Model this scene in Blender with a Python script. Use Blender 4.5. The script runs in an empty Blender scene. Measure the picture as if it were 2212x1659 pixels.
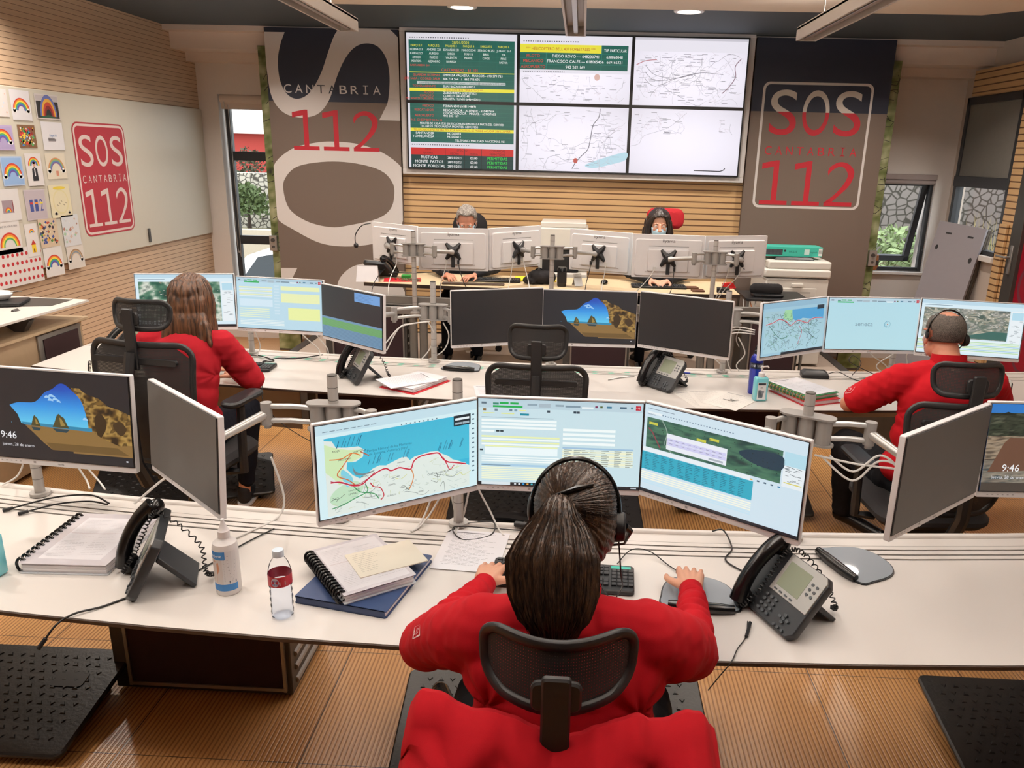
import bpy, bmesh, math, random
from math import sin, cos, pi, radians as rad
from mathutils import Vector as V, Matrix, Euler, noise
random.seed(7)
SC = bpy.context.scene
C = SC.collection
# ------------------------------------------------------------ camera
cam = bpy.data.cameras.new('camera'); co = bpy.data.objects.new('camera', cam); C.objects.link(co)
FPX, CXP, CYP, CH = 1680.0, 1184.0, 829.5, 2.0
def cam_axes():
    p, r, y = rad(16.44), rad(1.49), rad(-2.0)
    f = V((sin(y)*cos(p), cos(y)*cos(p), -sin(p)))
    r0 = V((cos(y), -sin(y), 0)); d0 = f.cross(r0)
    right = r0*cos(r) - d0*sin(r); down = d0*cos(r) + r0*sin(r)
    return right, down, f
RT, DN, FW = cam_axes()
M = Matrix((RT, -DN, -FW)).transposed().to_4x4(); M.translation = (0, 0, CH)
co.matrix_world = M
cam.sensor_width = 36; cam.lens = FPX/2212*36; cam.shift_x = -78/2212; cam.clip_start = .05; cam.clip_end = 400
SC.camera = co
def ray(x, y): return RT*((x-CXP)/FPX) + DN*((y-CYP)/FPX) + FW
def onZ(x, y, z=0): d = ray(x, y); return V((0, 0, CH)) + d*((z-CH)/d.z)
def onY(x, y, Y): d = ray(x, y); return V((0, 0, CH)) + d*(Y/d.y)
def onX(x, y, X): d = ray(x, y); return V((0, 0, CH)) + d*(X/d.x)
# ------------------------------------------------------------ view
SC.view_settings.view_transform = 'Standard'; SC.view_settings.look = 'None'
SC.view_settings.gamma = 1; SC.view_settings.use_curve_mapping = False
SC.view_settings.exposure = 0.0
SC.cycles.use_denoising = True; SC.cycles.adaptive_threshold = .03; SC.cycles.max_bounces = 6; SC.cycles.diffuse_bounces = 4
SC.cycles.glossy_bounces = 4; SC.cycles.transmission_bounces = 6; SC.cycles.transparent_max_bounces = 12
SC.cycles.caustics_reflective = False; SC.cycles.sample_clamp_indirect = 4
# ------------------------------------------------------------ world: overcast morning sky
w = bpy.data.worlds.new('overcast'); SC.world = w; w.use_nodes = True
nt = w.node_tree; bg = nt.nodes['Background']
tc = nt.nodes.new('ShaderNodeTexCoord'); sx = nt.nodes.new('ShaderNodeSeparateXYZ'); cr = nt.nodes.new('ShaderNodeValToRGB')
nt.links.new(tc.outputs['Generated'], sx.inputs[0]); nt.links.new(sx.outputs['Z'], cr.inputs[0]); nt.links.new(cr.outputs[0], bg.inputs[0])
cr.color_ramp.elements[0].color = (.55, .57, .56, 1); cr.color_ramp.elements[1].color = (.80, .88, 1, 1); cr.color_ramp.elements[0].position = .48
bg.inputs[1].default_value = 5
# ------------------------------------------------------------ lamps of the room, with added fill
def area(name, loc, sx_, sy_, power, col, rot=(0, 0, 0), shape='RECTANGLE', spread=pi):
    l = bpy.data.lights.new(name, 'AREA'); l.shape = shape; l.size = sx_; l.size_y = sy_; l.energy = power; l.color = col; l.spread = spread
    o = bpy.data.objects.new(name, l); o.location = loc; o.rotation_euler = rot; C.objects.link(o); return o
ZC = 3.06   # ceiling height
PEND_X = (-1.55, -.07, 1.40)
for X in PEND_X:      # light of the three hanging linear lamps (their housings follow below)
    area('linear_lamp_light', (X, 3.0, 2.725), .10, 4.8, 27, (1, .97, .94))
for X in PEND_X: area('added_ceiling_fill', (X, 3.0, 2.83), .08, 4.8, 115, (1, .98, .96), rot=(pi, 0, 0))  # added upward fill above the housings, bounced off the ceiling for ambient brightness
for X, Y in ((-.95, 6.42), (.76, 6.42), (-2.75, 6.42), (2.55, 6.42), (-3.60, 4.95), (-3.1, 3.0), (3.1, 4.9), (3.1, 3.0), (-3.1, 1.0), (3.1, 1.0), (-1.0, -1.2), (1.0, -1.2)):  # two seen fixtures, one read from wall glow; the others assumed and unseen
    area('seen_or_assumed_downlight', (X, Y, ZC-.03), .17, .17, 24, (1, .90, .80), shape='DISK', spread=2.4)
# ------------------------------------------------------------ materials
def lin(c):
    if isinstance(c, str):
        c = c.lstrip('#'); c = [int(c[i:i+2], 16)/255 for i in (0, 2, 4)]
        return tuple((v/12.92 if v <= .04045 else ((v+.055)/1.055)**2.4) for v in c)
    return tuple(c)
_m = {}
def mat(name, col, rough=.5, metal=0, var=.06, scale=25, bump=0, bscale=200, coat=0, trans=0, ior=1.45, alpha=1, sss=0, spec=.5):
    if name in _m: return _m[name]
    m = bpy.data.materials.new(name); m.use_nodes = True; n = m.node_tree.nodes; k = m.node_tree.links.new
    b = n['Principled BSDF']; c = lin(col)
    t = n.new('ShaderNodeTexCoord'); nz = n.new('ShaderNodeTexNoise'); nz.inputs['Scale'].default_value = scale; nz.inputs['Detail'].default_value = 3
    k(t.outputs['Object'], nz.inputs['Vector'])
    mx = n.new('ShaderNodeMix'); mx.data_type = 'RGBA'
    mx.inputs['A'].default_value = (*[v*(1-var) for v in c], 1); mx.inputs['B'].default_value = (*[min(1, v*(1+var)) for v in c], 1)
    k(nz.outputs['Fac'], mx.inputs['Factor']); k(mx.outputs['Result'], b.inputs['Base Color'])
    b.inputs['Roughness'].default_value = rough; b.inputs['Metallic'].default_value = metal
    b.inputs['Coat Weight'].default_value = coat; b.inputs['Transmission Weight'].default_value = trans; b.inputs['IOR'].default_value = ior
    b.inputs['Alpha'].default_value = alpha; b.inputs['Specular IOR Level'].default_value = spec
    if sss: b.inputs['Subsurface Weight'].default_value = sss; b.inputs['Subsurface Radius'].default_value = (.02, .008, .004)
    if bump:
        n2 = n.new('ShaderNodeTexNoise'); n2.inputs['Scale'].default_value = bscale; n2.inputs['Detail'].default_value = 4
        k(t.outputs['Object'], n2.inputs['Vector']); bp = n.new('ShaderNodeBump'); bp.inputs['Strength'].default_value = bump; bp.inputs['Distance'].default_value = .01
        k(n2.outputs['Fac'], bp.inputs['Height']); k(bp.outputs['Normal'], b.inputs['Normal'])
    _m[name] = m; return m
def attr_mat(name, emit=0, rough=.55):
    if name in _m: return _m[name]
    m = bpy.data.materials.new(name); m.use_nodes = True; n = m.node_tree.nodes; k = m.node_tree.links.new; b = n['Principled BSDF']
    a = n.new('ShaderNodeAttribute'); a.attribute_name = 'Col'; b.inputs['Roughness'].default_value = rough
    if emit:
        b.inputs['Base Color'].default_value = (.012, .012, .014, 1); k(a.outputs['Color'], b.inputs['Emission Color']); b.inputs['Emission Strength'].default_value = emit
    else: k(a.outputs['Color'], b.inputs['Base Color'])
    _m[name] = m; return m
def glass_mat(name, tint=(1, 1, 1), gloss=.08):
    if name in _m: return _m[name]
    m = bpy.data.materials.new(name); m.use_nodes = True; n = m.node_tree.nodes; k = m.node_tree.links.new
    n.remove(n['Principled BSDF']); out = n['Material Output']
    tr = n.new('ShaderNodeBsdfTransparent'); tr.inputs[0].default_value = (*tint, 1); gl = n.new('ShaderNodeBsdfGlossy'); gl.inputs['Roughness'].default_value = .03
    fr = n.new('ShaderNodeLayerWeight'); fr.inputs[0].default_value = .05
    mx = n.new('ShaderNodeMixShader'); k(fr.outputs['Fresnel'], mx.inputs[0]); k(tr.outputs[0], mx.inputs[1]); k(gl.outputs[0], mx.inputs[2]); k(mx.outputs[0], out.inputs[0])
    _m[name] = m; return m
def line_mat(name, col, dark, axis, pitch, width, rough=.5, grain=None, soft=False, bumpd=.004):
    """boards with thin dark grooves every `pitch` metres along an object axis"""
    if name in _m: return _m[name]
    m = bpy.data.materials.new(name); m.use_nodes = True; n = m.node_tree.nodes; k = m.node_tree.links.new; b = n['Principled BSDF']
    t = n.new('ShaderNodeTexCoord'); s = n.new('ShaderNodeSeparateXYZ'); k(t.outputs['Object'], s.inputs[0])
    d = n.new('ShaderNodeMath'); d.operation = 'DIVIDE'; k(s.outputs[axis], d.inputs[0]); d.inputs[1].default_value = pitch
    f = n.new('ShaderNodeMath'); f.operation = 'FRACT'; k(d.outputs[0], f.inputs[0])
    r = n.new('ShaderNodeValToRGB'); k(f.outputs[0], r.inputs[0]); e = r.color_ramp.elements
    q = width/pitch
    if soft:
        e[0].position = 0; e[0].color = (0, 0, 0, 1); e[1].position = .5; e[1].color = (1, 1, 1, 1); x = e.new(.95); x.color = (0, 0, 0, 1)
    else:
        e[0].position = q*.8; e[0].color = (0, 0, 0, 1); e[1].position = q*1.2; e[1].color = (1, 1, 1, 1)
    mp = n.new('ShaderNodeMapping'); mp.inputs['Scale'].default_value = grain or (1, 1, 12); k(t.outputs['Object'], mp.inputs[0])
    nz = n.new('ShaderNodeTexNoise'); nz.inputs['Scale'].default_value = 3; nz.inputs['Detail'].default_value = 5; k(mp.outputs[0], nz.inputs['Vector'])
    c = lin(col); g = n.new('ShaderNodeMix'); g.data_type = 'RGBA'; g.inputs['A'].default_value = (*[v*.82 for v in c], 1); g.inputs['B'].default_value = (*[v*1.15 for v in c], 1); k(nz.outputs['Fac'], g.inputs['Factor'])
    mx = n.new('ShaderNodeMix'); mx.data_type = 'RGBA'; mx.inputs['A'].default_value = (*lin(dark), 1); k(r.outputs[0], mx.inputs['Factor']); k(g.outputs['Result'], mx.inputs['B']); k(mx.outputs['Result'], b.inputs['Base Color'])
    bp = n.new('ShaderNodeBump'); bp.inputs['Distance'].default_value = bumpd; bp.inputs['Strength'].default_value = .6; k(r.outputs[0], bp.inputs['Height']); k(bp.outputs['Normal'], b.inputs['Normal'])
    b.inputs['Roughness'].default_value = rough
    _m[name] = m; return m
WHITE = mat('white_plastic', '#e9e6e6', .4, var=.02)
BLACK = mat('black_plastic', '#17171a', .42, var=.1)
BLACKG = mat('black_gloss', '#0c0c0e', .22, var=.1)
ALU = mat('brushed_aluminium', '#b3b1ae', .32, .75, var=.04)
GREYM = mat('grey_metal', '#86837f', .42, .55, var=.05)
DGREY = mat('dark_grey_metal', '#4c4946', .45, .4, var=.06)
WALLW = mat('white_plaster', '#e4ddd8', .8, var=.02, bump=.02, bscale=60)
TRIMW = mat('cream_trim', '#ddcfc4', .7, var=.02)
DESKW = mat('white_laminate', '#dcd6d0', .32, var=.012, scale=8)
EDGE = mat('dark_edge_band', '#35271f', .5, var=.1)
MAROON = mat('dark_maroon_fabric', '#2b171b', .9, var=.2, scale=300)
CABLEW = mat('white_cable_rubber', '#dedbd6', .45, var=.02)
CABLEB = mat('black_cable_rubber', '#131214', .5, var=.1)
PAPER = mat('white_paper', '#e6e2e4', .8, var=.03)
GLASS = glass_mat('window_glass')
PRINT = attr_mat('printed_surface', 0, .6)
GLOSSP = attr_mat('glossy_print', 0, .35)
SCREEN = attr_mat('lit_screen', .98, .35)
FRAMEC = mat('window_frame_charcoal', '#3a3c40', .45, .3, var=.05)
# ------------------------------------------------------------ mesh helpers
class G:
    def __init__(s): s.v = []; s.f = []; s.mi = []; s.c = []; s.M = Matrix.Identity(4); s.m = 0; s.col = (1, 1, 1)
    def add(s, vs, fs, cols=None):
        o = len(s.v); s.v += [tuple(s.M @ V(p)) for p in vs]
        for i, f in enumerate(fs): s.f.append([o+j for j in f]); s.mi.append(s.m); s.c.append(cols[i] if cols else s.col)
        return s
    def box(s, c, d, R=None):
        x, y, z = d[0]/2, d[1]/2, d[2]/2; vs = [V((a*x, b*y, e*z)) for a in (-1, 1) for b in (-1, 1) for e in (-1, 1)]
        if R is not None: vs = [R @ v for v in vs]
        c = V(c); return s.add([v+c for v in vs], [(0, 1, 3, 2), (4, 6, 7, 5), (0, 4, 5, 1), (2, 3, 7, 6), (0, 2, 6, 4), (1, 5, 7, 3)])
    def bb(s, x0, x1, y0, y1, z0, z1): return s.box(((x0+x1)/2, (y0+y1)/2, (z0+z1)/2), (x1-x0, y1-y0, z1-z0))
    def loft(s, rings, cap=True, closed=True):
        n = len(rings[0]); vs = [p for r in rings for p in r]; fs = []
        for i in range(len(rings)-1):
            for j in range(n if closed else n-1):
                k = (j+1) % n; fs.append((i*n+j, i*n+k, (i+1)*n+k, (i+1)*n+j))
        if cap: fs.append(tuple(range(n))[::-1]); fs.append(tuple((len(rings)-1)*n+j for j in range(n)))
        return s.add(vs, fs)
    def cyl(s, p0, p1, r0, r1=None, n=20, cap=True):
        r1 = r0 if r1 is None else r1; p0, p1 = V(p0), V(p1); a = (p1-p0).normalized(); u = a.orthogonal().normalized(); w_ = a.cross(u)
        return s.loft([[p+u*(r*cos(t*2*pi/n))+w_*(r*sin(t*2*pi/n)) for t in range(n)] for p, r in ((p0, r0), (p1, r1))], cap)
    def lathe(s, prof, c=(0, 0, 0), n=28, cap=True, sx=1, sy=1):
        c = V(c); return s.loft([[c+V((r*cos(t*2*pi/n)*sx, r*sin(t*2*pi/n)*sy, z)) for t in range(n)] for r, z in prof], cap)
    def tube(s, pts, r, n=8, cap=True):
        pts = [V(p) for p in pts]; rings = []; u = None
        for i, p in enumerate(pts):
            a = (pts[min(i+1, len(pts)-1)]-pts[max(i-1, 0)])
            if a.length < 1e-9: a = V((0, 0, 1))
            a.normalize()
            u = a.orthogonal().normalized() if u is None else (u-a*u.dot(a))
            if u.length < 1e-6: u = a.orthogonal()
            u.normalize(); w_ = a.cross(u); rr = r[i] if isinstance(r, (list, tuple)) else r
            rings.append([p+u*(rr*cos(t*2*pi/n))+w_*(rr*sin(t*2*pi/n)) for t in range(n)])
        return s.loft(rings, cap)
    def prism(s, poly, z0, z1):
        return s.loft([[V((x, y, z0)) for x, y in poly], [V((x, y, z1)) for x, y in poly]])
    def rslab(s, c, d, r, R=None, k=5, ax='z', bev=0):
        """rounded-rectangle slab, thickness along ax"""
        w2, h2, t = {'z': (d[0], d[1], d[2]), 'y': (d[0], d[2], d[1]), 'x': (d[1], d[2], d[0])}[ax]; w2 /= 2; h2 /= 2
        def out(q):
            P = []
            for cx, cy, a0 in ((w2-r, h2-r, 0), (-w2+r, h2-r, 90), (-w2+r, -h2+r, 180), (w2-r, -h2+r, 270)):
                for i in range(k+1):
                    a = rad(a0+90*i/k); P.append((cx+(r-q)*cos(a), cy+(r-q)*sin(a)))
            return P
        def mp(P, e): return [V({'z': (x, y, e), 'y': (x, -e, y), 'x': (e, x, y)}[ax]) for x, y in P]
        if bev: rings = [mp(out(bev), -t/2), mp(out(0), -t/2+bev), mp(out(0), t/2-bev), mp(out(bev), t/2)]
        else: rings = [mp(out(0), -t/2), mp(out(0), t/2)]
        c = V(c); rings = [[(R @ p if R is not None else p)+c for p in rg] for rg in rings]
        return s.loft(rings)
    def ell(s, c, r, R=None, n=20, m=12):
        c = V(c); rings = []
        for i in range(m+1):
            a = -pi/2+pi*i/m; a = max(-pi/2+.02, min(pi/2-.02, a))
            rg = [V((r[0]*cos(a)*cos(2*pi*t/n), r[1]*cos(a)*sin(2*pi*t/n), r[2]*sin(a))) for t in range(n)]
            rings.append([(R @ p if R is not None else p)+c for p in rg])
        return s.loft(rings)
    def build(s, name, m, parent=None, angle=38, bevel=0, sub=0, flat=False, fixn=True, seg=2):
        me = bpy.data.meshes.new(name); me.from_pydata(s.v, [], s.f); ms = m if isinstance(m, (list, tuple)) else [m]
        for x in ms: me.materials.append(x)
        me.polygons.foreach_set('material_index', [min(i, len(ms)-1) for i in s.mi])
        if fixn:
            b = bmesh.new(); b.from_mesh(me); bmesh.ops.recalc_face_normals(b, faces=b.faces); b.to_mesh(me); b.free()
        if not flat:
            me.polygons.foreach_set('use_smooth', [True]*len(me.polygons)); me.set_sharp_from_angle(angle=rad(angle))
        me.update(); o = bpy.data.objects.new(name, me); C.objects.link(o)
        if parent is not None: o.parent = parent
        if bevel:
            q = o.modifiers.new('bevel', 'BEVEL'); q.width = bevel; q.segments = seg; q.limit_method = 'ANGLE'; q.angle_limit = rad(40)
        if sub: q = o.modifiers.new('sub', 'SUBSURF'); q.levels = sub; q.render_levels = sub
        return o
def tag(o, label=None, cat=None, group=None, kind=None):
    if label: o['label'] = label
    if cat: o['category'] = cat
    if group: o['group'] = group
    if kind: o['kind'] = kind
    return o
def thing(name, label, cat, loc=(0, 0, 0), rot=(0, 0, 0), group=None):
    o = bpy.data.objects.new(name, None); o.empty_display_size = .05; C.objects.link(o); o.location = loc
    o.rotation_euler = rot if isinstance(rot, (tuple, list)) else (0, 0, rot); return tag(o, label, cat, group)
def struct(name, g, m, **k): o = g.build(name, m, **k); o['kind'] = 'structure'; return o
def copy_tree(o, parent=None):
    c = o.copy(); C.objects.link(c)
    if parent is not None: c.parent = parent
    for ch in list(o.children): copy_tree(ch, c)
    return c
def rot2(a): return Matrix.Rotation(a, 3, 'Z')
def bez(p, n=10):
    """smooth curve through points (Catmull-Rom)"""
    p = [V(q) for q in p]; out = []
    for i in range(len(p)-1):
        a, b, c, d = p[max(i-1, 0)], p[i], p[i+1], p[min(i+2, len(p)-1)]
        for k in range(n):
            t = k/n; out.append(.5*((2*b)+(c-a)*t+(2*a-5*b+4*c-d)*t*t+(3*b-a-3*c+d)*t**3))
    out.append(p[-1]); return out
# ------------------------------------------------------------ text and flat artwork
_tx = {}
def text_geo(s, res=3):
    if (s, res) in _tx: return _tx[(s, res)]
    cu = bpy.data.curves.new('t', 'FONT'); cu.body = s; cu.size = 1; cu.resolution_u = res; cu.fill_mode = 'FRONT'
    o = bpy.data.objects.new('t', cu); C.objects.link(o); me = bpy.data.meshes.new_from_object(o)
    vs = [(v.co.x, v.co.y) for v in me.vertices]; fs = [tuple(p.vertices) for p in me.polygons]
    bpy.data.objects.remove(o); bpy.data.curves.remove(cu); bpy.data.meshes.remove(me)
    _tx[(s, res)] = (vs, fs); return vs, fs
class Cv:
    """flat artwork drawn with coloured polygons; local x right, y up, thin layers stacked toward the viewer"""
    def __init__(s, step=.00012): s.g = G(); s.vc = []; s.step = step; s.T = lambda x, y, l: V((x, y, l*s.step)); s.k = 1
    def _add(s, pts, fs, cols, l):
        o = len(s.g.v); s.g.v += [tuple(s.T(x, y, l)) for x, y in pts]
        for f in fs: s.g.f.append([o+j for j in f]); s.g.mi.append(0); s.g.c.append(None); s.vc.append([cols[j] if isinstance(cols, list) else cols for j in f])
    def poly(s, pts, col, l=1): s._add(pts, [tuple(range(len(pts)))], [lin(c) for c in col] if isinstance(col, list) else lin(col), l)
    def rect(s, x0, y0, x1, y1, col, l=1): s.poly([(x0, y0), (x1, y0), (x1, y1), (x0, y1)], col, l)
    def grid(s, x0, y0, x1, y1, nx, ny, fn, l=1):
        pts = []; cols = []
        for j in range(ny+1):
            for i in range(nx+1):
                u, w_ = i/nx, j/ny; pts.append((x0+(x1-x0)*u, y0+(y1-y0)*w_)); cols.append(tuple(fn(u, w_)))
        s._add(pts, [(j*(nx+1)+i, j*(nx+1)+i+1, (j+1)*(nx+1)+i+1, (j+1)*(nx+1)+i) for j in range(ny) for i in range(nx)], cols, l)
    def line(s, pts, wd, col, l=2):
        c = lin(col); P = [V((*p, 0)) for p in pts]; L = []; R_ = []
        for i, p in enumerate(P):
            a = P[min(i+1, len(P)-1)]-P[max(i-1, 0)]
            if a.length < 1e-9: a = V((1, 0, 0))
            a.normalize(); nn = V((-a.y, a.x, 0))*wd/2; L.append(p+nn); R_.append(p-nn)
        pts2 = [(q.x, q.y) for q in L]+[(q.x, q.y) for q in R_]; n = len(P)
        s._add(pts2, [(n+i, n+i+1, i+1, i) for i in range(n-1)], c, l)
    def disc(s, x, y, r, col, l=2, ry=None, n=20, a0=0, a1=360, ri=0):
        ry = r if ry is None else ry; c = lin(col); pts = []
        for i in range(n+1):
            a = rad(a0+(a1-a0)*i/n); pts += [(x+r*cos(a), y+ry*sin(a)), (x+ri*cos(a), y+ri*ry/max(r, 1e-9)*sin(a))]
        s._add(pts, [(2*i, 2*i+2, 2*i+3, 2*i+1) for i in range(n)], c, l)
    def text(s, t, x, y, h, col, l=3, width=None, align='l', res=3, sx=1, shear=0):
        vs, fs = text_geo(t, res)
        if not vs: return
        x0 = min(v[0] for v in vs); x1 = max(v[0] for v in vs); sc = h/.73
        kx = sc*sx if width is None else width/max(x1-x0, 1e-6)
        off = {'l': 0, 'c': -(x1-x0)*kx/2, 'r': -(x1-x0)*kx}[align]
        s._add([(x+off+(v[0]-x0)*kx+v[1]*sc*shear, y+v[1]*sc) for v in vs], fs, lin(col), l)
    def rrect(s, x0, y0, x1, y1, r, col, l=1, k=6):
        P = []
        for cx, cy, a0 in ((x1-r, y1-r, 0), (x0+r, y1-r, 90), (x0+r, y0+r, 180), (x1-r, y0+r, 270)):
            for i in range(k+1): a = rad(a0+90*i/k); P.append((cx+r*cos(a), cy+r*sin(a)))
        s.poly(P, col, l)
    def build(s, name, m, parent=None):
        o = s.g.build(name, m, parent, flat=True, fixn=False)
        me = o.data; ca = me.color_attributes.new('Col', 'FLOAT_COLOR', 'CORNER'); buf = []
        for i, p in enumerate(me.polygons):
            c = s.vc[i]
            for q in c: buf += [q[0], q[1], q[2], 1]
        ca.data.foreach_set('color', buf); return o
def plane_T(o, ux, uy, step=.0002):
    o, ux, uy = V(o), V(ux), V(uy); nn = ux.cross(uy).normalized()
    return lambda x, y, l: o+ux*x+uy*y+nn*(l*step)
# ============================================================ ROOM
WOODW = line_mat('ribbed_oak_wall', '#cdb194', '#6f5543', 'Z', .038, .0035, .55)
WOODC = line_mat('slatted_oak_wall', '#d0aa7a', '#66462c', 'Z', .055, .011, .55)
BW = 7.60      # plane of the banners and the video wall
g = G(); g.bb(-3.9, 3.7, -4.2, 8.3, -.05, 0)
FLOORM = bpy.data.materials.new('ribbed_wood_floor'); FLOORM.use_nodes = True
def floor_nodes(m):
    n = m.node_tree.nodes; k = m.node_tree.links.new; b = n['Principled BSDF']; t = n.new('ShaderNodeTexCoord'); s = n.new('ShaderNodeSeparateXYZ'); k(t.outputs['Object'], s.inputs[0])
    def mth(op, a, bv=None):
        x = n.new('ShaderNodeMath'); x.operation = op
        for i, q in enumerate((a, bv)):
            if q is None: continue
            if isinstance(q, (int, float)): x.inputs[i].default_value = q
            else: k(q, x.inputs[i])
        return x.outputs[0]
    ph = mth('FRACT', mth('DIVIDE', s.outputs['X'], .0165))
    rib = mth('ABSOLUTE', mth('SUBTRACT', ph, .5)); rib = mth('MULTIPLY', rib, 2)      # 0 crest .. 1 valley
    jx = mth('ABSOLUTE', mth('SUBTRACT', mth('FRACT', mth('DIVIDE', mth('ADD', s.outputs['X'], .885+6.266), .6266)), .5)); jx = mth('GREATER_THAN', jx, .4965)
    jy = mth('ABSOLUTE', mth('SUBTRACT', mth('FRACT', mth('DIVIDE', mth('ADD', s.outputs['Y'], -2.745+6.16), .616)), .5)); jy = mth('GREATER_THAN', jy, .4975)
    jt = mth('MAXIMUM', jx, jy)
    # every panel has its own tone
    cx = mth('FLOOR', mth('DIVIDE', mth('ADD', s.outputs['X'], .885+6.266), .6266)); cy = mth('FLOOR', mth('DIVIDE', mth('ADD', s.outputs['Y'], -2.745+6.16), .616))
    cb = n.new('ShaderNodeCombineXYZ'); k(cx, cb.inputs[0]); k(cy, cb.inputs[1]); wn = n.new('ShaderNodeTexWhiteNoise'); k(cb.outputs[0], wn.inputs['Vector'])
    mp = n.new('ShaderNodeMapping'); mp.inputs['Scale'].default_value = (30, 1.6, 1); k(t.outputs['Object'], mp.inputs[0]); nz = n.new('ShaderNodeTexNoise'); nz.inputs['Scale'].default_value = 4; nz.inputs['Detail'].default_value = 4; k(mp.outputs[0], nz.inputs['Vector'])
    def mixc(f, a, b_):
        x = n.new('ShaderNodeMix'); x.data_type = 'RGBA'; k(f, x.inputs['Factor'])
        for nm, q in (('A', a), ('B', b_)):
            if isinstance(q, tuple): x.inputs[nm].default_value = (*q, 1)
            else: k(q, x.inputs[nm])
        return x.outputs['Result']
    base = mixc(nz.outputs['Fac'], lin('#bf8a52'), lin('#dcae74')); tone = mixc(wn.outputs['Value'], base, mixc(nz.outputs['Fac'], lin('#b07c48'), lin('#cf9e66')))
    rb = n.new('ShaderNodeValToRGB'); k(rib, rb.inputs[0]); rb.color_ramp.elements[0].color = (1, 1, 1, 1); rb.color_ramp.elements[0].position = .45; rb.color_ramp.elements[1].color = (.0, .0, .0, 1); rb.color_ramp.elements[1].position = .85
    c = mixc(rb.outputs[0], lin('#99693c'), tone); c = mixc(jt, c, lin('#3a2413')); k(c, b.inputs['Base Color'])
    hgt = mth('SUBTRACT', rb.outputs[0], jt)
    bp = n.new('ShaderNodeBump'); bp.inputs['Distance'].default_value = .0025; bp.inputs['Strength'].default_value = .5; k(hgt, bp.inputs['Height']); k(bp.outputs['Normal'], b.inputs['Normal'])
    b.inputs['Roughness'].default_value = .3
floor_nodes(FLOORM)
struct('floor', g, FLOORM)
# platform under the supervisors' desk
g = G(); g.bb(-2.5, 2.33, 5.6, 7.62, 0, .24)
LINO = mat('beige_linoleum', '#b3a396', .45, var=.04, scale=6)
pf = struct('platform', g, LINO)
g = G(); g.bb(-2.57, -2.5, 5.55, 7.62, 0, .25); g.bb(2.33, 2.40, 5.55, 7.62, 0, .25); g.bb(-2.57, 2.40, 5.53, 5.6, 0, .25)
struct('trim_1', g, DGREY)
# left wall: ribbed oak
g = G(); g.bb(-4.0, -3.9, -4.2, 8.3, 0, 3.3); struct('wall_left', g, WOODW)
# right wall
g = G(); g.bb(3.7, 3.8, -4.2, 6.2, 0, 3.3); g.bb(3.7, 3.8, 8.1, 8.3, 0, 3.3); g.bb(3.7, 3.8, 6.2, 8.1, 2.62, 3.3); g.bb(3.7, 3.8, 7.06, 8.1, 0, 1.22)
struct('wall_right', g, mat('right_wall_plaster', '#cdbfb3', .8, var=.02))
g = G(); g.bb(-4, 3.8, -4.3, -4.2, 0, 3.3); struct('wall_front', g, WALLW)
# far wall behind banners, with two window openings
g = G()
WL = (-3.70, -2.9, .30, 2.50); WR = (2.95, 3.55, .93, 1.90); FY = 8.2
def holed(g, x0, x1, z0, z1, h, y0, y1):
    g.bb(x0, h[0], y0, y1, z0, z1); g.bb(h[1], x1, y0, y1, z0, z1); g.bb(h[0], h[1], y0, y1, z0, h[2]); g.bb(h[0], h[1], y0, y1, h[3], z1)
holed(g, -3.9, -1.0, 0, 3.3, WL, FY, FY+.28); holed(g, .5, 3.8, 0, 3.3, WR, FY, FY+.28); g.bb(-1.0, .5, FY, FY+.28, 0, 3.3)
struct('wall_back', g, WALLW)
g = G(); g.bb(-2.55, 2.40, BW+.03, BW+.12, .25, ZC); struct('wall_screen', g, WOODC)
# beams above the windows
g = G(); g.bb(-3.9, 3.7, BW+.14, FY, 2.87, ZC); g.bb(-3.9, 3.7, BW+.42, FY, 2.79, 2.87); struct('trim_2', g, TRIMW)
g = G(); g.bb(-3.9, 3.7, BW+.02, BW+.14, ZC-.045, ZC); struct('trim_3', g, TRIMW)
# ceiling
g = G(); g.bb(-4, 3.8, -4.3, 8.3, ZC, ZC+.1); struct('ceiling', g, mat('ceiling_blue_grey', '#48525a', .7, var=.05, scale=1.5))
g = G(); g.prism([(-2.35, -3), (2.3, -3), (3.2, -2), (3.2, 5.75), (2.80, 6.17), (-1.9, 6.22), (-2.35, 5.8)], ZC-.035, ZC); struct('trim_4', g, mat('cream_ceiling_panel', '#dccdbc', .75, var=.02))
# ribbed oak lining and door on the right
g = G(); g.bb(3.62, 3.7, 6.2, 7.9, 2.62, 2.84); g.bb(3.68, 3.79, 6.86, 7.07, 0, 2.62); struct('trim_5', g, WOODC)
g = G(); g.bb(-3.9, -3.87, 5.2, 8.2, 0, .1); g.bb(-3.9, -2.6, 8.17, 8.2, 0, .1); struct('baseboard_back', g, WALLW)
# ---- window 1 (left, tall) : frame, glass, blind
def rod_frame(g, x0, x1, z0, z1, y, t=.05, d=.06):
    g.bb(x0, x0+t, y-d/2, y+d/2, z0, z1); g.bb(x1-t, x1, y-d/2, y+d/2, z0, z1); g.bb(x0+t, x1-t, y-d/2, y+d/2, z0, z0+t); g.bb(x0+t, x1-t, y-d/2, y+d/2, z1-t, z1)
g = G(); rod_frame(g, WL[0]+.03, WL[1], WL[2], WL[3], FY+.10); g.bb(WL[0]+.08, WL[1]-.05, FY+.07, FY+.13, 1.86, 1.95); g.bb(WL[0]+.08, WL[1]-.05, FY+.07, FY+.13, 1.0, 1.09)
w1 = struct('window_1', g, FRAMEC, bevel=.004)
g = G(); g.bb(WL[0]+.08, WL[1]-.05, FY+.098, FY+.102, WL[2]+.05, WL[3]-.05); g.build('pane', GLASS, w1)
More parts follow.
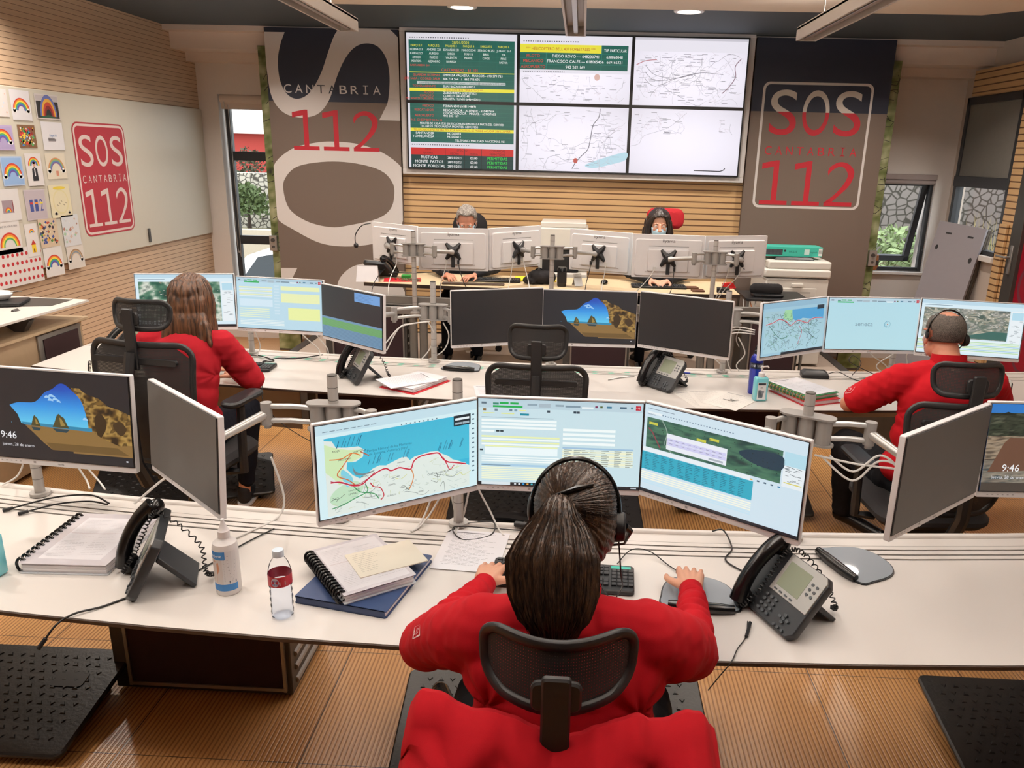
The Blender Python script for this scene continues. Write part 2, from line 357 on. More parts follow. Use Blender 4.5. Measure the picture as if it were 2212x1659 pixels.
g = G(); g.cyl((WL[0]+.02, FY+.03, 2.46), (WL[1], FY+.03, 2.46), .045); g.bb(WL[0]+.02, WL[1], FY+.025, FY+.03, 2.36, 2.46); g.build('roller_blind', TRIMW, w1)
g = G(); g.tube(bez([(WL[0]+.06, FY+.0, 2.45), (WL[0]+.07, FY-.01, 1.6), (WL[0]+.08, FY-.01, .98), (WL[0]+.10, FY-.01, .94), (WL[0]+.11, FY-.01, 1.0), (WL[0]+.10, FY, 2.4)]), .004); g.build('blind_chain', ALU, w1)
# ---- window 2 (right, small, top-hung sash pushed open)
g = G(); rod_frame(g, WR[0], WR[1], WR[2], WR[3], FY+.08, .035)
w2 = struct('window_2', g, FRAMEC, bevel=.004)
sR = Matrix.Rotation(rad(16), 3, 'X'); sc = V((WR[0]+.03, FY+.10, WR[3]-.05))
def sx_(p): return sc + sR @ V(p)
SW, SH = WR[1]-WR[0]-.06, WR[3]-WR[2]-.09
g = G(); g.box(sx_((SW/2, 0, -.03)), (SW, .05, .06), sR); g.box(sx_((SW/2, 0, -SH+.03)), (SW, .05, .06), sR); g.box(sx_((.03, 0, -SH/2)), (.06, .05, SH), sR); g.box(sx_((SW-.03, 0, -SH/2)), (.06, .05, SH), sR)
sash = g.build('sash', FRAMEC, w2, bevel=.004)
g = G(); g.box(sx_((SW/2, 0, -SH/2)), (SW-.1, .004, SH-.1), sR); g.build('pane', GLASS, sash)
g = G(); g.bb(WR[0]+.0, WR[1], FY-.015, FY+.06, WR[3]-.05, WR[3]+.0); g.cyl((WR[0], FY+.03, WR[3]-.07), (WR[1], FY+.03, WR[3]-.07), .028); g.build('roller_blind', mat('mauve_grey_blind', '#a99c9a', .7), w2, bevel=.003)
g = G(); g.bb(2.8, WR[1]+.05, FY-.05, FY+.04, WR[2]-.03, WR[2]); struct('trim_6', g, WALLW, bevel=.005)
# ---- window 3: tall glazed bay in the right wall with a grey blind
g = G(); t = .05
for y in (7.07, 8.05): g.bb(3.68, 3.76, y, y+t, 1.22, 2.62)
g.bb(3.68, 3.76, 7.07, 8.1, 2.55, 2.62); g.bb(3.67, 3.76, 7.07, 8.1, 1.80, 1.90); g.bb(3.68, 3.76, 7.07, 8.1, 1.22, 1.26)
w3 = struct('window_3', g, FRAMEC, bevel=.004)
g = G(); g.bb(3.72, 3.724, 7.1, 8.06, 1.26, 2.56); g.build('pane', GLASS, w3)
g = G(); g.bb(3.695, 3.705, 7.1, 8.06, 1.90, 2.56); g.build('blind_fabric', mat('grey_blind_fabric', '#77746e', .85), w3)
g = G(); g.bb(3.64, 3.72, 7.07, 8.1, 1.17, 1.22); struct('trim_7', g, WALLW, bevel=.004)
# ---- door
g = G(); g.bb(3.66, 3.74, 6.70, 6.86, 0, 2.62); g.bb(3.66, 3.74, 6.2, 6.25, 0, 2.62); g.bb(3.66, 3.74, 6.25, 6.7, 2.4, 2.62)
d1 = struct('door_1', g, DGREY, bevel=.004)
cv = Cv(); cv.T = plane_T((3.695, 6.70, 0), (0, -1, 0), (0, 0, 1)); cv.rect(0, 0, .45, 2.4, '#8f1226', 0)
for (x, z, r_) in ((.22, 1.05, .19), (.45, .75, .2), (.3, .5, .16)): cv.disc(x, z, r_, '#6d3440', 1, ri=r_*.8, n=30)
cv.build('door_leaf', GLOSSP, d1)
g = G(); g.bb(3.645, 3.66, 6.76, 6.80, 1.12, 1.36); g.cyl((3.66, 6.78, 1.26), (3.60, 6.78, 1.26), .011); g.cyl((3.605, 6.78, 1.26), (3.60, 6.92, 1.26), .010); g.build('door_handle', ALU, d1, bevel=.003)
# ---- half-height oak screen in front of the door post
g = G(); g.bb(3.65, 3.675, 6.93, 7.05, .0, 1.52)
tag(g.build('timber_screen', WOODC, bevel=.003), 'narrow slatted timber screen beside the red door with a small latch', 'screen')

# ============================================================ things on the walls
# left banner: dark blue over brown, giant S and O
def banner(name, label, x0, x1, zt, zb, draw):
    W, Hh = x1-x0, zt-zb
    t = thing(name, label, 'banner', (x0, BW, zb))
    g = G(); g.bb(0, W, -.03, .02, 0, Hh); g.build('board', mat('banner_board', '#6b5d54', .6, var=.02), t)
    cv = Cv(.0003); cv.T = lambda x, y, l: V((x, -.031-l*.0003, y)); draw(cv, W, Hh); cv.build('banner_print', PRINT, t); return t
NAVY, BROWN, BWH, RED = '#1c2234', '#6b5d54', '#d3cdca', '#b61f2f'
PT0 = onY(571.6, 52, BW); PT1 = onY(866, 52, BW)
BX0, BX1, BZT, BZB = PT0.x, onY(870, 300, BW).x-.012, 3.045, .25
def bpx(cv, pts):   # photo pixels on this flat board -> board coordinates
    return [(lambda q: (q.x-BX0, q.z-BZB))(onY(560+x/2.592, y/2.592, BW-.03)) for x, y in pts]
def clip(pts, W, Hh):
    return [(min(max(x, 0), W), min(max(y, 0), Hh)) for x, y in pts]
def smooth(pts, n=6):
    p = [V((*q, 0)) for q in pts]; m = len(p); out = []
    for i in range(m):
        a, b, c, d = p[i-1], p[i], p[(i+1) % m], p[(i+2) % m]
        for k in range(n):
            t = k/n; q = .5*((2*b)+(c-a)*t+(2*a-5*b+4*c-d)*t*t+(3*b-a-3*c+d)*t**3); out.append((q.x, q.y))
    return out
def seg(pts, n=6):
    p = bez([(*q, 0) for q in pts], n); return [(q.x, q.y) for q in p]
def left_banner(cv, W, Hh):
    zs = onY(720, 221, BW).z-BZB
    cv.rect(0, zs, W, Hh, NAVY, 0); cv.rect(0, 0, W, zs, BROWN, 0)
    # the giant S: outer curve down the left, back along the inner curve
    o1 = seg([(28, 178), (30, 260), (44, 400), (70, 540), (130, 625), (215, 657), (300, 650), (355, 615), (398, 545), (435, 430), (480, 330), (535, 265), (600, 243), (665, 262), (712, 330), (730, 430), (722, 560), (698, 620), (672, 673)])
    o2 = [(800, 676), (800, 640)]
    o3 = seg([(800, 250), (772, 205), (725, 160), (690, 138)])
    o4 = [(475, 138), (468, 142)]
    o5 = seg([(468, 142), (425, 190), (390, 280), (350, 400), (310, 480), (270, 530), (225, 552), (180, 545), (140, 505), (112, 430), (105, 330), (118, 250), (142, 180)])
    cv.poly(clip(bpx(cv, o1+o2+o3+o4+o5), W, Hh), BWH, 1)
    # giant O
    oo = smooth([(78, 930), (180, 835), (310, 800), (420, 793), (560, 808), (700, 860), (815, 960), (830, 1080), (812, 1210), (760, 1320), (640, 1365), (480, 1380), (340, 1360), (200, 1290), (95, 1215), (60, 1070)], 5)
    cv.poly(clip(bpx(cv, oo), W, Hh), BWH, 1)
    oi = smooth([(135, 1060), (150, 990), (220, 930), (380, 905), (540, 915), (680, 955), (745, 1020), (757, 1090), (735, 1170), (660, 1225), (500, 1262), (400, 1272), (270, 1240), (170, 1170)], 5)
    cv.poly(bpx(cv, oi), BROWN, 2)
    # next S, lower
    cv.poly(clip(bpx(cv, [(115, 1500), (213, 1501), (180, 1570), (120, 1620)]), W, Hh), BWH, 1)
    cv.poly(clip(bpx(cv, seg([(430, 1640), (450, 1560), (510, 1500), (590, 1475), (680, 1480), (760, 1530), (800, 1600), (800, 1700), (440, 1700)])), W, Hh), BWH, 1)
    # lettering
    def fit(t, xa, xb, yb, yt, col, serif=False):
        (a, c), (b, _), (_, d) = bpx(cv, [(xa, yb)])[0], bpx(cv, [(xb, yb)])[0], bpx(cv, [(xa, yt)])[0]
        n = len(t); pit = (b-a)/n; h = d-c
        for i, ch in enumerate(t):
            cx = a+pit*(i+.5); glyph(cv, ch, cx, c, pit*.68, h, col[i] if isinstance(col, list) else col)
    fit('CANTABRIA', 130, 690, 518, 468, ['#d9d4d2']*3+['#20242f']*2+['#d9d4d2']*4)
    fit112(cv, [bpx(cv, [p])[0] for p in ((196, 838), (674, 838), (196, 612))], RED)
def glyph(cv, ch, cx, y, w_, h, col, l=3):
    if ch == 'I':
        t = h*.13; cv.rect(cx-t/2, y, cx+t/2, y+h, col, l); cv.rect(cx-w_*.32, y, cx+w_*.32, y+t*.8, col, l); cv.rect(cx-w_*.32, y+h-t*.8, cx+w_*.32, y+h, col, l)
    else: cv.text(ch, cx, y, h, col, l, width=w_, align='c', res=8)
def one(cv, cx, y, w_, h, t, col, l=3):
    b = t*.75
    cv.rect(cx-w_*.5, y, cx+w_*.5, y+b, col, l)
    cv.poly([(cx-t*.45, y+b), (cx+t*.55, y+b), (cx+t*.55, y+h), (cx-t*.1, y+h), (cx-w_*.5, y+h*.93), (cx-w_*.5, y+h*.80), (cx-t*.45, y+h*.86)], col, l)
def two(cv, x0, y, w_, h, t, col, l=3):
    b = t*.75
    top = seg([(x0+w_*.02, y+h*.78), (x0+w_*.10, y+h*.89), (x0+w_*.38, y+h*.99), (x0+w_*.68, y+h*.97), (x0+w_*.93, y+h*.83), (x0+w_*.95, y+h*.66), (x0+w_*.83, y+h*.47), (x0+w_*.60, y+h*.30), (x0+w_*.27, y+b)], 5)
    inn = seg([(x0+w_*.0, y+b), (x0+w_*.02, y+b*.98), (x0+w_*.34, y+h*.26), (x0+w_*.60, y+h*.47), (x0+w_*.73, y+h*.64), (x0+w_*.72, y+h*.76), (x0+w_*.58, y+h*.87), (x0+w_*.38, y+h*.885), (x0+w_*.16, y+h*.80), (x0+w_*.05, y+h*.69)], 5)
    for i in range(len(top)-1):      # ribbon between the two curves
        u0 = len(inn)-1-int(i*(len(inn)-1)/(len(top)-1)); u1 = len(inn)-1-int((i+1)*(len(inn)-1)/(len(top)-1))
        cv.poly([top[i], top[i+1], inn[u1], inn[u0]] if u0 != u1 else [top[i], top[i+1], inn[u1]], col, l)
    cv.rect(x0, y, x0+w_, y+b, col, l)
def fit112(cv, q, col, l=3):
    (a, y), (b, _), (_, yt) = q; W_ = b-a; h = yt-y; g_ = W_*.05; cw = (W_-2*g_)/3; t = cw*.19
    one(cv, a+cw/2, y, cw, h, t, col, l); one(cv, a+cw*1.5+g_, y, cw, h, t, col, l); two(cv, a+cw*2+g_*2, y, cw, h, t, col, l)
lb = banner('banner', 'navy and brown banner with giant white S and O, left of the video wall', BX0, BX1, BZT, BZB, left_banner)
RX0, RX1 = onY(1610, 300, BW).x+.02, onY(1937, 80, BW).x
def rpx(x, y):
    q = onY(1580+x/2.514, y/2.514, BW-.03); return (q.x-RX0, q.z-BZB)
def right_banner(cv, W, Hh):
    zs = rpx(500, 612)[1]; cv.rect(0, zs, W, Hh, NAVY, 0); cv.rect(0, 0, W, zs, BROWN, 0)
    (x0, y1), (x1, y0) = rpx(180, 442), rpx(690, 1142)
    x1 = rpx(780, 458)[0]; x0 = rpx(108, 1120)[0]*.5+rpx(180, 450)[0]*.5; x1 = x1*.5+rpx(686, 1140)[0]*.5
    t = .022; cv.rrect(x0, y0, x1, y1, .06, BWH, 1); cv.rrect(x0+t, y0+t, x1-t, y1-t, .045, BROWN, 2)
    # upper part of the frame's inside is navy
    P = [(x0+t, zs), (x1-t, zs), (x1-t, y1-t-.045)]+[(x1-t-.045+.045*cos(a), y1-t-.045+.045*sin(a)) for a in (.4, .8, 1.2)]+[(x1-t-.045, y1-t), (x0+t+.045, y1-t)]+[(x0+t+.045-.045*sin(a), y1-t-.045+.045*cos(a)) for a in (.4, .8, 1.2)]+[(x0+t, y1-t-.045)]
    cv.poly(P, NAVY, 3)
    iw = x1-x0
    # SOS white above the colour change, red below it
    ya, yb = rpx(440, 738)[1], rpx(440, 490)[1]
    for ci, ch in enumerate('SOS'):
        cx = x0+iw*(.205+.295*ci); vs, fs = text_geo(ch, 10); xa = min(v[0] for v in vs); xb = max(v[0] for v in vs); za = min(v[1] for v in vs); zb = max(v[1] for v in vs)
        P = [(cx+((v[0]-xa)/(xb-xa)-.5)*iw*.245, ya+(v[1]-za)/(zb-za)*(yb-ya)) for v in vs]
        for f in fs:
            T_ = [P[i] for i in f]
            for up in (0, 1):
                Q = []
                for i in range(len(T_)):
                    a, b = T_[i-1], T_[i]; ia = (a[1] >= zs) == bool(up); ib = (b[1] >= zs) == bool(up)
                    if ia != ib: u = (zs-a[1])/(b[1]-a[1]); Q.append((a[0]+(b[0]-a[0])*u, zs))
                    if ib: Q.append(b)
                if len(Q) > 2: cv.poly(Q, '#d3ccc4' if up else RED, 4)
    yc, yd = rpx(440, 845)[1], rpx(440, 797)[1]
    for i, ch in enumerate('CANTABRIA'): glyph(cv, ch, x0+iw*(.10+.098*i), yc, iw*.062, yd-yc, RED, 4)
    fit112(cv, [(x0+iw*.06, rpx(300, 1113)[1]), (x0+iw*.93, 0), (0, rpx(300, 872)[1])], RED, 4)
rb = banner('banner', 'navy over brown banner with framed SOS CANTABRIA 112, right of the video wall', RX0, RX1, BZT, BZB, right_banner)
# green birch photo panels behind the outer edges of the banners, with metal latches
def birch(x0, x1, zt, label, seed):
    rd = random.Random(seed); t = thing('birch_print_panel', label, 'panel', (x0, BW+.06, 0)); W = x1-x0
    g = G(); g.bb(0, W, 0, .04, 0, zt); g.build('board', BROWN_B, t)
    cv = Cv(.0003); cv.T = lambda x, y, l: V((x, -.001-l*.0003, y))
    def fn(u, v): n = noise.noise(V((u*2.0, v*22, seed)))*.5+noise.noise(V((u*9, v*60, seed)))*.4; a = lin('#7c9138'); b = lin('#a8a984'); k = max(0, min(1, .5+1.6*n)); return [max(.01, (a[i]*(1-k)+b[i]*k)*(.62+1.1*n)) for i in range(3)]
    cv.grid(0, .02, W, zt-.002, 6, 160, fn, 0)
    for i in range(46):
        z = rd.uniform(.3, zt-.1); x = rd.uniform(0, W*.8); cv.line([(x, z), (min(W, x+rd.uniform(.03, .1)), z+rd.uniform(-.03, .05)), (min(W, x+rd.uniform(.05, .14)), z+rd.uniform(-.04, .07))], rd.uniform(.003, .009), '#2b2a20', 1)
    cv.build('birch_print', PRINT, t); return t
BROWN_B = mat('panel_edge_brown', '#4a4038', .6)
lp = birch(onY(556, 100, BW+.06).x, BX0+.12, onY(560, 98, BW+.06).z, 'green birch bark photo panel showing beside the left banner', 3)
rp = birch(RX1-.12, onY(1950, 132, BW+.06).x, onY(1945, 131, BW+.06).z, 'green birch bark photo panel showing beside the right banner', 8)
for nm, px, py, side in (('birch_latch', 591, 525, 'left'), ('birch_latch', 1884, 558, 'right')):
    q = onY(px, py, BW+.03); t = thing('panel_latch', f'square metal latch on the edge of the {side} birch bark panel', 'latch', (q.x, BW+.059, q.z))
    g = G(); g.rslab((0, -.02, 0), (.075, .04, .15), .008, ax='y', bev=.003); g.build('latch_plate', ALU, t); g = G(); g.cyl((0, -.04, .03), (0, -.055, .03), .018); g.build('latch_knob', DGREY, t); g = G(); g.cyl((0, -.04, -.035), (0, -.05, -.035), .012); g.build('latch_screw', DGREY, t)
# metal wall strips beside the whiteboard etc.
# video wall -------------------------------------------------
VX0, VX1 = onY(877, 200, BW-.1).x, onY(1611, 200, BW-.1).x
VZ1, VZ0 = onY(1250, 74, BW-.1).z, onY(1250, 374, BW-.1).z
vw = thing('video_wall', 'wall of six large screens in a grey surround above the slatted timber', 'video wall', (VX0, BW, VZ0))
VW_, VH_ = VX1-VX0, VZ1-VZ0
g = G(); b_ = .055; z0, z1 = -.05, VH_+.03
g.bb(-b_, VW_+b_, -.07, .03, z0, 0); g.bb(-b_, VW_+b_, -.07, .03, VH_, z1+.02); g.bb(-b_, 0, -.07, .03, 0, VH_); g.bb(VW_, VW_+b_, -.07, .03, 0, VH_)
g.build('surround', mat('surround_grey', '#cbc6c4', .5), vw, bevel=.004)
pw, ph = VW_/3, VH_/2
MAPW = '#f2eef6'
def wall_map(cv, W, H, seed, n=26, blank=None, lake=False):
    rd = random.Random(seed)
    def fn(u, v):
        k = 1-.22*((u-.5)**2+(v-.45)**2)*2; c = lin('#f3eefa'); return [min(1.0, x*k*1.08) for x in c]
    cv.grid(0, 0, W, H, 10, 8, fn, 0)
    if lake: cv.poly(smooth([(W*.62, H*.10), (W*.75, H*.2), (W*.99, H*.32), (W*.99, H*.2), (W*.85, H*.12), (W*.7, H*.06)]), '#b9dbe8', 1)
    def ok(x, y): return blank is None or not blank(x/W, y/H)
    for i in range(n):
        x, y = rd.uniform(0, W), rd.uniform(0, H); a = rd.uniform(0, 2*pi); P = []
        for j in range(rd.randint(6, 16)):
            if not (0.005 < x < W-.005 and .005 < y < H-.005 and ok(x, y)): break
            P.append((x, y)); a += rd.uniform(-.7, .7); x += .035*cos(a); y += .035*sin(a)
        if len(P) > 2: cv.line(P, rd.choice((.0015, .002, .003)), rd.choice(('#b3afb8', '#9a96a0', '#c4bfca', '#d2ced8')), 2)
    for i in range(n*2):
        x, y = rd.uniform(.02, W-.12), rd.uniform(.02, H-.03)
        if ok(x, y) and ok(x+.1, y): cv.rect(x, y, x+rd.uniform(.02, .07), y+.004, rd.choice(('#8a8690', '#a29ea8')), 3)
    for i in range(int(n*1.2)):
        x, y = rd.uniform(.02, W-.05), rd.uniform(.02, H-.05)
        if ok(x, y): cv.line(seg([(x+rd.uniform(-.03, .03), y+rd.uniform(-.03, .03)) for _ in range(4)], 3), .0012, '#c9b9c4', 1)
GRN, YEL, TRED = '#0f5c50', '#e7dd3a', '#d8392e'
def tx(cv, t, u, v, W, H, h, col, al='l', w=None, l=4): cv.text(t, u*W, v*H, h*H, col, l, align=al, width=None if w is None else w*W, res=2)
def scr0(cv, W, H):   # top-left: duty rota
    cv.rect(0, 0, W, H, '#dcd9e2', 0); cv.rect(.02*W, 0, .98*W, .90*H, GRN, 1)
    for k in range(26): cv.rect((.03+k*.021)*W, .925*H, (.04+k*.021)*W, .94*H, '#55525c', 2)
    for k in range(12): cv.rect(.02*W, (.03+k*.07)*H, .98*W, (.033+k*.07)*H, '#1d7264', 2)
    for k in range(6): cv.rect((.02+k*.16)*W, 0, (.022+k*.16)*W, .9*H, '#1a6a5e', 2)
    tx(cv, '28/01/2021', .49, .845, W, H, .045, YEL, 'c')
    nm = (('PARQUE 1', 'HORNA 213', 'B.HIDALGO', 'ARANDA', 'MONTOYA'), ('PARQUE 2', 'ANDRES 223', 'AURELIO', 'MARCOS', 'ALEJANDRO'), ('PARQUE 3', 'EDUARDO 231', 'DIEGO', 'VALENTIN', 'NORIEGA'), ('PARQUE 4', 'MARCOS 241', 'IVAN B', 'MANUEL'), ('PARQUE 5', 'SERGIO B 251', 'BRIS', 'CONDE'), ('PARQUE 6', 'JUAN C 261', 'YIA', 'PIRE', 'PASTOR'))
    for i, c_ in enumerate(nm):
        for j, t in enumerate(c_): tx(cv, t, .09+i*.158, .80-j*.058, W, H, .034, YEL if j == 0 else '#e8efe9', 'c', .0125*len(t))
    tx(cv, 'CASTANEDO 261', .03, .51, W, H, .03, TRED); tx(cv, 'CASTANEDO - 61 101', .48, .44, W, H, .045, TRED, 'c')
    cv.rect(.02*W, .415*H, .98*W, .425*H, YEL, 2)
    for v, a, b in ((.365, 'GUARDIA SISTEMAS', 'EMPRESA VALNERA - MARCOS - 690 579 753'), (.31, 'JEFE SALA / COORD. SALA', '606 714 564   /   662 716 606')):
        tx(cv, a, .30, v, W, H, .036, TRED, 'r'); tx(cv, b, .33, v, W, H, .036, '#ffffff')
    cv.rect(.09*W, .245*H, .9*W, .285*H, '#b9c3c2', 2); tx(cv, 'coordinacionsala@soscantabria112.com  -  jefesala@soscantabria112.com', .5, .252, W, H, .03, '#22302e', 'c', .78)
    tx(cv, 'TCO GUARDIA PC', .26, .20, W, H, .033, TRED, 'r'); tx(cv, 'ELIAS BAZARRI 680700051', .33, .20, W, H, .033, '#ffffff')
    cv.rect(.02*W, .135*H, .98*W, .185*H, YEL, 3); tx(cv, '*** HELICOPTERO OPERATIVO ***', .5, .145, W, H, .033, '#c43b26', 'c', l=5)
    for v, a, b in ((.10, 'PILOTO', 'ZUBIZARRETA (650957552)'), (.055, 'COPILOTO', 'CURIELES (646432149)'), (.01, 'MECANICO / GRUISTA', 'GRUISTA: MUNIO (646445301)')):
        tx(cv, a, .24, v, W, H, .033, TRED, 'r'); tx(cv, b, .33, v, W, H, .033, '#ffffff')
def scr3(cv, W, H):   # bottom-left
    cv.rect(0, 0, W, H, '#dcd9e2', 0); cv.rect(.02*W, .40*H, .98*W, H, GRN, 1)
    for k in range(9): cv.rect(.02*W, (.42+k*.065)*H, .98*W, (.423+k*.065)*H, '#1d7264', 2)
    for k in range(6): cv.rect((.02+k*.16)*W, .4*H, (.022+k*.16)*W, H, '#1a6a5e', 2)
    for v, a, b in ((.95, 'MEDICO', 'FERNANDO (618114669)'), (.885, 'RESCATADOR', 'RESCATADOR - ALLENDE - 659457604'), (.84, '', 'COORDINADOR - MIGUEL - 659457605'), (.80, 'AEROPUERTO', '942 202 169')):
        tx(cv, a, .24, v, W, H, .036, TRED, 'r'); tx(cv, b, .33, v, W, H, .036, '#ffffff')
    tx(cv, 'N.F. CHEEP', .03, .73, W, H, .035, TRED); tx(cv, 'BCP 20.26.53', .17, .73, W, H, .035, TRED)
    tx(cv, 'MONTES DE 9:30 A 07:30 SIN ESCUCHA EN EMISORAS A PARTIR DEL 13/09/2020', .5, .68, W, H, .035, '#ffffff', 'c', .78)
    tx(cv, 'TECNICO DE GUARDIA MONTES: 620937055', .38, .635, W, H, .035, '#ffffff', 'c')
    cv.rect(.02*W, .57*H, .98*W, .62*H, YEL, 3); tx(cv, 'TELEFONO DENUNCIAS POLICIA NACIONAL-SE PUEDE ACUDIR SIN LLAMAR', .5, .58, W, H, .033, '#c43b26', 'c', .9, l=5)
    for v, a, b in ((.525, 'SANTANDER', '942200033'), (.475, 'TORRELAVEGA', '942000611')):
        tx(cv, a, .24, v, W, H, .038, '#ffffff', 'r'); tx(cv, b, .36, v, W, H, .038, '#ffffff')
    tx(cv, 'TELEFONO MALIDAD NACIONAL 061', .90, .42, W, H, .036, '#ffffff', 'r')
    for k in range(26): cv.rect((.03+k*.021)*W, .355*H, (.04+k*.021)*W, .37*H, '#55525c', 2)
    cv.rect(.02*W, 0, .98*W, .315*H, '#0c3a38', 1); cv.rect(.02*W, .205*H, .98*W, .315*H, '#c9211f', 2)
    tx(cv, 'TIPO', .18, .275, W, H, .035, '#3a0d10', 'c'); tx(cv, 'EFECTO', .5, .27, W, H, .035, '#3a0d10', 'c'); tx(cv, 'COMARCAS', .83, .27, W, H, .035, '#3a0d10', 'c')
    tx(cv, 'QUEMA', .18, .22, W, H, .035, '#3a0d10', 'c'); tx(cv, 'FECHA', .43, .215, W, H, .035, '#3a0d10', 'c'); tx(cv, 'HORA', .61, .215, W, H, .035, '#3a0d10', 'c'); tx(cv, 'PERMITIDAS', .83, .215, W, H, .035, '#3a0d10', 'c')
    for j, t in enumerate(('RUSTICAS', 'MONTE  PASTOS', 'MONTE  FORESTAL')):
        v = .145-j*.068; tx(cv, t, .19, v, W, H, .045, '#ffffff', 'c'); tx(cv, '28/01/2021', .43, v, W, H, .04, '#ffffff', 'c'); tx(cv, '07:00', .61, v, W, H, .04, '#ffffff', 'c'); tx(cv, 'PERMITIDAS', .83, v, W, H, .045, '#35e04a', 'c')
        cv.rect(.02*W, (v-.02)*H, .98*W, (v-.016)*H, '#061c1c', 3)
    for u in (.34, .52, .68): cv.rect(u*W, 0, (u+.004)*W, .315*H, '#061c1c', 5)
def scr1(cv, W, H):
    wall_map(cv, W, H, 21, 46, lambda u, v: v > .42); cv.rect(0, .45*H, W, H, '#e6e2ec', 3)
    cv.rect(0, .50*H, .97*W, .87*H, GRN, 4); cv.rect(0, .75*H, .73*W, .87*H, YEL, 5); tx(cv, '*** HELICOPTERO BELL 407 FORESTALES ***', .365, .785, W, H, .045, '#b5432a', 'c', .62, l=6); tx(cv, 'TLF. PARTICULAR', .855, .775, W, H, .045, '#ffffff', 'c', .20, l=6)
    for k in range(24): cv.rect((.03+k*.021)*W, .905*H, (.04+k*.021)*W, .92*H, '#55525c', 4); cv.rect((.03+k*.016)*W, .46*H, (.037+k*.016)*W, .475*H, '#77747e', 4)
    for v, a, b, c_ in ((.68, 'PILOTO', 'DIEGO ROYO --- 648230741', '638060048'), (.605, 'MECANICO', 'FRANCISCO CALES --- 618065456', '669166321'), (.52, 'AEROPUERTO', '942 202 169', '')):
        tx(cv, a, .12, v, W, H, .045, TRED, 'c', l=6); tx(cv, b, .5, v, W, H, .045, '#ffffff', 'c', l=6); tx(cv, c_, .85, v, W, H, .042, '#ffffff', 'c', l=6); cv.rect(0, (v+.058)*H, .97*W, (v+.062)*H, '#2a8073', 5)
    cv.rect(.235*W, .5*H, .24*W, .75*H, '#2a8073', 5); cv.rect(.73*W, .5*H, .735*W, .87*H, '#2a8073', 5); cv.disc(.70*W, .40*H, .025*W, '#d9b3aa', 4, ry=.05*H)
def scr4(cv, W, H):
    wall_map(cv, W, H, 33, 40, lambda u, v: (u-.5)**2*2+(v-.6)**2 < .03, lake=True); cv.line(seg([(.74*W, H*.98), (.73*W, .85*H), (.68*W, .72*H), (.66*W, .5*H), (.64*W, .35*H), (.58*W, .24*H), (.53*W, .14*H), (.5*W, .04*H)]), .007, '#77727c', 3); cv.disc(.53*W, .17*H, .022*W, '#c25b52', 4, ry=.045*H, n=7)
def scr2(cv, W, H):
    wall_map(cv, W, H, 47, 60, lambda u, v: v > .78 or (u < .35 and v < .1)); cv.rect(0, .80*H, W, .97*H, '#e9e5ef', 1); cv.rect(0, .965*H, W, H, '#c9c5cf', 3)
    cv.line(seg([(.95*W, .72*H), (.90*W, .6*H), (.91*W, .45*H), (.86*W, .3*H), (.80*W, .2*H)]), .007, '#8b6d7c', 4); cv.line(seg([(.02*W, .6*H), (.10*W, .66*H), (.2*W, .68*H)]), .006, '#b46a70', 4)
    for k in range(3): cv.line(seg([(.1*W, (.6-k*.1)*H), (.2*W, (.45-k*.08)*H), (.4*W, .42*H), (.6*W, .5*H), (.8*W, .48*H)]), .004, '#8f8b93', 2)
def scr5(cv, W, H):
    wall_map(cv, W, H, 59, 52, lambda u, v: not (v > .62 and (u < .5 or (.8 < u < .93)) or (u < .14 and v > .45)))
    cv.line(seg([(.0, .42*H), (.08*W, .46*H), (.12*W, .58*H), (.25*W, .66*H), (.36*W, .74*H), (.5*W, .95*H)]), .003, '#b9b4bf', 3); cv.line([(.6*W, .065*H), (.84*W, .06*H), (.87*W, .08*H), (.885*W, .11*H)], .008, '#1c1a22', 4)
for i, fn in enumerate((scr0, scr1, scr2, scr3, scr4, scr5)):
    x = (i % 3)*pw; z = (1-i//3)*ph; pn = G(); pn.bb(x, x+pw, -.10, .02, z, z+ph); po = pn.build('display_panel', BLACK, vw)
    m_ = .014; cv = Cv(.0002); cv.T = (lambda X, Z: lambda a, b, l: V((X+a, -.1005-l*.0002, Z+b)))(x+m_, z+m_); fn(cv, pw-2*m_, ph-2*m_); cv.build('screen', SCREEN, po)
# whiteboard and sign on the left wall -----------------------
WBY0, WBY1, WBZ0, WBZ1 = 1.2, 8.18, 1.12, 2.35
g = G(); g.bb(-3.9, -3.87, WBY0, WBY1, WBZ0, WBZ1); tag(g.build('whiteboard', mat('whiteboard_steel', '#cbc6b8', .45, var=.015), bevel=.003), 'long white board on the ribbed timber wall, drawings pinned on its near end', 'board')
LX = -3.868
cv = Cv(.0004); cv.T = plane_T((LX, 6.03, 1.285), (0, 1, 0), (0, 0, 1), .0004)   # faces +X
SWd, SHt = .70, .865; cv.rrect(0, 0, SWd, SHt, .07, '#a82a38', 0); cv.rrect(.012, .012, SWd-.012, SHt-.012, .06, '#dcc9c4', 1); cv.rrect(.03, .03, SWd-.03, SHt-.03, .045, '#a82a38', 2)
SIGN = '#d6c4bf'
for ci, ch in enumerate('SOS'): cv.text(ch, .145+.205*ci, .535, .25, SIGN, 3, width=.165, align='c', res=10)
for i, ch in enumerate('CANTABRIA'): glyph(cv, ch, .075+.069*i, .41, .044, .06, SIGN, 3)
fit112(cv, [(.06, .07), (.64, 0), (0, .36)], SIGN, 3)
# mirror so it reads from inside the room
E0 = cv
def flipped(cv, wd):
    cv.g.v = [(a, 2*6.03+wd-b, c) for a, b, c in cv.g.v]
# the board is seen from +X: +Y runs to the right, so it already reads correctly
sg = cv.build('wall_sign', PRINT); tag(sg, 'red plate reading SOS CANTABRIA 112 in white on the long white board', 'sign')
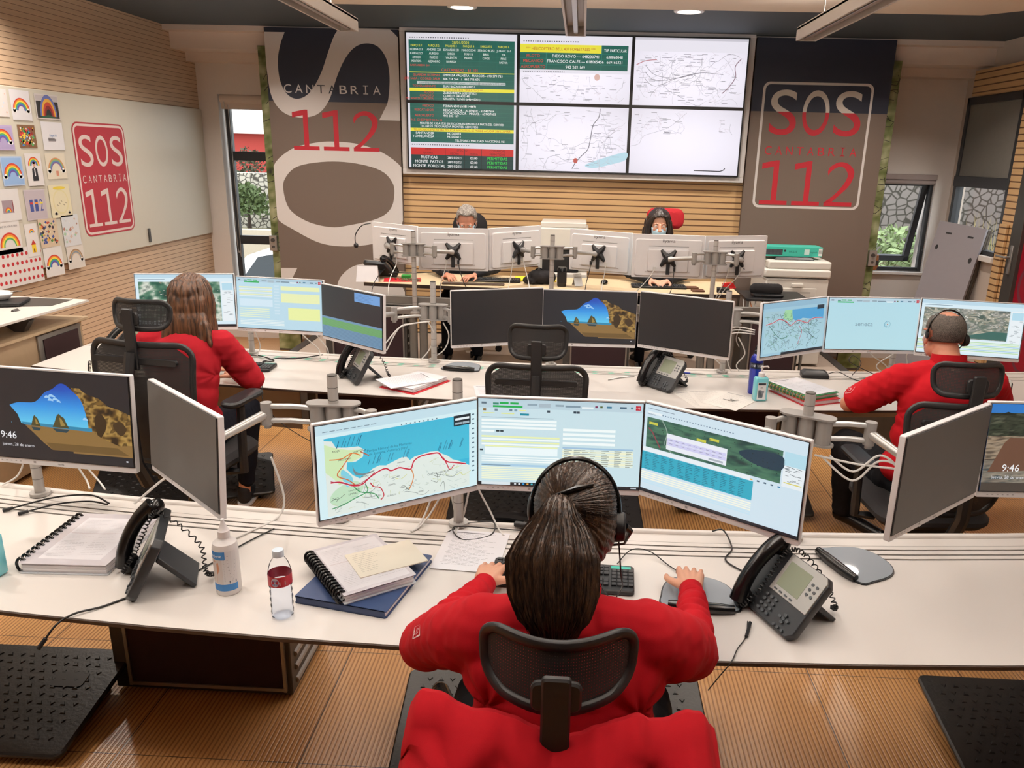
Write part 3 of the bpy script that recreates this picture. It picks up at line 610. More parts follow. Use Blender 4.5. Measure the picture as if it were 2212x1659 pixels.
# a small slot handle on the board
q = onX(322, 508, -3.87); g = G(); g.rslab((-3.865, q.y, q.z), (.012, .03, .12), .006, ax='x'); tag(g.build('slot_handle', DGREY), 'small dark upright slot handle low on the white board', 'handle')
# ============================================================ DESKS
def curve_pts(f, x0, x1, n=16): return [(x0+(x1-x0)*i/n, f(x0+(x1-x0)*i/n)) for i in range(n+1)]
def strip(g, fa, fb, x0, x1, z0, z1, n=16):
    g.loft([[V((x, fa(x), z0)), V((x, fb(x), z0)), V((x, fb(x), z1)), V((x, fa(x), z1))] for x in [x0+(x1-x0)*i/n for i in range(n+1)]])
def pedestal(parent, x0, x1, y0, y1, z0, z1, side=1, col=MAROON, frame=DGREY):
    g = G(); g.bb(x0, x1, y0, y1, z0, z1); p = g.build('pedestal', frame, parent, bevel=.006)
    g = G(); g.bb(x0+.07, x1-.03, y0-.006, y0, z0+.035, z1-.03); g.build('fabric_panel', col, p)
    g = G(); t = .012
    for a in ((x0+.058, x0+.07, z0+.02, z1-.03), (x1-.03, x1-.018, z0+.02, z1-.03), (x0+.07, x1-.03, z0+.022, z0+.035)): g.bb(a[0], a[1], y0-.012, y0, a[2], a[3])
    g.build('panel_frame', ALU, p)
    g = G(); xs = x1 if side > 0 else x0; n = 9
    for i in range(n): zz = z0+.04+(z1-z0-.08)*i/(n-1); g.cyl((xs, y0+.04, zz), (xs, y1-.04, zz), .012, n=8)
    g.build('ribbed_side', mat('ribbed_side_grey', '#9a938c', .5), p); return p
def desk_row(name, label, ff, fr, x0, x1, z, peds, grooves=3):
    t = thing(name, label, 'desk', (0, 0, 0))
    g = G(); strip(g, ff, lambda x: fr(x)-.19, x0, x1, z-.014, z); g.build('worktop', DESKW, t)
    g = G(); strip(g, lambda x: ff(x)-.006, lambda x: ff(x), x0-.004, x1+.004, z-.012, z-.0015); g.bb(x0-.006, x0, ff(x0), fr(x0)-.02, z-.012, z-.002); g.bb(x1, x1+.006, ff(x1), fr(x1)-.02, z-.012, z-.002); g.build('edge_band', EDGE, t)
    g = G()
    for i in range(3): a = .185-.032*i; strip(g, (lambda a: lambda x: fr(x)-a+.0045)(a), (lambda a: lambda x: fr(x)-a+.0275)(a), x0, x1, z-.012, z)
    strip(g, lambda x: fr(x)-.086, lambda x: fr(x)-.03, x0, x1, z-.018, z-.003); g.build('cable_rail', DESKW, t)
    g = G(); strip(g, lambda x: fr(x)-.19, lambda x: fr(x)-.084, x0, x1, z-.03, z-.0035); g.build('rail_grooves', mat('groove_black', '#1a1613', .7), t)
    g = G(); strip(g, lambda x: fr(x)-.03, lambda x: fr(x), x0, x1, z-.04, z+.006); g.build('rear_lip', mat('rail_white', '#e4ded8', .4), t, bevel=.008)
    g = G(); strip(g, lambda x: ff(x)+.30, lambda x: ff(x)+.34, x0+.3, x1-.3, z-.07, z-.02); strip(g, lambda x: fr(x)-.16, lambda x: fr(x)-.10, x0+.1, x1-.1, z-.09, z-.03); g.build('support_beam', DGREY, t)
    for p in peds: pedestal(t, *p)
    return t
FA = lambda x: 1.775+.032*x*x
FB = lambda x: 2.52+.034*x*x
MA = lambda x: 3.93+.036*x*x
MBk = lambda x: 4.735+.026*x*x
DZ = .73
desk_row('desk_row', 'long curved white desk in the foreground where the woman with the ponytail works', FA, FB, -3.05, 3.05, DZ, [(-1.70, -1.02, 2.45, 2.82, .012, .55), (1.9, 2.5, 2.5, 2.85, .012, .55)])
desk_row('desk_row', 'long curved white desk across the middle of the room with three workplaces', MA, MBk, -3.2, 3.2, DZ, [(-1.62, -.95, 4.45, 4.85, .012, .62), (.55, 1.25, 4.45, 4.85, .012, .62), (-3.1, -2.5, 4.5, 4.85, .012, .6)])
# light cable-duct panels behind and below the middle desk
g = G(); strip(g, lambda x: MA(x)+.52, lambda x: MA(x)+.53, -2.4, -1.7, .30, .55); tag(g.build('modesty_panel', mat('warm_grey_panel', '#b7a797', .5), bevel=.003), 'low beige panel under the middle desk, behind the long-haired woman', 'panel')
g = G(); strip(g, lambda x: MA(x)+.50, lambda x: MA(x)+.51, 0.35, 2.1, .52, .70); tag(g.build('modesty_panel', mat('warm_grey_panel', '#b7a797', .5), bevel=.003), 'low beige panel under the middle desk, below the blue bottle', 'panel')
# supervisors' desk on the platform
BZ = .98
SA = lambda x: 6.08+.05*x*x*.6
SB = lambda x: 6.74+.05*x*x*.4
WOODT = mat('pale_wood_top', '#dcc4a0', .4, var=.04, scale=10)
sd = thing('supervisor_desk', 'pale wooden desk on the raised platform below the video wall', 'desk', (0, 0, 0))
g = G(); strip(g, SA, SB, -1.72, 1.28, BZ-.03, BZ); g.build('worktop', WOODT, sd, bevel=.004)
g = G(); strip(g, lambda x: SA(x)-.006, SA, -1.72, 1.28, BZ-.03, BZ-.002); g.build('edge_band', EDGE, sd)
g = G(); strip(g, lambda x: SA(x)-.22, lambda x: SA(x)-.19, -1.80, 1.45, BZ-.12, BZ-.06); strip(g, lambda x: SA(x)-.22, lambda x: SA(x)-.02, -1.80, 1.45, BZ-.135, BZ-.12); g.build('cable_tray', GREYM, sd, bevel=.004)
for i in range(22):
    pass
g = G()
for i in range(34):
    x = -1.7+i*.09; g.cyl((x, SA(x)-.13, BZ-.095), (x+.07, SA(x+.07)-.13, BZ-.095), .022, n=8)
tag(g.build('cable_chain', DGREY, sd), None, None, None, 'stuff')
g = G(); g.bb(-1.78, -1.10, 5.90, 5.97, BZ-.20, BZ-.14); g.bb(-.95, .60, 5.9, 5.97, BZ-.20, BZ-.14); g.build('support_beam', ALU, sd, bevel=.006)
for x0, x1 in ((-1.98, -1.33), (-.10, .42), (1.28, 1.72)): pedestal(sd, x0, x1, 5.93, 6.3, .245, BZ-.16)
g = G()
for x in (-1.28, -1.20, .98, 1.06, 1.20): g.cyl((x, 5.95, .245), (x, 5.95, BZ-.14), .032)
for k, x in enumerate((-1.28, -1.20, .98, 1.06, 1.20)):
    g = G(); g.cyl((x, 5.95, .245), (x, 5.95, BZ-.14), .032); g.build('leg', GREYM, sd)
# dark mesh shelf beside the supervisors' desk, right
sh = thing('side_shelf', 'low dark shelf at the right end of the supervisor desk full of cables', 'shelf', (1.55, 6.2, .245))
g = G(); g.bb(-.24, .26, -.15, .25, .70, .72); g.build('shelf_board', BLACK, sh, bevel=.003)
g = G(); g.bb(-.22, .22, -.1, .2, 0, .5); g.build('grille_box', line_mat('vertical_grille', '#6f675f', '#3d3833', 'X', .03, .012, .5), sh, bevel=.004)
for sx1 in (-.22, .24):
    for sy1 in (-.13, .23): g = G(); g.cyl((sx1, sy1, 0), (sx1, sy1, .70), .012); g.build('leg', GREYM, sh)
# side counter on the left
ct = thing('side_counter', 'white side counter along the left wall with a dark inset at its far end', 'counter', (-3.3, 5.0, 0))
R_ = rot2(rad(3))
g = G(); g.prism([(-.55, .02), (.06, -.02), (.04, -1.6), (-.5, -1.6)], .985, 1.0); g.build('worktop', DESKW, ct, bevel=.002)
g = G(); g.prism([(-.38, -.03), (-.03, -.05), (-.03, -.27), (-.22, -.33), (-.36, -.22)], .9995, 1.003); g.build('dark_inset', DGREY, ct)
g = G(); g.bb(-.53, .0, -1.6, .04, .855, .875); g.build('lower_shelf', mat('beige_counter', '#b39d80', .5), ct, bevel=.003)
g = G(); g.bb(-.50, -.04, -1.6, .02, .03, .855); cb_ = g.build('cabinet_body', mat('beige_counter', '#b39d80', .5), ct, bevel=.003)
g = G(); g.bb(-.04, -.025, -.44, -.02, .2, .84); g.build('side_frame', GREYM, cb_, bevel=.003)
g = G(); g.bb(-.025, -.018, -.40, -.06, .2, .81); g.build('fabric_panel', MAROON, cb_)
g = G(); g.box((-.12, -.45, .93), (.12, .05, .12), Matrix.Rotation(rad(35), 3, 'Y')); g.build('bracket', DGREY, ct, bevel=.003)

# ============================================================ SCREEN CONTENT (u,v in 0..1)
class Sc:
    def __init__(s, parent, W=.527, H=.296):
        s.cv = Cv(.00012); s.W, s.H = W, H; s.cv.T = lambda x, y, l: V((-W/2+x*W, -.0135-l*.00012, y*H-H/2+.0085)); s.p = parent
    def r(s, x0, y0, x1, y1, c, l=1): s.cv.rect(x0, y0, x1, y1, c, l)
    def ln(s, pts, w_, c, l=2, sm=True):
        A = s.W/s.H; P = [(x, y/A) for x, y in pts]
        if sm and len(P) > 2: P = seg(P, 5)
        T0 = s.cv.T; s.cv.T = lambda x, y, l_: T0(x, y*A, l_); s.cv.line(P, w_, c, l); s.cv.T = T0
    def pl(s, pts, c, l=1, sm=False): s.cv.poly(smooth(pts, 4) if sm else pts, c, l)
    def tx(s, t, x, y, h, c, l=4, al='l', shear=0):
        vs, fs = text_geo(t, 2)
        if not vs: return
        sc = h/.73; kx = sc*s.H/s.W; x0 = min(v[0] for v in vs); x1 = max(v[0] for v in vs); off = {'l': 0, 'c': -(x1-x0)*kx/2, 'r': -(x1-x0)*kx}[al]
        s.cv._add([(x+off+(v[0]-x0)*kx, y+v[1]*sc) for v in vs], fs, lin(c), l)
    def done(s): return s.cv.build('screen', SCREEN, s.p)
def noisepatch(s, x0, y0, x1, y1, nx, ny, pal, fx, fy, seed, l=1, con=.9):
    cs = [lin(c) for c in pal]
    def fn(u, v):
        k = noise.noise(V((u*fx, v*fy, seed)))*con+noise.noise(V((u*fx*2.7, v*fy*2.7, seed+3)))*.55*con; k = max(0, min(.999, .5+k)); i = k*(len(cs)-1); a = int(i); f = i-a; return [cs[a][q]*(1-f)+cs[a+1][q]*f for q in range(3)]
    s.cv.grid(x0, y0, x1, y1, nx, ny, fn, l)
def cave(s, clock=True):
    s.r(0, 0, 1, 1, '#232326', 0)
    noisepatch(s, .62, .14, 1, .84, 50, 60, ('#2f2212', '#5c4320', '#8d6c34', '#b08d4c', '#4a3518', '#7a5c2c'), 5, 7, 2.0, 1)
    s.pl([(.60, 1), (1, 1), (1, .58), (.93, .63), (.86, .66), (.80, .74), (.74, .77), (.70, .80), (.66, .86), (.60, .90)], '#232326', 2); s.pl([(.60, .10), (1, .10), (1, .24), (.9, .22), (.80, .27), (.75, .29), (.62, .31)], '#8b6b3c', 2)
    s.pl([(.76, .50), (.80, .58), (.84, .48), (.82, .36), (.78, .30)], '#3a2a15', 2, True); s.pl([(.88, .45), (.93, .50), (.97, .42), (.93, .34)], '#42301a', 2, True)
    arch = [(.19, .60), (.24, .632), (.30, .64), (.36, .65), (.40, .70), (.44, .77), (.49, .81), (.53, .865), (.56, .88), (.59, .86), (.63, .80), (.665, .74), (.69, .66), (.705, .55), (.715, .45), (.715, .38)]
    P = seg(arch, 3); n = len(P); pts = []; cols = []
    K = 7
    for j in range(K):
        for x, y in P:
            yy = max(y, .40); yy = yy+(.40-yy)*j/(K-1); pts.append((x, yy)); f_ = max(0, min(1, (yy-.42)/.40)); a_, b_, c_ = lin('#5fc4ea'), lin('#2f92e2'), lin('#1848b4'); cols.append(tuple((a_[q]*(1-2*f_)+b_[q]*2*f_) if f_ < .5 else (b_[q]*(2-2*f_)+c_[q]*(2*f_-1)) for q in range(3)))
    s.cv._add(pts, [(j*n+i, j*n+i+1, (j+1)*n+i+1, (j+1)*n+i) for j in range(K-1) for i in range(n-1)], cols, 3)
    s.pl([(.26, .42), (.74, .40), (.74, .36), (.28, .385)], '#2f86ab', 4); s.pl([(.19, .60), (.24, .50), (.26, .40), (.30, .38), (.20, .38), (.14, .6)], '#232326', 5)
    s.pl([(.28, .39), (.75, .36), (.80, .30), (.98, .18), (1, .12), (.46, .12), (.40, .20), (.34, .30)], '#8b6b3c', 4); s.pl([(.42, .2), (.9, .2), (.98, .12), (.46, .12)], '#6e542d', 5)
    for cx, hh, w_ in ((.36, .12, .065), (.53, .155, .115)):
        s.pl([(cx-w_/2, .385), (cx-w_*.38, .43), (cx-w_*.2, .385+hh*.85), (cx-w_*.08, .385+hh), (cx+w_*.1, .385+hh*.8), (cx+w_*.22, .385+hh*.72), (cx+w_*.38, .42), (cx+w_/2, .38)], '#4e4828', 6); s.pl([(cx-w_*.05, .385+hh*.75), (cx+w_*.08, .385+hh*.6), (cx+w_*.28, .41), (cx, .40)], '#9c8244', 7); s.pl([(cx-w_/2, .37), (cx+w_/2, .365), (cx+w_*.3, .33), (cx-w_*.3, .335)], '#26414a', 6)
    for x, y, q in ((.455, .72, .02), (.485, .735, .025), (.51, .70, .022), (.475, .69, .02), (.53, .68, .014), (.70, .50, .018)): s.pl([(x-q, y-.008), (x-q*.4, y+.018), (x+q*.5, y+.008), (x+q, y-.014), (x, y-.01)], '#9cc9ee', 5, True)
    if clock: s.tx('9:46', .11, .22, .085, '#f0f0f2', 8); s.tx('jueves, 28 de enero', .115, .135, .036, '#e4e4e8', 8)
    s.r(.955, .045, .968, .062, '#cfcfd4', 8)
def rocky(s):
    s.r(0, 0, 1, 1, '#2b77c4', 0); noisepatch(s, 0, .62, 1, .90, 60, 24, ('#12170f', '#232a20', '#3c4434', '#1a2018', '#565a48'), 9, 6, 4.0, 1); noisepatch(s, 0, .34, 1, .64, 60, 30, ('#4a4138', '#8d7a63', '#a3917a', '#6d5f50', '#3c352d'), 8, 7, 6.0, 2); noisepatch(s, 0, .08, 1, .36, 60, 26, ('#3d4a4c', '#75695c', '#8b8476', '#57564f', '#9a8f7e'), 6, 9, 8.0, 3); s.r(0, 0, 1, .10, '#463e37', 4)
    for i in range(12): s.pl([(i*.085-.03, .88), (i*.085+.02, .90+.02*sin(i*2.3)), (i*.085+.07, .88)], '#20261c', 4)
    s.pl([(.03, .22), (.30, .25), (.33, .56), (.29, .62), (.14, .62), (.11, .56)], '#6b4a39', 5)
    s.tx('9:46', .12, .235, .085, '#f0f0f2', 7); s.tx('jueves, 28 de enero', .06, .15, .036, '#e4e4e8', 7)
def browser(s, c='#cfe0ea'):
    s.r(0, 0, 1, 1, c, 0); s.r(0, .93, 1, 1, '#b9d3e2', 1); s.r(.02, .945, .16, .955, '#7f97a8', 2)
    for i in range(22): s.r(.28+i*.02, .885, .288+i*.02, .897, '#6a7d8c', 2)
def road(s, pts, w_, c, edge=None, l=4):
    if edge: s.ln(pts, w_*1.6, edge, l-1)
    s.ln(pts, w_, c, l)
def coast_map(s):
    s.r(0, 0, 1, 1, '#d4eef3', 0); s.r(0, .90, 1, 1, '#c3e0ea', 1)
    for i in range(9): s.r(.5+i*.028, .865, .508+i*.028, .878, '#4e6d7c', 3)
    for i in range(8): s.r(.04+i*.04, .925, .07+i*.04, .932, '#6d8695', 3)
    for i in range(13): s.r(.965, .84-i*.055, .98, .855-i*.055, '#55707e', 3)
    s.pl([(.045, .02), (.045, .80), (.08, .86), (.945, .86), (.945, .02)], '#35b6d9', 1)
    s.cv.grid(.045, .35, .945, .86, 6, 5, lambda u, v: [a*(1-.25*v)+b*.25*v for a, b in zip(lin('#45c1dd'), lin('#1a92c4'))], 2)
    land = [(.045, .02), (.045, .84), (.09, .82), (.11, .75), (.17, .73), (.24, .72), (.27, .68), (.265, .60), (.22, .56), (.17, .57), (.165, .50), (.20, .42), (.24, .37), (.28, .40), (.32, .45), (.36, .47), (.40, .455), (.46, .49), (.50, .51), (.53, .505), (.55, .46), (.58, .49), (.63, .50), (.68, .51), (.73, .50), (.76, .46), (.80, .42), (.83, .37), (.88, .33), (.945, .26), (.945, .02)]
    s.pl(land, '#dfe9e2', 3); s.pl([(.045, .50), (.045, .80), (.10, .75), (.18, .70), (.26, .68), (.255, .60), (.2, .57), (.15, .58), (.15, .48), (.2, .40), (.12, .34), (.09, .42)], '#cfe8b6', 4); s.pl(smooth([(.1, .3), (.2, .36), (.26, .27), (.2, .16), (.1, .12), (.06, .2)]), '#bfe0c0', 4); s.pl(smooth([(.145, .50), (.2, .38), (.17, .30), (.15, .35), (.13, .45)], 4), '#7fd0e2', 5)
    s.pl(smooth([(.20, .53), (.215, .46), (.26, .415), (.33, .43), (.30, .405), (.25, .40), (.21, .43)], 3), '#76858a', 5)
    rd = random.Random(4)
    for i in range(85):      # hill shading
        x, y = rd.uniform(.07, .92), rd.uniform(.04, .42)
        if y < .46-max(0, x-.7)*.8: s.ln([(x, y), (x+rd.uniform(-.02, .03), y+rd.uniform(-.03, .03)), (x+rd.uniform(-.02, .04), y+rd.uniform(-.05, .04))], .002, rd.choice(('#b9c9c4', '#a9bab7', '#c9d4bd', '#c6cf9e')), 5)
    R_1 = '#c4243c'; E_ = '#f1e7ea'
    road(s, [(.07, .385), (.12, .375), (.16, .34), (.2, .305), (.25, .30), (.30, .36), (.36, .41), (.40, .42), (.43, .385), (.48, .40), (.52, .375), (.555, .36), (.575, .44), (.62, .48), (.70, .485), (.74, .47), (.765, .40), (.80, .35), (.84, .33), (.92, .285)], .0085, R_1, E_, 7)
    road(s, [(.07, .40), (.13, .36), (.22, .31), (.28, .345), (.33, .405)], .004, '#b03a52', None, 8)
    road(s, [(.765, .42), (.79, .33), (.81, .26), (.84, .30)], .006, R_1, E_, 7)
    road(s, [(.30, .30), (.32, .25), (.36, .22), (.38, .13), (.36, .08)], .006, R_1, None, 7); road(s, [(.555, .36), (.57, .28), (.56, .2), (.54, .13)], .006, '#d6813a', None, 7)
    road(s, [(.07, .63), (.14, .62), (.2, .66), (.25, .62)], .006, '#e0792e', None, 6); road(s, [(.2, .66), (.15, .55), (.11, .45), (.17, .38), (.21, .31)], .006, '#cf6a35', None, 6); road(s, [(.25, .66), (.3, .60)], .006, '#b5532a', None, 6)
    for a in ([(.07, .10), (.14, .12), (.2, .16), (.28, .21), (.27, .3)], [(.2, .3), (.24, .22), (.32, .17), (.35, .1)]): road(s, a, .006, '#3f9b62', None, 6)
    for i in range(26):
        x, y = rd.uniform(.06, .88), rd.uniform(.04, .30); road(s, [(x, y), (x+rd.uniform(.02, .05), y+rd.uniform(-.04, .05)), (x+rd.uniform(.03, .10), y+rd.uniform(-.08, .08))], .0025, rd.choice(('#4d5a55', '#76837e', '#c8cf5a')), None, 6)
    for t, x, y, h in (('NOJA', .09, .70, .022), ('SANTONA', .205, .66, .022), ('ARGONOS', .12, .60, .02), ('LAREDO', .24, .375, .018), ('LIMPIAS', .17, .21, .02), ('LIENDO', .41, .22, .018), ('COLINDRES', .17, .25, .016), ('GURIEZO', .40, .10, .018), ('CASTRO URDIALES', .66, .24, .022), ('BIMBO', .60, .07, .016), ('AMPUERO', .30, .13, .018), ('ORINON', .47, .45, .015)): s.tx(t, x, y, h, '#2f3a3a', 9)
    s.tx('Parque Natural de las Marismas', .29, .64, .028, '#1d6f93', 9); s.tx('de Santona, Victoria y Joyel', .30, .60, .028, '#1d6f93', 9)
    for i in range(34):      # slanted place names over the sea
        x = rd.choice((rd.uniform(.08, .26), rd.uniform(.28, .55), rd.uniform(.72, .9))); y = .74 if x < .27 else .5; q = rd.uniform(.05, .11); s.ln([(x, y), (x+q*.22, y+q)], .003, '#1f6a90', 5, False)
    s.r(.84, .745, .955, .865, '#16242c', 8); s.r(.85, .81, .945, .835, '#e9f3f6', 9); s.r(.85, .76, .895, .785, '#9fb3bd', 9); s.r(.90, .76, .945, .785, '#9fb3bd', 9)
def app_head(s):
    for x0, x1, y, c in ((.02, .05, .95, '#5e7482'), (.09, .125, .945, '#3c8c74'), (.13, .185, .953, '#1fae52'), (.195, .245, .953, '#1fae52'), (.09, .27, .915, '#1fae52'), (.30, .36, .945, '#90a8b5'), (.37, .44, .95, '#a9bcc6'), (.37, .44, .93, '#a9bcc6'), (.47, .52, .945, '#8fa6b2'), (.53, .62, .94, '#7f98a6'), (.63, .70, .93, '#e9f2f4'), (.71, .725, .945, '#7b2b55'), (.74, .755, .945, '#57693b'), (.78, .81, .945, '#3f7c98'), (.86, .90, .945, '#4b6b80'), (.925, .94, .945, '#5c8a94')): s.r(x0, y-.008, x1, y+.014, c, 3)
    s.r(.955, .925, .985, .975, '#c01830', 4); s.tx('112', .97, .94, .022, '#ffffff', 5, 'c')
def forms(s):
    s.r(0, 0, 1, 1, '#c9e2e9', 0); s.r(0, .90, 1, 1, '#bcd4de', 1); app_head(s)
    for x, c in ((.03, '#8a6a3c'), (.10, '#6f8896'), (.19, '#6f8896'), (.22, '#7fa0ae'), (.42, '#3a4d58'), (.58, '#2f4450'), (.60, '#2f4450')): s.r(x, .865, x+.018, .89, c, 3)
    s.r(.25, .872, .29, .885, '#e7ea9a', 3); s.r(.03, .835, .10, .845, '#dfe694', 3); s.r(.14, .832, .22, .845, '#e2e99a', 3); s.r(.255, .822, .31, .845, '#1d8ea3', 4)
    Y_, Wt = '#eaf2b4', '#f1fbfa'
    for i in range(3): s.r(.02, .745-i*.04, .48, .77-i*.04, Wt, 2)
    s.r(.02, .79, .46, .795, '#8aa3af', 2)
    for i, c in enumerate((Y_, Wt, Y_, Wt)): s.r(.02, .56-i*.03, .50, .58-i*.03, c, 2)
    s.r(.11, .625, .13, .645, '#2b3a40', 3); s.r(.135, .625, .155, .645, '#2b3a40', 3); s.r(.02, .62, .1, .64, Wt, 2)
    s.r(.04, .36, .49, .445, '#ecf9fb', 2); s.r(.04, .45, .49, .465, Y_, 2); s.r(.01, .40, .03, .42, '#33454d', 3)
    for i in range(3): s.r(.02, .325-i*.025, .5, .34-i*.025, Wt, 2)
    for i in range(4): s.r(.52, .66-i*.052, .84, .69-i*.052, Wt, 2)
    s.r(.52, .455, .955, .475, '#9fc3dd', 2)
    rd = random.Random(2)
    for i in range(9):
        s.r(.52, .435-i*.022, .955, .453-i*.022, '#f1f2cf' if i % 2 else '#e5efe0', 2)
        for x in (.53, .59, .64, .69, .76, .84, .91): s.r(x, .44-i*.022, x+rd.uniform(.02, .05), .446-i*.022, '#77898a', 3)
    s.r(.02, .225, .80, .25, '#a9cfe6', 2); s.r(.02, .23, .2, .236, '#5c7482', 3)
    for i in range(7): s.r(.02, .20-i*.022, .80, .212-i*.022, '#eff5d6', 2)
    s.r(0, 0, 1, .035, '#131a20', 4); s.r(.02, 0, .20, .035, '#d9e6ea', 5)
    for i, c in enumerate(('#dfe8ec', '#dfe8ec', '#2f9be0', '#e7a33a', '#3fb5c9', '#2f74d0', '#8fa0a8', '#58b06a')): s.r(.225+i*.026, .008, .237+i*.026, .026, c, 6)
    s.r(.95, .01, .985, .024, '#c9d4da', 6)
def aerial_g(s, x0, y0, x1, y1, pal, seed, n=14, l=2):
    cs = [lin(c) for c in pal]
    def fn(u, v):
        k = noise.noise(V((u*5+seed, v*3.5, seed)))*.8+noise.noise(V((u*14, v*11, seed)))*.5; k = max(0, min(.999, .5+k)); i = k*(len(cs)-1); a = int(i); f = i-a; return [cs[a][q]*(1-f)+cs[a+1][q]*f for q in range(3)]
    s.cv.grid(x0, y0, x1, y1, n*3, n*2, fn, l)
def aerial_tbl(s):
    s.r(0, 0, 1, 1, '#cfe3ee', 0); s.r(.02, .955, .2, .962, '#8295a5', 2); s.r(.02, .90, .12, .925, '#e7f1f5', 2); s.tx('Sectores', .02, .89, .02, '#38567c', 3)
    for i in range(26): s.r(.12+i*.018, .905-i*.0, .128+i*.018, .915, '#64809a', 2)
    aerial_g(s, .02, .52, .87, .86, ('#1e3c3c', '#2d5a4d', '#4b7d62', '#3a6a58', '#26504a'), 3)
    s.pl([(.62, .74), (.72, .80), (.87, .80), (.87, .66), (.76, .64), (.66, .68)], '#1c3d4e', 4, True)
    s.ln([(.03, .74), (.06, .70), (.09, .62), (.12, .54)], .008, '#8a3f48', 5); s.ln([(.12, .86), (.16, .74), (.15, .60), (.2, .52)], .006, '#8fa59a', 5)
    rd = random.Random(6)
    for i in range(60): x, y = rd.uniform(.03, .86), rd.uniform(.53, .85); s.r(x, y, x+.006, y+.009, '#142a28', 5)
    for x, y, t in ((.04, .79, 'S. Pedro'), (.44, .78, 'Monte'), (.36, .74, 'Alto')): s.r(x-.005, y-.006, x+.055, y+.022, '#c9c94a', 5)
    s.r(.16, .55, .55, .73, '#e8ecf5', 6); s.r(.165, .60, .545, .68, '#cfcff0', 7); s.r(.165, .64, .545, .645, '#e8ecf5', 8)
    for i in range(9): s.r(.18+i*.04, .62, .2+i*.04, .625, '#8787a8', 8); s.r(.18+i*.04, .66, .2+i*.04, .665, '#8787a8', 8)
    s.r(.44, .565, .53, .585, '#a9b2bd', 8)
    s.r(.88, .50, 1, .86, '#e7eff3', 3); s.r(.88, .72, 1, .86, '#b4dcea', 4); s.r(.89, .54, .99, .55, '#d9cf5a', 5)
    for i in range(30): x, y = rd.uniform(.885, .97), rd.uniform(.56, .72); s.r(x, y, x+.02, y+.004, '#5b666d', 5)
    s.r(.0, .47, .70, .515, '#e6eef3', 3)
    s.r(.0, .26, .72, .465, '#2aa9c4', 3)
    for i in range(10):
        for j in range(12): s.r(.02+j*.056, .275+i*.019, .02+j*.056+rd.uniform(.015, .045), .281+i*.019, '#0f6c88', 4)
    for i in range(6): s.r(0, .22-i*.024, .72, .234-i*.024, '#f2f5e6' if i < 4 else '#c4e2f0', 3)
    s.r(0, .0, 1, .03, '#151c24', 4)
    for i, c in enumerate(('#d9b34a', '#3d5a70', '#3d5a70', '#3d5a70', '#2f83b0')): s.r(.70+i*.04, .475, .715+i*.04, .49, c, 5)
def aerial_wide(s, pal, seed, tbl=False):
    s.r(0, 0, 1, 1, '#d8ecf5', 0); s.r(0, .93, 1, 1, '#bcd9e8', 1); s.r(.03, .90, .3, .91, '#6f8a9c', 2)
    aerial_g(s, .03, .30 if tbl else .10, .86, .86, pal, seed, 18); s.r(.87, .10, .99, .86, '#e9f1f5', 2); s.r(.88, .70, .99, .84, '#b6dcec', 3)
    rd = random.Random(seed)
    for i in range(20): x, y = rd.uniform(.88, .96), rd.uniform(.15, .68); s.r(x, y, x+.03, y+.006, '#8a97a0', 3)
    for i in range(420 if tbl else 60): x, y = rd.uniform(.03, .84), rd.uniform(.47 if tbl else .5, .85); s.r(x, y, x+rd.uniform(.005, .02), y+rd.uniform(.004, .012), rd.choice(('#d9d5cc', '#6b6e68', '#a8927a', '#4d5650', '#eceae4')), 3)
    if tbl: s.pl([(.40, .32), (.55, .40), (.70, .46), (.86, .46), (.86, .31)], '#3f6a62', 4, False)
    if tbl:
        s.r(0, .05, .99, .28, '#e6f2f6', 3)
        for i in range(7): s.r(0, .24-i*.028, .99, .256-i*.028, ('#b9dcae', '#cfe8b6', '#a9cfe6')[i % 3], 4)
    else: s.r(0, 0, 1, .035, '#141a20', 4)
def forms2(s):
    s.r(0, 0, 1, 1, '#bcdcea', 0); s.r(0, .92, 1, 1, '#b3cfde', 1); app_head(s)
    for i in range(6): s.r(.03, .80-i*.035, .42, .825-i*.035, ('#e6ecc2', '#dcebf2')[i % 2], 2)
    s.r(.03, .44, .42, .58, '#d3e8f4', 2)
    for i in range(5): s.r(.03, .38-i*.04, .38, .40-i*.04, '#e2eed2', 2)
    for i in range(10): s.r(.44, .84-i*.06, .5, .87-i*.06, '#cbe3ef', 2)
    s.r(.52, .78, .97, .86, '#e9f0b8', 2); s.r(.52, .54, .97, .72, '#e9f0b8', 2); s.r(.60, .20, .97, .44, '#eaf2a8', 2)
    for i in range(4): s.r(.03, .16-i*.03, .55, .175-i*.03, '#e6f2f2', 2)
def dark_tbl(s):
    s.r(0, 0, 1, 1, '#26282d', 0); s.r(.56, .80, .97, .97, '#6f9fd6', 1)
    for i in range(5): s.r(.58, .93-i*.025, .8+.03*(i % 3), .936-i*.025, '#4f78ad', 2)
    s.r(0, .0, 1, .40, '#6d93b0', 1); s.r(0, .22, 1, .36, '#6fa86c', 2)
    for i in range(7): s.r(0, .345-i*.02, 1, .349-i*.02, '#558a5c', 3)
    for i in range(8): s.r(0, .20-i*.024, 1, .208-i*.024, '#557d9b', 3)
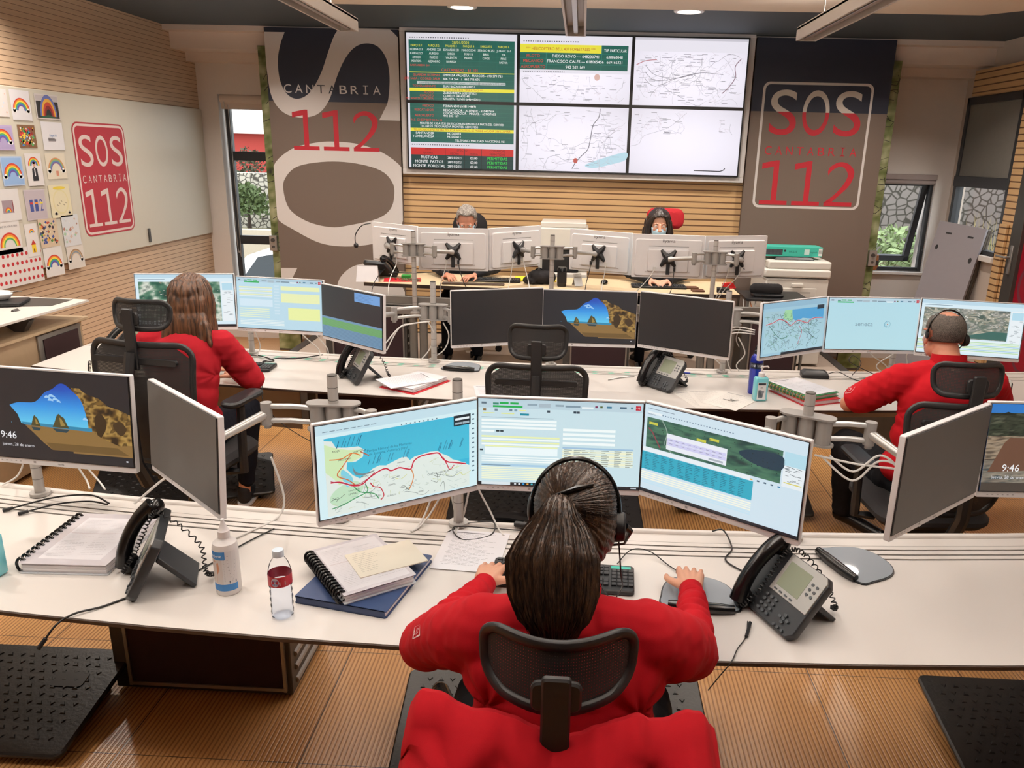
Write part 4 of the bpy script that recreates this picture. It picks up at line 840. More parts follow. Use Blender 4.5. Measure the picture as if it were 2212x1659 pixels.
def red_map(s):
    s.r(0, 0, 1, 1, '#9cc4d6', 0); s.r(0, .90, 1, 1, '#8fb7cd', 1); s.cv.grid(.03, .05, .95, .84, 6, 6, lambda u, v: [x*(1-.12*v) for x in lin('#a9cfdb')], 1)
    s.pl([(.42, .84), (.45, .66), (.52, .60), (.60, .66), (.75, .62), (.93, .60), (.93, .84)], '#4f9fd0', 2); s.pl([(.32, .84), (.30, .70), (.40, .62), (.46, .66), (.44, .84)], '#9fd3a0', 2)
    rd = random.Random(12)
    for i in range(190): x, y = rd.uniform(.05, .85), rd.uniform(.08, .8); y = min(y, .58) if x > .45 else y; s.ln([(x, y), (x+rd.uniform(-.03, .05), y+rd.uniform(-.05, .04)), (x+rd.uniform(-.04, .06), y+rd.uniform(-.09, .07))], .003, rd.choice(('#2c4650', '#54707c', '#5b8f73')), 3)
    for a in ([(.05, .60), (.15, .63), (.25, .68), (.35, .62), (.42, .54), (.52, .62), (.60, .59), (.68, .55), (.72, .60), (.80, .63), (.92, .62)],): road(s, a, .008, '#b83a4c', '#e4cfd3', 6)
    road(s, [(.55, .52), (.60, .40), (.58, .28), (.55, .15)], .006, '#b83a4c', None, 6); road(s, [(.42, .54), (.30, .66), (.25, .78)], .005, '#33474d', None, 6); road(s, [(.7, .55), (.72, .35), (.85, .2)], .005, '#33474d', None, 6); road(s, [(.1, .58), (.2, .4), (.3, .3), (.4, .35)], .006, '#2f6f57', None, 6)
    s.r(.82, .80, .93, .88, '#1c2a36', 6); s.r(.3, 0, 1, .04, '#18222c', 5)
def seneca(s):
    s.cv.grid(0, 0, 1, .93, 4, 4, lambda u, v: [a*(1-v*.3)+b*v*.3 for a, b in zip(lin('#b6dde6'), lin('#a9d4e8'))], 0); s.r(0, .93, 1, 1, '#b9d3e0', 1); app_head(s)
    s.tx('seneca', .31, .46, .095, '#7b98a8', 3); A = s.W/s.H
    for r_, a0, a1, c in ((.035, 100, 260, '#3f93b8'), (.035, -80, 80, '#7db5c6'), (.022, 90, 270, '#5a7f92'), (.0, 0, 360, '#c06a5a')):
        s.cv.disc(.665, .50, max(r_, .006), c, 4, ry=max(r_, .006)*A, a0=a0, a1=a1, ri=r_*.86, n=16)
# ============================================================ MONITORS
OFFM = mat('switched_off_screen', '#2b2b2e', .32, var=.03, spec=.6)
OFFG = mat('switched_off_screen_haze', '#5c5a58', .5, var=.04)  # lighter grey puts the reflected haze into the base colour
def monitor(label, p, draw=None, off=OFFM, group=None, back=False):
    x, y, z, yaw, tilt = p
    t = thing('monitor', label, 'monitor', (x, y, z), (-tilt, 0, yaw), group)
    W, H = .539, .325
    g = G(); g.rslab((0, 0, 0), (W, .018, H), .005, ax='y', k=3); g.rslab((0, .014, -.01), (W*.93, .014, H*.86), .02, ax='y', k=4, bev=.006); g.rslab((0, .026, -.03), (.31, .02, .17), .012, ax='y', k=4, bev=.006)
    hs = g.build('housing', WHITE, t, bevel=.0015)
    g = G(); g.bb(-.2665, .2665, -.0125, -.0085, -.1425, .1575); g.build('bezel', BLACK, t)
    if draw: s = Sc(t); draw(s); s.done()
    else: g = G(); g.bb(-.2635, .2635, -.0135, -.0125, -.1395, .1565); g.build('screen', off, t)
    cv = Cv(); cv.T = lambda a, b, l: V((a, -.0092-l*.0001, b)); cv.text('iiyama', 0, -.1565, .0065, '#4d4b4d', 1, align='c')
    for i in range(6): cv.rect(-.235+i*.017, -.1545, -.229+i*.017, -.1515, '#b4b0b0', 1)
    cv.rect(-.10, -.156, -.091, -.149, '#a5a1a1', 1); cv.build('bezel_lettering', GLOSSP, t)
    if back:
        cv = Cv(); cv.T = lambda a, b, l: V((-a, .0215+l*.0001, b)); cv.text('iiyama', 0, .106, .024, '#2e2c2b', 1, align='c', width=.095); cv.build('back_lettering', GLOSSP, t)
        g = G()
        for i in range(40): g.bb(-.15+i*.0075, -.146+i*.0075, .0195, .022, .074, .078)
        tag(g.build('vent_slots', DGREY, t), None, None, None, 'stuff')
        g = G(); g.bb(-.17, .17, .02, .024, -.12, -.113); g.build('socket_recess', mat('socket_shadow', '#cfc9c8', .5), t)
    return t
MON = {'F1': (-1.672, 2.33, 1.135, rad(-5.9), rad(5)), 'F2': (-1.237, 2.282, 1.079, rad(-41.5), rad(3.9)), 'F3': (-.534, 2.242, 1.076, rad(35.6), 0), 'F4': (-.041, 2.374, 1.091, 0, 0), 'F5': (.45, 2.215, 1.095, rad(-35.8), 0),
'F6': (1.123, 2.25, 1.111, rad(40.6), 0), 'F7': (1.609, 2.456, 1.11, rad(3), rad(3.7)), 'M1': (-2.239, 4.327, 1.137, rad(11.6), rad(4.7)), 'M2': (-1.738, 4.441, 1.11, rad(-5.5), rad(4.5)), 'M3': (-1.254, 4.245, 1.094, rad(-35.9), rad(2.1)),
'M4': (-.446, 4.307, 1.11, rad(21.7), rad(1)), 'M5': (.074, 4.399, 1.102, rad(1.2), rad(3.8)), 'M6': (.598, 4.259, 1.112, rad(-27.7), 0), 'M7': (1.232, 4.379, 1.091, rad(33.7), rad(2.6)), 'M8': (1.697, 4.468, 1.103, rad(4.3), rad(3.5)), 'M9': (2.182, 4.325, 1.124, rad(-9.8), rad(6)),
'B1': (-1.545, 6.545, 1.25, rad(-33.7), 0), 'B2': (-.969, 6.025, 1.278, rad(4.5), 0), 'B3': (-.511, 6.253, 1.28, rad(45.9), 0), 'B4': (.171, 6.237, 1.27, rad(-25.8), 0), 'B5': (.675, 5.969, 1.281, 0, 0), 'B6': (1.206, 6.108, 1.275, rad(20), 0)}
def backp(k):    # the supervisors face the room, so these turn their backs to us
    x, y, z, a, t = MON[k]; return (x, y, z, a+pi, 0)
FORMS = forms; G_F = 'monitors on the foreground desk'; G_M = 'monitors on the middle desk'; G_B = 'monitors on the supervisor desk'
monitor('white monitor at the far left of the front desk, beach wallpaper with clock 9:46', MON['F1'], cave, group=G_F)
monitor('switched-off white monitor turned sideways behind the white spray bottle', MON['F2'], None, OFFG, group=G_F)
monitor('white monitor showing a blue and green coastal road map', MON['F3'], coast_map, group=G_F)
monitor('white monitor with pale forms and tables, directly behind the ponytailed woman\'s head', MON['F4'], forms, group=G_F)
monitor('white monitor with green aerial photo above a turquoise table', MON['F5'], aerial_tbl, group=G_F)
monitor('switched-off white monitor turned sideways behind the grey mouse mat on the right', MON['F6'], None, OFFG, group=G_F)
monitor('white monitor at the right picture edge, rocky landscape with clock 9:46', MON['F7'], rocky, group=G_F)
monitor('white monitor with green and white aerial photo behind the long-haired woman', MON['M1'], lambda s: aerial_wide(s, ('#174238', '#2c6350', '#5d8a70', '#dfe3d6', '#1f5040'), 5), group=G_M)
monitor('white monitor with pale blue and yellow forms right of the long-haired woman', MON['M2'], forms2, group=G_M)
monitor('white monitor with mostly dark screen and green table rows at the bottom', MON['M3'], dark_tbl, group=G_M)
monitor('switched-off monitor left of the beach wallpaper screen on the middle desk', MON['M4'], None, group=G_M)
monitor('white monitor with bright beach wallpaper in the middle of the middle desk', MON['M5'], lambda s: cave(s, False), group=G_M)
monitor('switched-off monitor right of the beach wallpaper screen on the middle desk', MON['M6'], None, group=G_M)
monitor('white monitor with a bluish map crossed by a red road, behind the blue bottle', MON['M7'], red_map, group=G_M)
monitor('white monitor with plain light blue screen reading seneca', MON['M8'], seneca, group=G_M)
monitor('white monitor with aerial city photo behind the balding man', MON['M9'], lambda s: aerial_wide(s, ('#5f6a66', '#b7b4a8', '#8d8f88', '#5b6d60', '#c9c0ae', '#4d5f58'), 11, True), group=G_M)
monitor('back of white monitor, leftmost on the supervisor desk', backp('B1'), forms, group=G_B, back=True)
monitor('back of white monitor hiding the grey-haired man\'s chin', backp('B2'), forms, group=G_B, back=True)
monitor('back of white monitor between the grey-haired man and the left printer', backp('B3'), forms, group=G_B, back=True)
monitor('back of white monitor just right of the left printer', backp('B4'), forms, group=G_B, back=True)
monitor('back of white monitor below the masked woman', backp('B5'), forms, group=G_B, back=True)
monitor('back of white monitor, rightmost on the supervisor desk, with a small black 6', backp('B6'), forms, group=G_B, back=True)
# ============================================================ MONITOR POLES AND ARMS
POLE = mat('pole_grey', '#bab6b2', .38, .3, var=.03); CLAMP = mat('clamp_grey', '#9b9793', .4, .3, var=.03); ARM = mat('arm_silver', '#b9b7b4', .3, .6, var=.03)
def stand(label, x, y, z0, zt, zc, cang, arms, group, far=False):
    t = thing('monitor_stand', label, 'monitor arm', (x, y, z0), group=group)
    g = G(); g.cyl((0, 0, 0), (0, 0, zt-z0-.004), .0175, n=24); g.cyl((0, 0, 0), (0, 0, .012), .035)
    g.build('pole', POLE, t)
    g = G(); g.cyl((0, 0, zt-z0-.004), (0, 0, zt-z0), .0165, n=24); g.build('end_cap', DGREY, t)
    h = zt-z0; g = G(); k = int(h/.045)
    for i in range(1, k): g.cyl((0, 0, h-.03-i*.045+.03), (0, 0, h-.03-i*.045+.0315), .0179, n=20)
    tag(g.build('pole_rings', DGREY, t), None, None, None, 'stuff')
    u = V((cos(cang), sin(cang), 0)); zz = zc-z0; cl = .086
    g = G()
    for q in (-1, 0, 1): g.cyl(u*(.056*q)+V((0, 0, zz-cl/2)), u*(.056*q)+V((0, 0, zz+cl/2)), .026 if q else .028, n=24)
    R_ = rot2(cang)
    for e in (1, -1): g.rslab((0, 0, zz+e*(cl/2+.003)), (.186, .066, .006), .032, R_, k=6)
    g.build('clamp', CLAMP, t)
    for i, (key, elb) in enumerate(arms):
        mx, my, mz, yaw, tl = MON[key] if not far else backp(key)
        nb = V((-sin(yaw), cos(yaw), 0)); mp_ = V((mx, my, mz-.01))+nb*.036-V((x, y, z0)); hub = mp_+nb*.055
        e = V((elb[0]-x, elb[1]-y, zz)); side = 1 if e.dot(u) > 0 else -1; st = u*(.056*side)+V((0, 0, zz))
        g = G()
        for dz in (.026, -.026): g.tube([st+V((0, 0, dz)), st.lerp(e, .5)+V((0, 0, dz+.004)), e+V((0, 0, dz))], .0095, n=10)
        g.build('upper_arm', ARM, t)
        g = G(); g.cyl(e+V((0, 0, -.04)), e+V((0, 0, .04)), .019, n=18); g.cyl(e+V((0, 0, -.052)), e+V((0, 0, -.04)), .012, n=18); g.build('elbow', CLAMP, t)
        g = G(); g.tube([e, e.lerp(hub, .35), e.lerp(hub, .8), hub], [.017, .016, .014, .024], n=12); g.build('forearm', ARM, t)
        g = G(); Rz = rot2(yaw)
        for sx1 in (-1, 1):
            for sz in (-1, 1): g.tube([mp_+nb*.006, mp_+Rz @ V((sx1*.034, .004, sz*.032)), mp_+Rz @ V((sx1*.054, .003, sz*.062))], [.030, .020, .010], n=8)
        g.cyl(mp_, hub+nb*.012, .024, n=18); g.build('mounting_plate', BLACK, t)
        g = G(); g.box(mp_+nb*.015+V((0, 0, -.08)), (.028, .012, .085), Rz); g.build('tilt_lever', BLACK, t, bevel=.003)
    return t
GS, GM_, GB_ = 'monitor poles on the foreground desk', 'monitor poles on the middle desk', 'monitor poles on the supervisor desk'
stand('grey pole rising from the front desk below the left wallpaper monitor', -1.985, 2.60, DZ, 1.20, 1.10, 0, [('F1', (-1.86, 2.55))], GS)
stand('tall grey pole with triple clamp left of the coastal map monitor', -.82, 2.50, DZ, 1.268, 1.12, rad(3), [('F2', (-1.055, 2.50)), ('F3', (-.68, 2.46))], GS)
stand('grey pole standing behind the join of map and forms monitors', -.393, 2.50, DZ, 1.268, 1.09, rad(10), [('F4', (-.22, 2.56))], GS)
stand('grey pole with clamp between aerial photo monitor and sideways monitor, right', .785, 2.50, DZ, 1.266, 1.14, rad(-28), [('F5', (.66, 2.48)), ('F6', (.985, 2.47))], GS)
stand('grey pole behind the rocky landscape monitor at the right edge', 1.75, 2.62, DZ, 1.22, 1.10, 0, [('F7', (1.62, 2.66))], GS)
stand('pole under the forms screen right of the long-haired woman', -2.07, 4.76, DZ, 1.22, 1.08, 0, [('M1', (-2.2, 4.66)), ('M2', (-1.9, 4.68))], GM_)
stand('grey pole with clamp left of the two dark screens on the middle desk', -.885, 4.70, DZ, 1.24, 1.05, rad(-3), [('M3', (-1.105, 4.60)), ('M4', (-.76, 4.60))], GM_)
stand('pole behind the beach wallpaper screen on the middle desk', -.15, 4.72, DZ, 1.2, 1.06, 0, [('M5', (-.02, 4.66))], GM_)
stand('grey pole with clamp beside the map screen behind the blue bottle', .915, 4.70, DZ, 1.24, 1.08, rad(5), [('M6', (.78, 4.64)), ('M7', (1.12, 4.66))], GM_)
stand('pole with white cables below the seneca screen', 1.975, 4.78, DZ, 1.2, 1.08, 0, [('M8', (1.86, 4.70)), ('M9', (2.1, 4.70))], GM_)
stand('left pole on the supervisor desk, in front of the left pair of monitors', -1.245, 5.86, .80, 1.425, 1.285, 0, [('B1', (-1.42, 5.92)), ('B2', (-1.08, 5.82))], GB_, True)
stand('middle pole on the supervisor desk, in front of the left printer', -.20, 5.88, .80, 1.425, 1.295, 0, [('B3', (-.345, 5.90)), ('B4', (-.03, 5.95))], GB_, True)
stand('right pole on the supervisor desk, between the two right monitors', 1.008, 5.84, .80, 1.425, 1.295, 0, [('B5', (.85, 5.80)), ('B6', (1.16, 5.80))], GB_, True)
# ============================================================ CHAIRS
def mesh_fabric(name, col='#1c1a1b', axis='Z', pitch=.006, clear=.12):
    if name in _m: return _m[name]
    m = bpy.data.materials.new(name); m.use_nodes = True; n = m.node_tree.nodes; k = m.node_tree.links.new; b = n['Principled BSDF']; b.inputs['Base Color'].default_value = (*lin(col), 1); b.inputs['Roughness'].default_value = .7
    t = n.new('ShaderNodeTexCoord'); s = n.new('ShaderNodeSeparateXYZ'); k(t.outputs['Object'], s.inputs[0])
    def fr(o, p):
        d = n.new('ShaderNodeMath'); d.operation = 'DIVIDE'; k(o, d.inputs[0]); d.inputs[1].default_value = p; f = n.new('ShaderNodeMath'); f.operation = 'FRACT'; k(d.outputs[0], f.inputs[0]); g_ = n.new('ShaderNodeMath'); g_.operation = 'LESS_THAN'; k(f.outputs[0], g_.inputs[0]); g_.inputs[1].default_value = clear*1.5; return g_.outputs[0]
    mu = n.new('ShaderNodeMath'); mu.operation = 'MULTIPLY'; k(fr(s.outputs['Z'], pitch), mu.inputs[0]); k(fr(s.outputs['X'], pitch*.8), mu.inputs[1])
    iv = n.new('ShaderNodeMath'); iv.operation = 'SUBTRACT'; iv.inputs[0].default_value = 1; k(mu.outputs[0], iv.inputs[1]); k(iv.outputs[0], b.inputs['Alpha'])
    _m[name] = m; return m
MESHF = mesh_fabric('black_mesh_fabric')
CHB = mat('chair_black', '#1a1a1c', .45, var=.1)
CHF = mat('chair_fabric_black', '#1b191b', .9, var=.2, scale=200)
def curved_panel(w, z0, z1, r, cv_, yf, tube_r, taper=0, n=10):
    """outline and infill of a curved backrest; returns (frame G, panel G)"""
    def P(u, v):   # u -1..1, v 0..1
        ww = w/2*(1-taper*(1-v)); x = u*ww; return V((x, yf(v)+cv_*(u*u), z0+(z1-z0)*v))
    out = []
    k = 7; q = r/(w/2); qv = r/(z1-z0)
    for cx, cy, a0 in ((1-q, 1-qv, 0), (-1+q, 1-qv, 90), (-1+q, qv, 180), (1-q, qv, 270)):
        for i in range(k+1): a = rad(a0+90*i/k); out.append((cx+q*cos(a), cy+qv*sin(a)))
        nx = {0: [( (1-q)-(2-2*q)*j/6, 1) for j in range(1, 6)], 90: [(-1, (1-qv)-(1-2*qv)*j/6) for j in range(1, 6)], 180: [(-1+q+(2-2*q)*j/6, 0) for j in range(1, 6)], 270: [(1, qv+(1-2*qv)*j/6) for j in range(1, 6)]}[a0]; out += nx
    ring = [P(u, v) for u, v in out]; f = G(); pts = ring+[ring[0]]
    rings = []; m_ = len(ring)
    for i in range(m_):
        a = (ring[(i+1) % m_]-ring[i-1]).normalized(); nn = V((0, 1, 0)); nn = (nn-a*a.dot(nn)).normalized(); ww = a.cross(nn)
        rings.append([ring[i]+nn*(tube_r*.7*cos(t*pi/4))+ww*(tube_r*sin(t*pi/4)) for t in range(8)])
    o = len(f.v); vs = [p for rg in rings for p in rg]; fs = [(i*8+j, i*8+(j+1) % 8, ((i+1) % m_)*8+(j+1) % 8, ((i+1) % m_)*8+j) for i in range(m_) for j in range(8)]; f.add(vs, fs)
    p = G(); vs = []; fs = []
    for j in range(n+1):
        for i in range(n+1):
            u, v = -1+2*i/n, j/n
            e = max(0, abs(v-.5)*2-(1-2*qv)); lim = 1 if e <= 0 else 1-q*(1-math.sqrt(max(0, 1-(e/(2*qv))**2)))
            vs.append(P(u*lim*.985, .015+v*.97))
    for j in range(n):
        for i in range(n): fs.append((j*(n+1)+i, j*(n+1)+i+1, (j+1)*(n+1)+i+1, (j+1)*(n+1)+i))
    p.add(vs, fs); return f, p
def task_chair(label, loc, rz, top=1.03, h0=1.065, h1=1.22, w=.48, hw=.28, group=None, seat=None, arms=True, armz=None, hc=.05):
    t = thing('office_chair', label, 'chair', loc, rz, group); sz = seat or top-.56; sc_ = top-.09-sz
    yf = lambda v: -.23-.05*sin(v*pi*.9)-.03*v
    f, p = curved_panel(w, sz+.06, top, .07, .055, yf, .016, .12)
    bk = f.build('backrest', CHB, t, sub=1); p.build('mesh_panel', MESHF, bk)
    g = G(); y0 = yf(1)
    g.tube([(0, y0-.02, sz-.02), (0, y0-.075, sz+.1), (0, y0-.075, top-.2), (0, y0-.03, top-.03)], [.03, .028, .024, .022], n=8); g.rslab((0, y0-.006, top-.07), (w*.82, .018, .026), .012, ax='y'); g.build('back_support', CHB, t)
    f, p = curved_panel(hw, h0, h1, .045, hc, lambda v: yf(1)+.015+.02*v, .013, .06, n=8)
    hr = f.build('headrest', CHB, t, sub=1); p.build('mesh_panel', MESHF, hr)
    g = G(); yh = yf(1)-.012; g.rslab((0, yh-.005, (top-.10+h0+.085)/2), (.052, .016, h0+.085-top+.12), .008, ax='y', bev=.004); g.rslab((0, yh+.004, h0+.05), (.09, .014, .06), .015, ax='y', bev=.004); g.build('headrest_post', CHB, t)
    g = G(); g.rslab((0, .03, sz), (.5, .48, .07), .1, bev=.025, k=6); g.build('seat', CHF, t)
    g = G(); g.rslab((0, 0, sz-.065), (.2, .26, .05), .03, bev=.01); g.build('mechanism', CHB, t, bevel=.003)
    if arms:
        az = armz or sz+.22
        for s in (-1, 1):
            g = G(); g.tube([(s*.2, 0, sz-.06), (s*.29, 0, sz-.05), (s*.30, .0, az-.03)], [.02, .022, .02], n=8); a = g.build('armrest', CHB, t); g = G(); g.rslab((s*.295, .03, az), (.095, .26, .028), .04, bev=.009, k=6); g.build('arm_pad', BLACK, a)
    g = G(); g.cyl((0, 0, .10), (0, 0, sz-.08), .026); g.cyl((0, 0, .10), (0, 0, .28), .034); g.build('gas_column', BLACKG, t)
    g = G()
    for i in range(5):
        a = i*2*pi/5+.3; g.tube([(0, 0, .11), (.15*cos(a), .15*sin(a), .105), (.30*cos(a), .30*sin(a), .075)], [.032, .026, .018], n=8)
    g.build('star_base', BLACK, t)
    for i in range(5):
        a = i*2*pi/5+.3; x, y = .31*cos(a), .31*sin(a); g = G(); g.cyl((x-.012*sin(a), y+.012*cos(a), .03), (x-.028*sin(a), y+.028*cos(a), .03), .03, n=16); g.cyl((x+.012*sin(a), y-.012*cos(a), .03), (x+.028*sin(a), y-.028*cos(a), .03), .03, n=16); g.cyl((x-.012*sin(a), y+.012*cos(a), .03), (x+.012*sin(a), y-.012*cos(a), .03), .012); g.cyl((x, y, .03), (x, y, .075), .01); g.build('caster', BLACKG, t)
    return t
GCH = 'black mesh office chairs'
ch_front = task_chair('black office chair with headrest under the draped red jacket, foreground', (-.012, 1.43, 0), 0, .985, 1.045, 1.165, .50, .285, GCH, seat=.47, hc=.085)
ch_mid = task_chair('empty black mesh office chair at the middle desk, back turned', (-.175, 3.80, 0), rad(-1), 1.035, 1.075, 1.225, .48, .275, GCH)
ch_left = task_chair('black mesh chair with tall headrest occupied by the long-haired woman', (-1.86, 3.46, 0), rad(-9), 1.17, 1.235, 1.35, .50, .28, GCH, seat=.55, armz=.86)
ch_right = task_chair('black mesh chair behind the balding man in the red polo', (1.60, 3.34, 0), rad(3), 1.06, 1.10, 1.225, .48, .29, GCH)
# chairs of the two supervisors on the platform
def plain_chair(label, loc, w, z0, z1, m, rz=0):
    t = thing('swivel_chair', label, 'chair', loc, rz); g = G(); g.rslab((0, .20, (z0+z1)/2), (w, .07, z1-z0), min(w, z1-z0)*.38, ax='y', bev=.028, k=8); g.build('headrest' if z1-z0 < .3 else 'backrest', m, t, sub=1)
    if z1-z0 < .3: g = G(); g.rslab((0, .2, z0-.26), (.42, .06, .42), .1, ax='y', bev=.02, k=6); g.cyl((0, .2, z0-.1), (0, .2, z0+.04), .02); g.build('backrest', CHF, t)
    g = G(); g.rslab((0, -.05, .50), (.48, .46, .08), .1, bev=.03, k=6); g.build('seat', m, t); g = G(); g.tube([(0, .24, z0+.1), (0, .26, .6), (0, .12, .45)], .022); g.cyl((0, 0, .1), (0, 0, .46), .028); g.build('gas_column', BLACKG, t)
    g = G()
    for i in range(5): a = i*2*pi/5; g.tube([(0, 0, .11), (.28*cos(a), .28*sin(a), .08)], [.03, .018], n=8)
    g.build('star_base', BLACK, t)
    for i in range(5): a = i*2*pi/5; g = G(); x, y = .29*cos(a), .29*sin(a); g.cyl((x-.025*sin(a), y+.025*cos(a), .03), (x+.025*sin(a), y-.025*cos(a), .03), .03, n=16); g.cyl((x, y, .03), (x, y, .08), .01); g.build('caster', BLACKG, t)
    return t
plain_chair('black round-backed chair behind the grey-haired man', (-1.0, 6.98, .24), .32, .70, 1.24, CHF)
plain_chair('swivel chair with bright red headrest behind the masked woman', (.765, 6.98, .24), .34, 1.14, 1.325, mat('red_chair_fabric', '#b3202b', .85, var=.08))

# ============================================================ FIGURES
def evald(o, name, m, parent=None, it=2, disp=None, angle=180):
    dg = bpy.context.evaluated_depsgraph_get(); me = bpy.data.meshes.new_from_object(o.evaluated_get(dg)); bpy.data.objects.remove(o)
    me.name = name; b = bmesh.new(); b.from_mesh(me)
    for _ in range(it): bmesh.ops.smooth_vert(b, verts=b.verts, factor=.5, use_axis_x=True, use_axis_y=True, use_axis_z=True)
    if disp:
        b.normal_update(); mv = [(v, v.normal*disp(v.co)) for v in b.verts]
        for v, d in mv: v.co += d
    b.to_mesh(me); b.free(); me.materials.clear()
    for x in (m if isinstance(m, list) else [m]): me.materials.append(x)
    me.polygons.foreach_set('use_smooth', [True]*len(me.polygons)); me.update()
    r = bpy.data.objects.new(name, me); C.objects.link(r)
    if parent is not None: r.parent = parent
    return r
class Bl(G):
    def limb(s, pts, rr, n=14, flat=None):
        """rounded tapering limb through points; flat=(axis, factor) squashes it"""
        pts = [V(p) for p in pts]
        for i in range(len(pts)-1):
            a, b, ra, rb = pts[i], pts[i+1], rr[i], rr[i+1]; m_ = max(2, int((b-a).length/(min(ra, rb)*.5)))
            for k in range(m_+1):
                t = k/m_; c = a.lerp(b, t); r = ra+(rb-ra)*t; s.ball(c, r, flat, n)
        return s
    def ball(s, c, r, flat=None, n=10):
        if flat: ax = V(flat[0]).normalized(); R_ = V((0, 0, 1)).rotation_difference(ax).to_matrix(); s.ell(c, (r, r, r*flat[1]), R_, n=n, m=6)
        else: s.ell(c, (r, r, r), None, n=n, m=6)
    def blob(s, name, m, parent=None, vox=.006, it=3, disp=None):
        o = G.build(s, 'tmp', m, flat=True, fixn=False); q = o.modifiers.new('r', 'REMESH'); q.mode = 'VOXEL'; q.voxel_size = vox; q.adaptivity = 0
        return evald(o, name, m, parent, it, disp)
def hand(b, wrist, f, up, side, s=1.0, curl=.5, spread=.12, thumb=.5):
    """palm, four fingers of different lengths and a thumb leaving the side of the palm. f: toward fingers, up: back of hand, side: toward the thumb"""
    f, up, side = V(f).normalized(), V(up).normalized(), V(side).normalized(); w_ = V(wrist)
    b.limb([w_-f*.02*s, w_+f*.02*s], [.024*s, .026*s], flat=(up, .75))
    for k, x in enumerate((-.030, -.010, .011, .030)):      # knuckle row
        b.limb([w_+f*.02*s+side*x*s*.6, w_+f*(.078-(.006 if k == 0 else 0))*s+side*x*s+up*.004*s], [.019*s, .0125*s], n=10)
    for k, (x, L, r) in enumerate(((.031, .068, .0083), (.011, .076, .0086), (-.010, .071, .0082), (-.030, .056, .0072))):
        p = w_+f*.085*s+side*x*s+up*.004*s; d = (f+side*(x*spread*16)).normalized(); a = .25*curl; seg_ = (L*.45, L*.32, L*.26); rr = (r*1.1, r, r*.93, r*.82); pts = [p]
        for j, l_ in enumerate(seg_):
            dd = (d*cos(a)-up*sin(a)).normalized(); p = p+dd*l_*s; pts.append(p); a += curl*(.75 if j == 0 else .6)
        b.limb(pts, [q*s for q in rr], n=10)
    t0 = w_+f*.022*s+side*.026*s-up*.004*s; t1 = t0+(f*.55+side*.75-up*.15*thumb).normalized()*.038*s; t2 = t1+(f*.85+side*.4-up*.35*thumb).normalized()*.032*s; t3 = t2+(f*.95+side*.05-up*.4*thumb).normalized()*.025*s
    b.limb([t0, t1, t2, t3], [.016*s, .0115*s, .0102*s, .0085*s], n=10)
def head_prims(b, c, R, s=1.0, jaw=1.0):
    """R columns: right, forward, up; c is the centre of the skull"""
    P = lambda x, y, z: c+R @ V((x*s, y*s, z*s))
    b.ell(P(0, -.012, .025), (.076*s, .094*s, .085*s), R, 20, 12)      # cranium
    b.ell(P(0, .03, -.02), (.064*s, .066*s, .085*s), R, 18, 12)        # face
    b.ell(P(0, .045, -.075), (.045*s*jaw, .045*s, .038*s), R, 16, 10)  # chin
    for q in (-1, 1):
        b.ell(P(q*.042*jaw, .015, -.065), (.022*s, .04*s, .035*s), R, 12, 8)     # jaw corner
        b.ell(P(q*.036, .078, -.025), (.022*s, .018*s, .02*s), R, 10, 8)         # cheek
        b.ell(P(q*.031, .088, .022), (.022*s, .010*s, .007*s), R, 10, 6)         # brow
        eR = R @ Matrix.Rotation(q*rad(18), 3, 'Z')
        b.ell(P(q*.080, -.004, -.012), (.008*s, .019*s, .032*s), eR, 12, 8); b.ell(P(q*.083, .002, -.033), (.006*s, .010*s, .012*s), eR, 8, 6)   # ear, lobe
    b.limb([P(0, .092, .012), P(0, .104, -.018), P(0, .110, -.030)], [.009*s, .011*s, .013*s]); 
    for q in (-1, 1): b.ball(P(q*.012, .100, -.033), .009*s)
    b.ell(P(0, .088, -.056), (.024*s, .012*s, .006*s), R, 10, 6); b.ell(P(0, .086, -.066), (.020*s, .012*s, .007*s), R, 10, 6)
SKIN = mat('skin_light', '#d9a186', .5, var=.05, sss=.12, bump=.03, bscale=300)
SKIN2 = mat('skin_ruddy', '#c98a70', .5, var=.06, sss=.12, bump=.03, bscale=300)
def cloth(name, col, var=.06): return mat(name, col, .88, var=var, scale=40, bump=.12, bscale=900, spec=.2)
REDS = cloth('red_fleece', '#9e0d19'); REDP = cloth('red_polo', '#a8101c'); REDK = cloth('red_knit', '#a31c28'); TROU = cloth('black_trousers', '#101014'); NAVYT = cloth('navy_trousers', '#12141d')
def hairmat(name, c0, c1, sc=(90, 90, 5), rough=.38):
    if name in _m: return _m[name]
    m = bpy.data.materials.new(name); m.use_nodes = True; n = m.node_tree.nodes; k = m.node_tree.links.new; b = n['Principled BSDF']
    t = n.new('ShaderNodeTexCoord'); mp = n.new('ShaderNodeMapping'); mp.inputs['Scale'].default_value = sc; k(t.outputs['Object'], mp.inputs[0]); nz = n.new('ShaderNodeTexNoise'); nz.inputs['Scale'].default_value = 1; nz.inputs['Detail'].default_value = 3; k(mp.outputs[0], nz.inputs['Vector'])
    r = n.new('ShaderNodeValToRGB'); k(nz.outputs['Fac'], r.inputs[0]); r.color_ramp.elements[0].position = .35; r.color_ramp.elements[0].color = (*lin(c0), 1); r.color_ramp.elements[1].position = .68; r.color_ramp.elements[1].color = (*lin(c1), 1); k(r.outputs[0], b.inputs['Base Color'])
    bp = n.new('ShaderNodeBump'); bp.inputs['Strength'].default_value = .45; bp.inputs['Distance'].default_value = .006; k(nz.outputs['Fac'], bp.inputs['Height']); k(bp.outputs['Normal'], b.inputs['Normal']); b.inputs['Roughness'].default_value = rough
    _m[name] = m; return m
def frame_from(fwd, up=(0, 0, 1)):
    f = V(fwd).normalized(); r = f.cross(V(up)).normalized(); u = r.cross(f); return Matrix((r, f, u)).transposed()
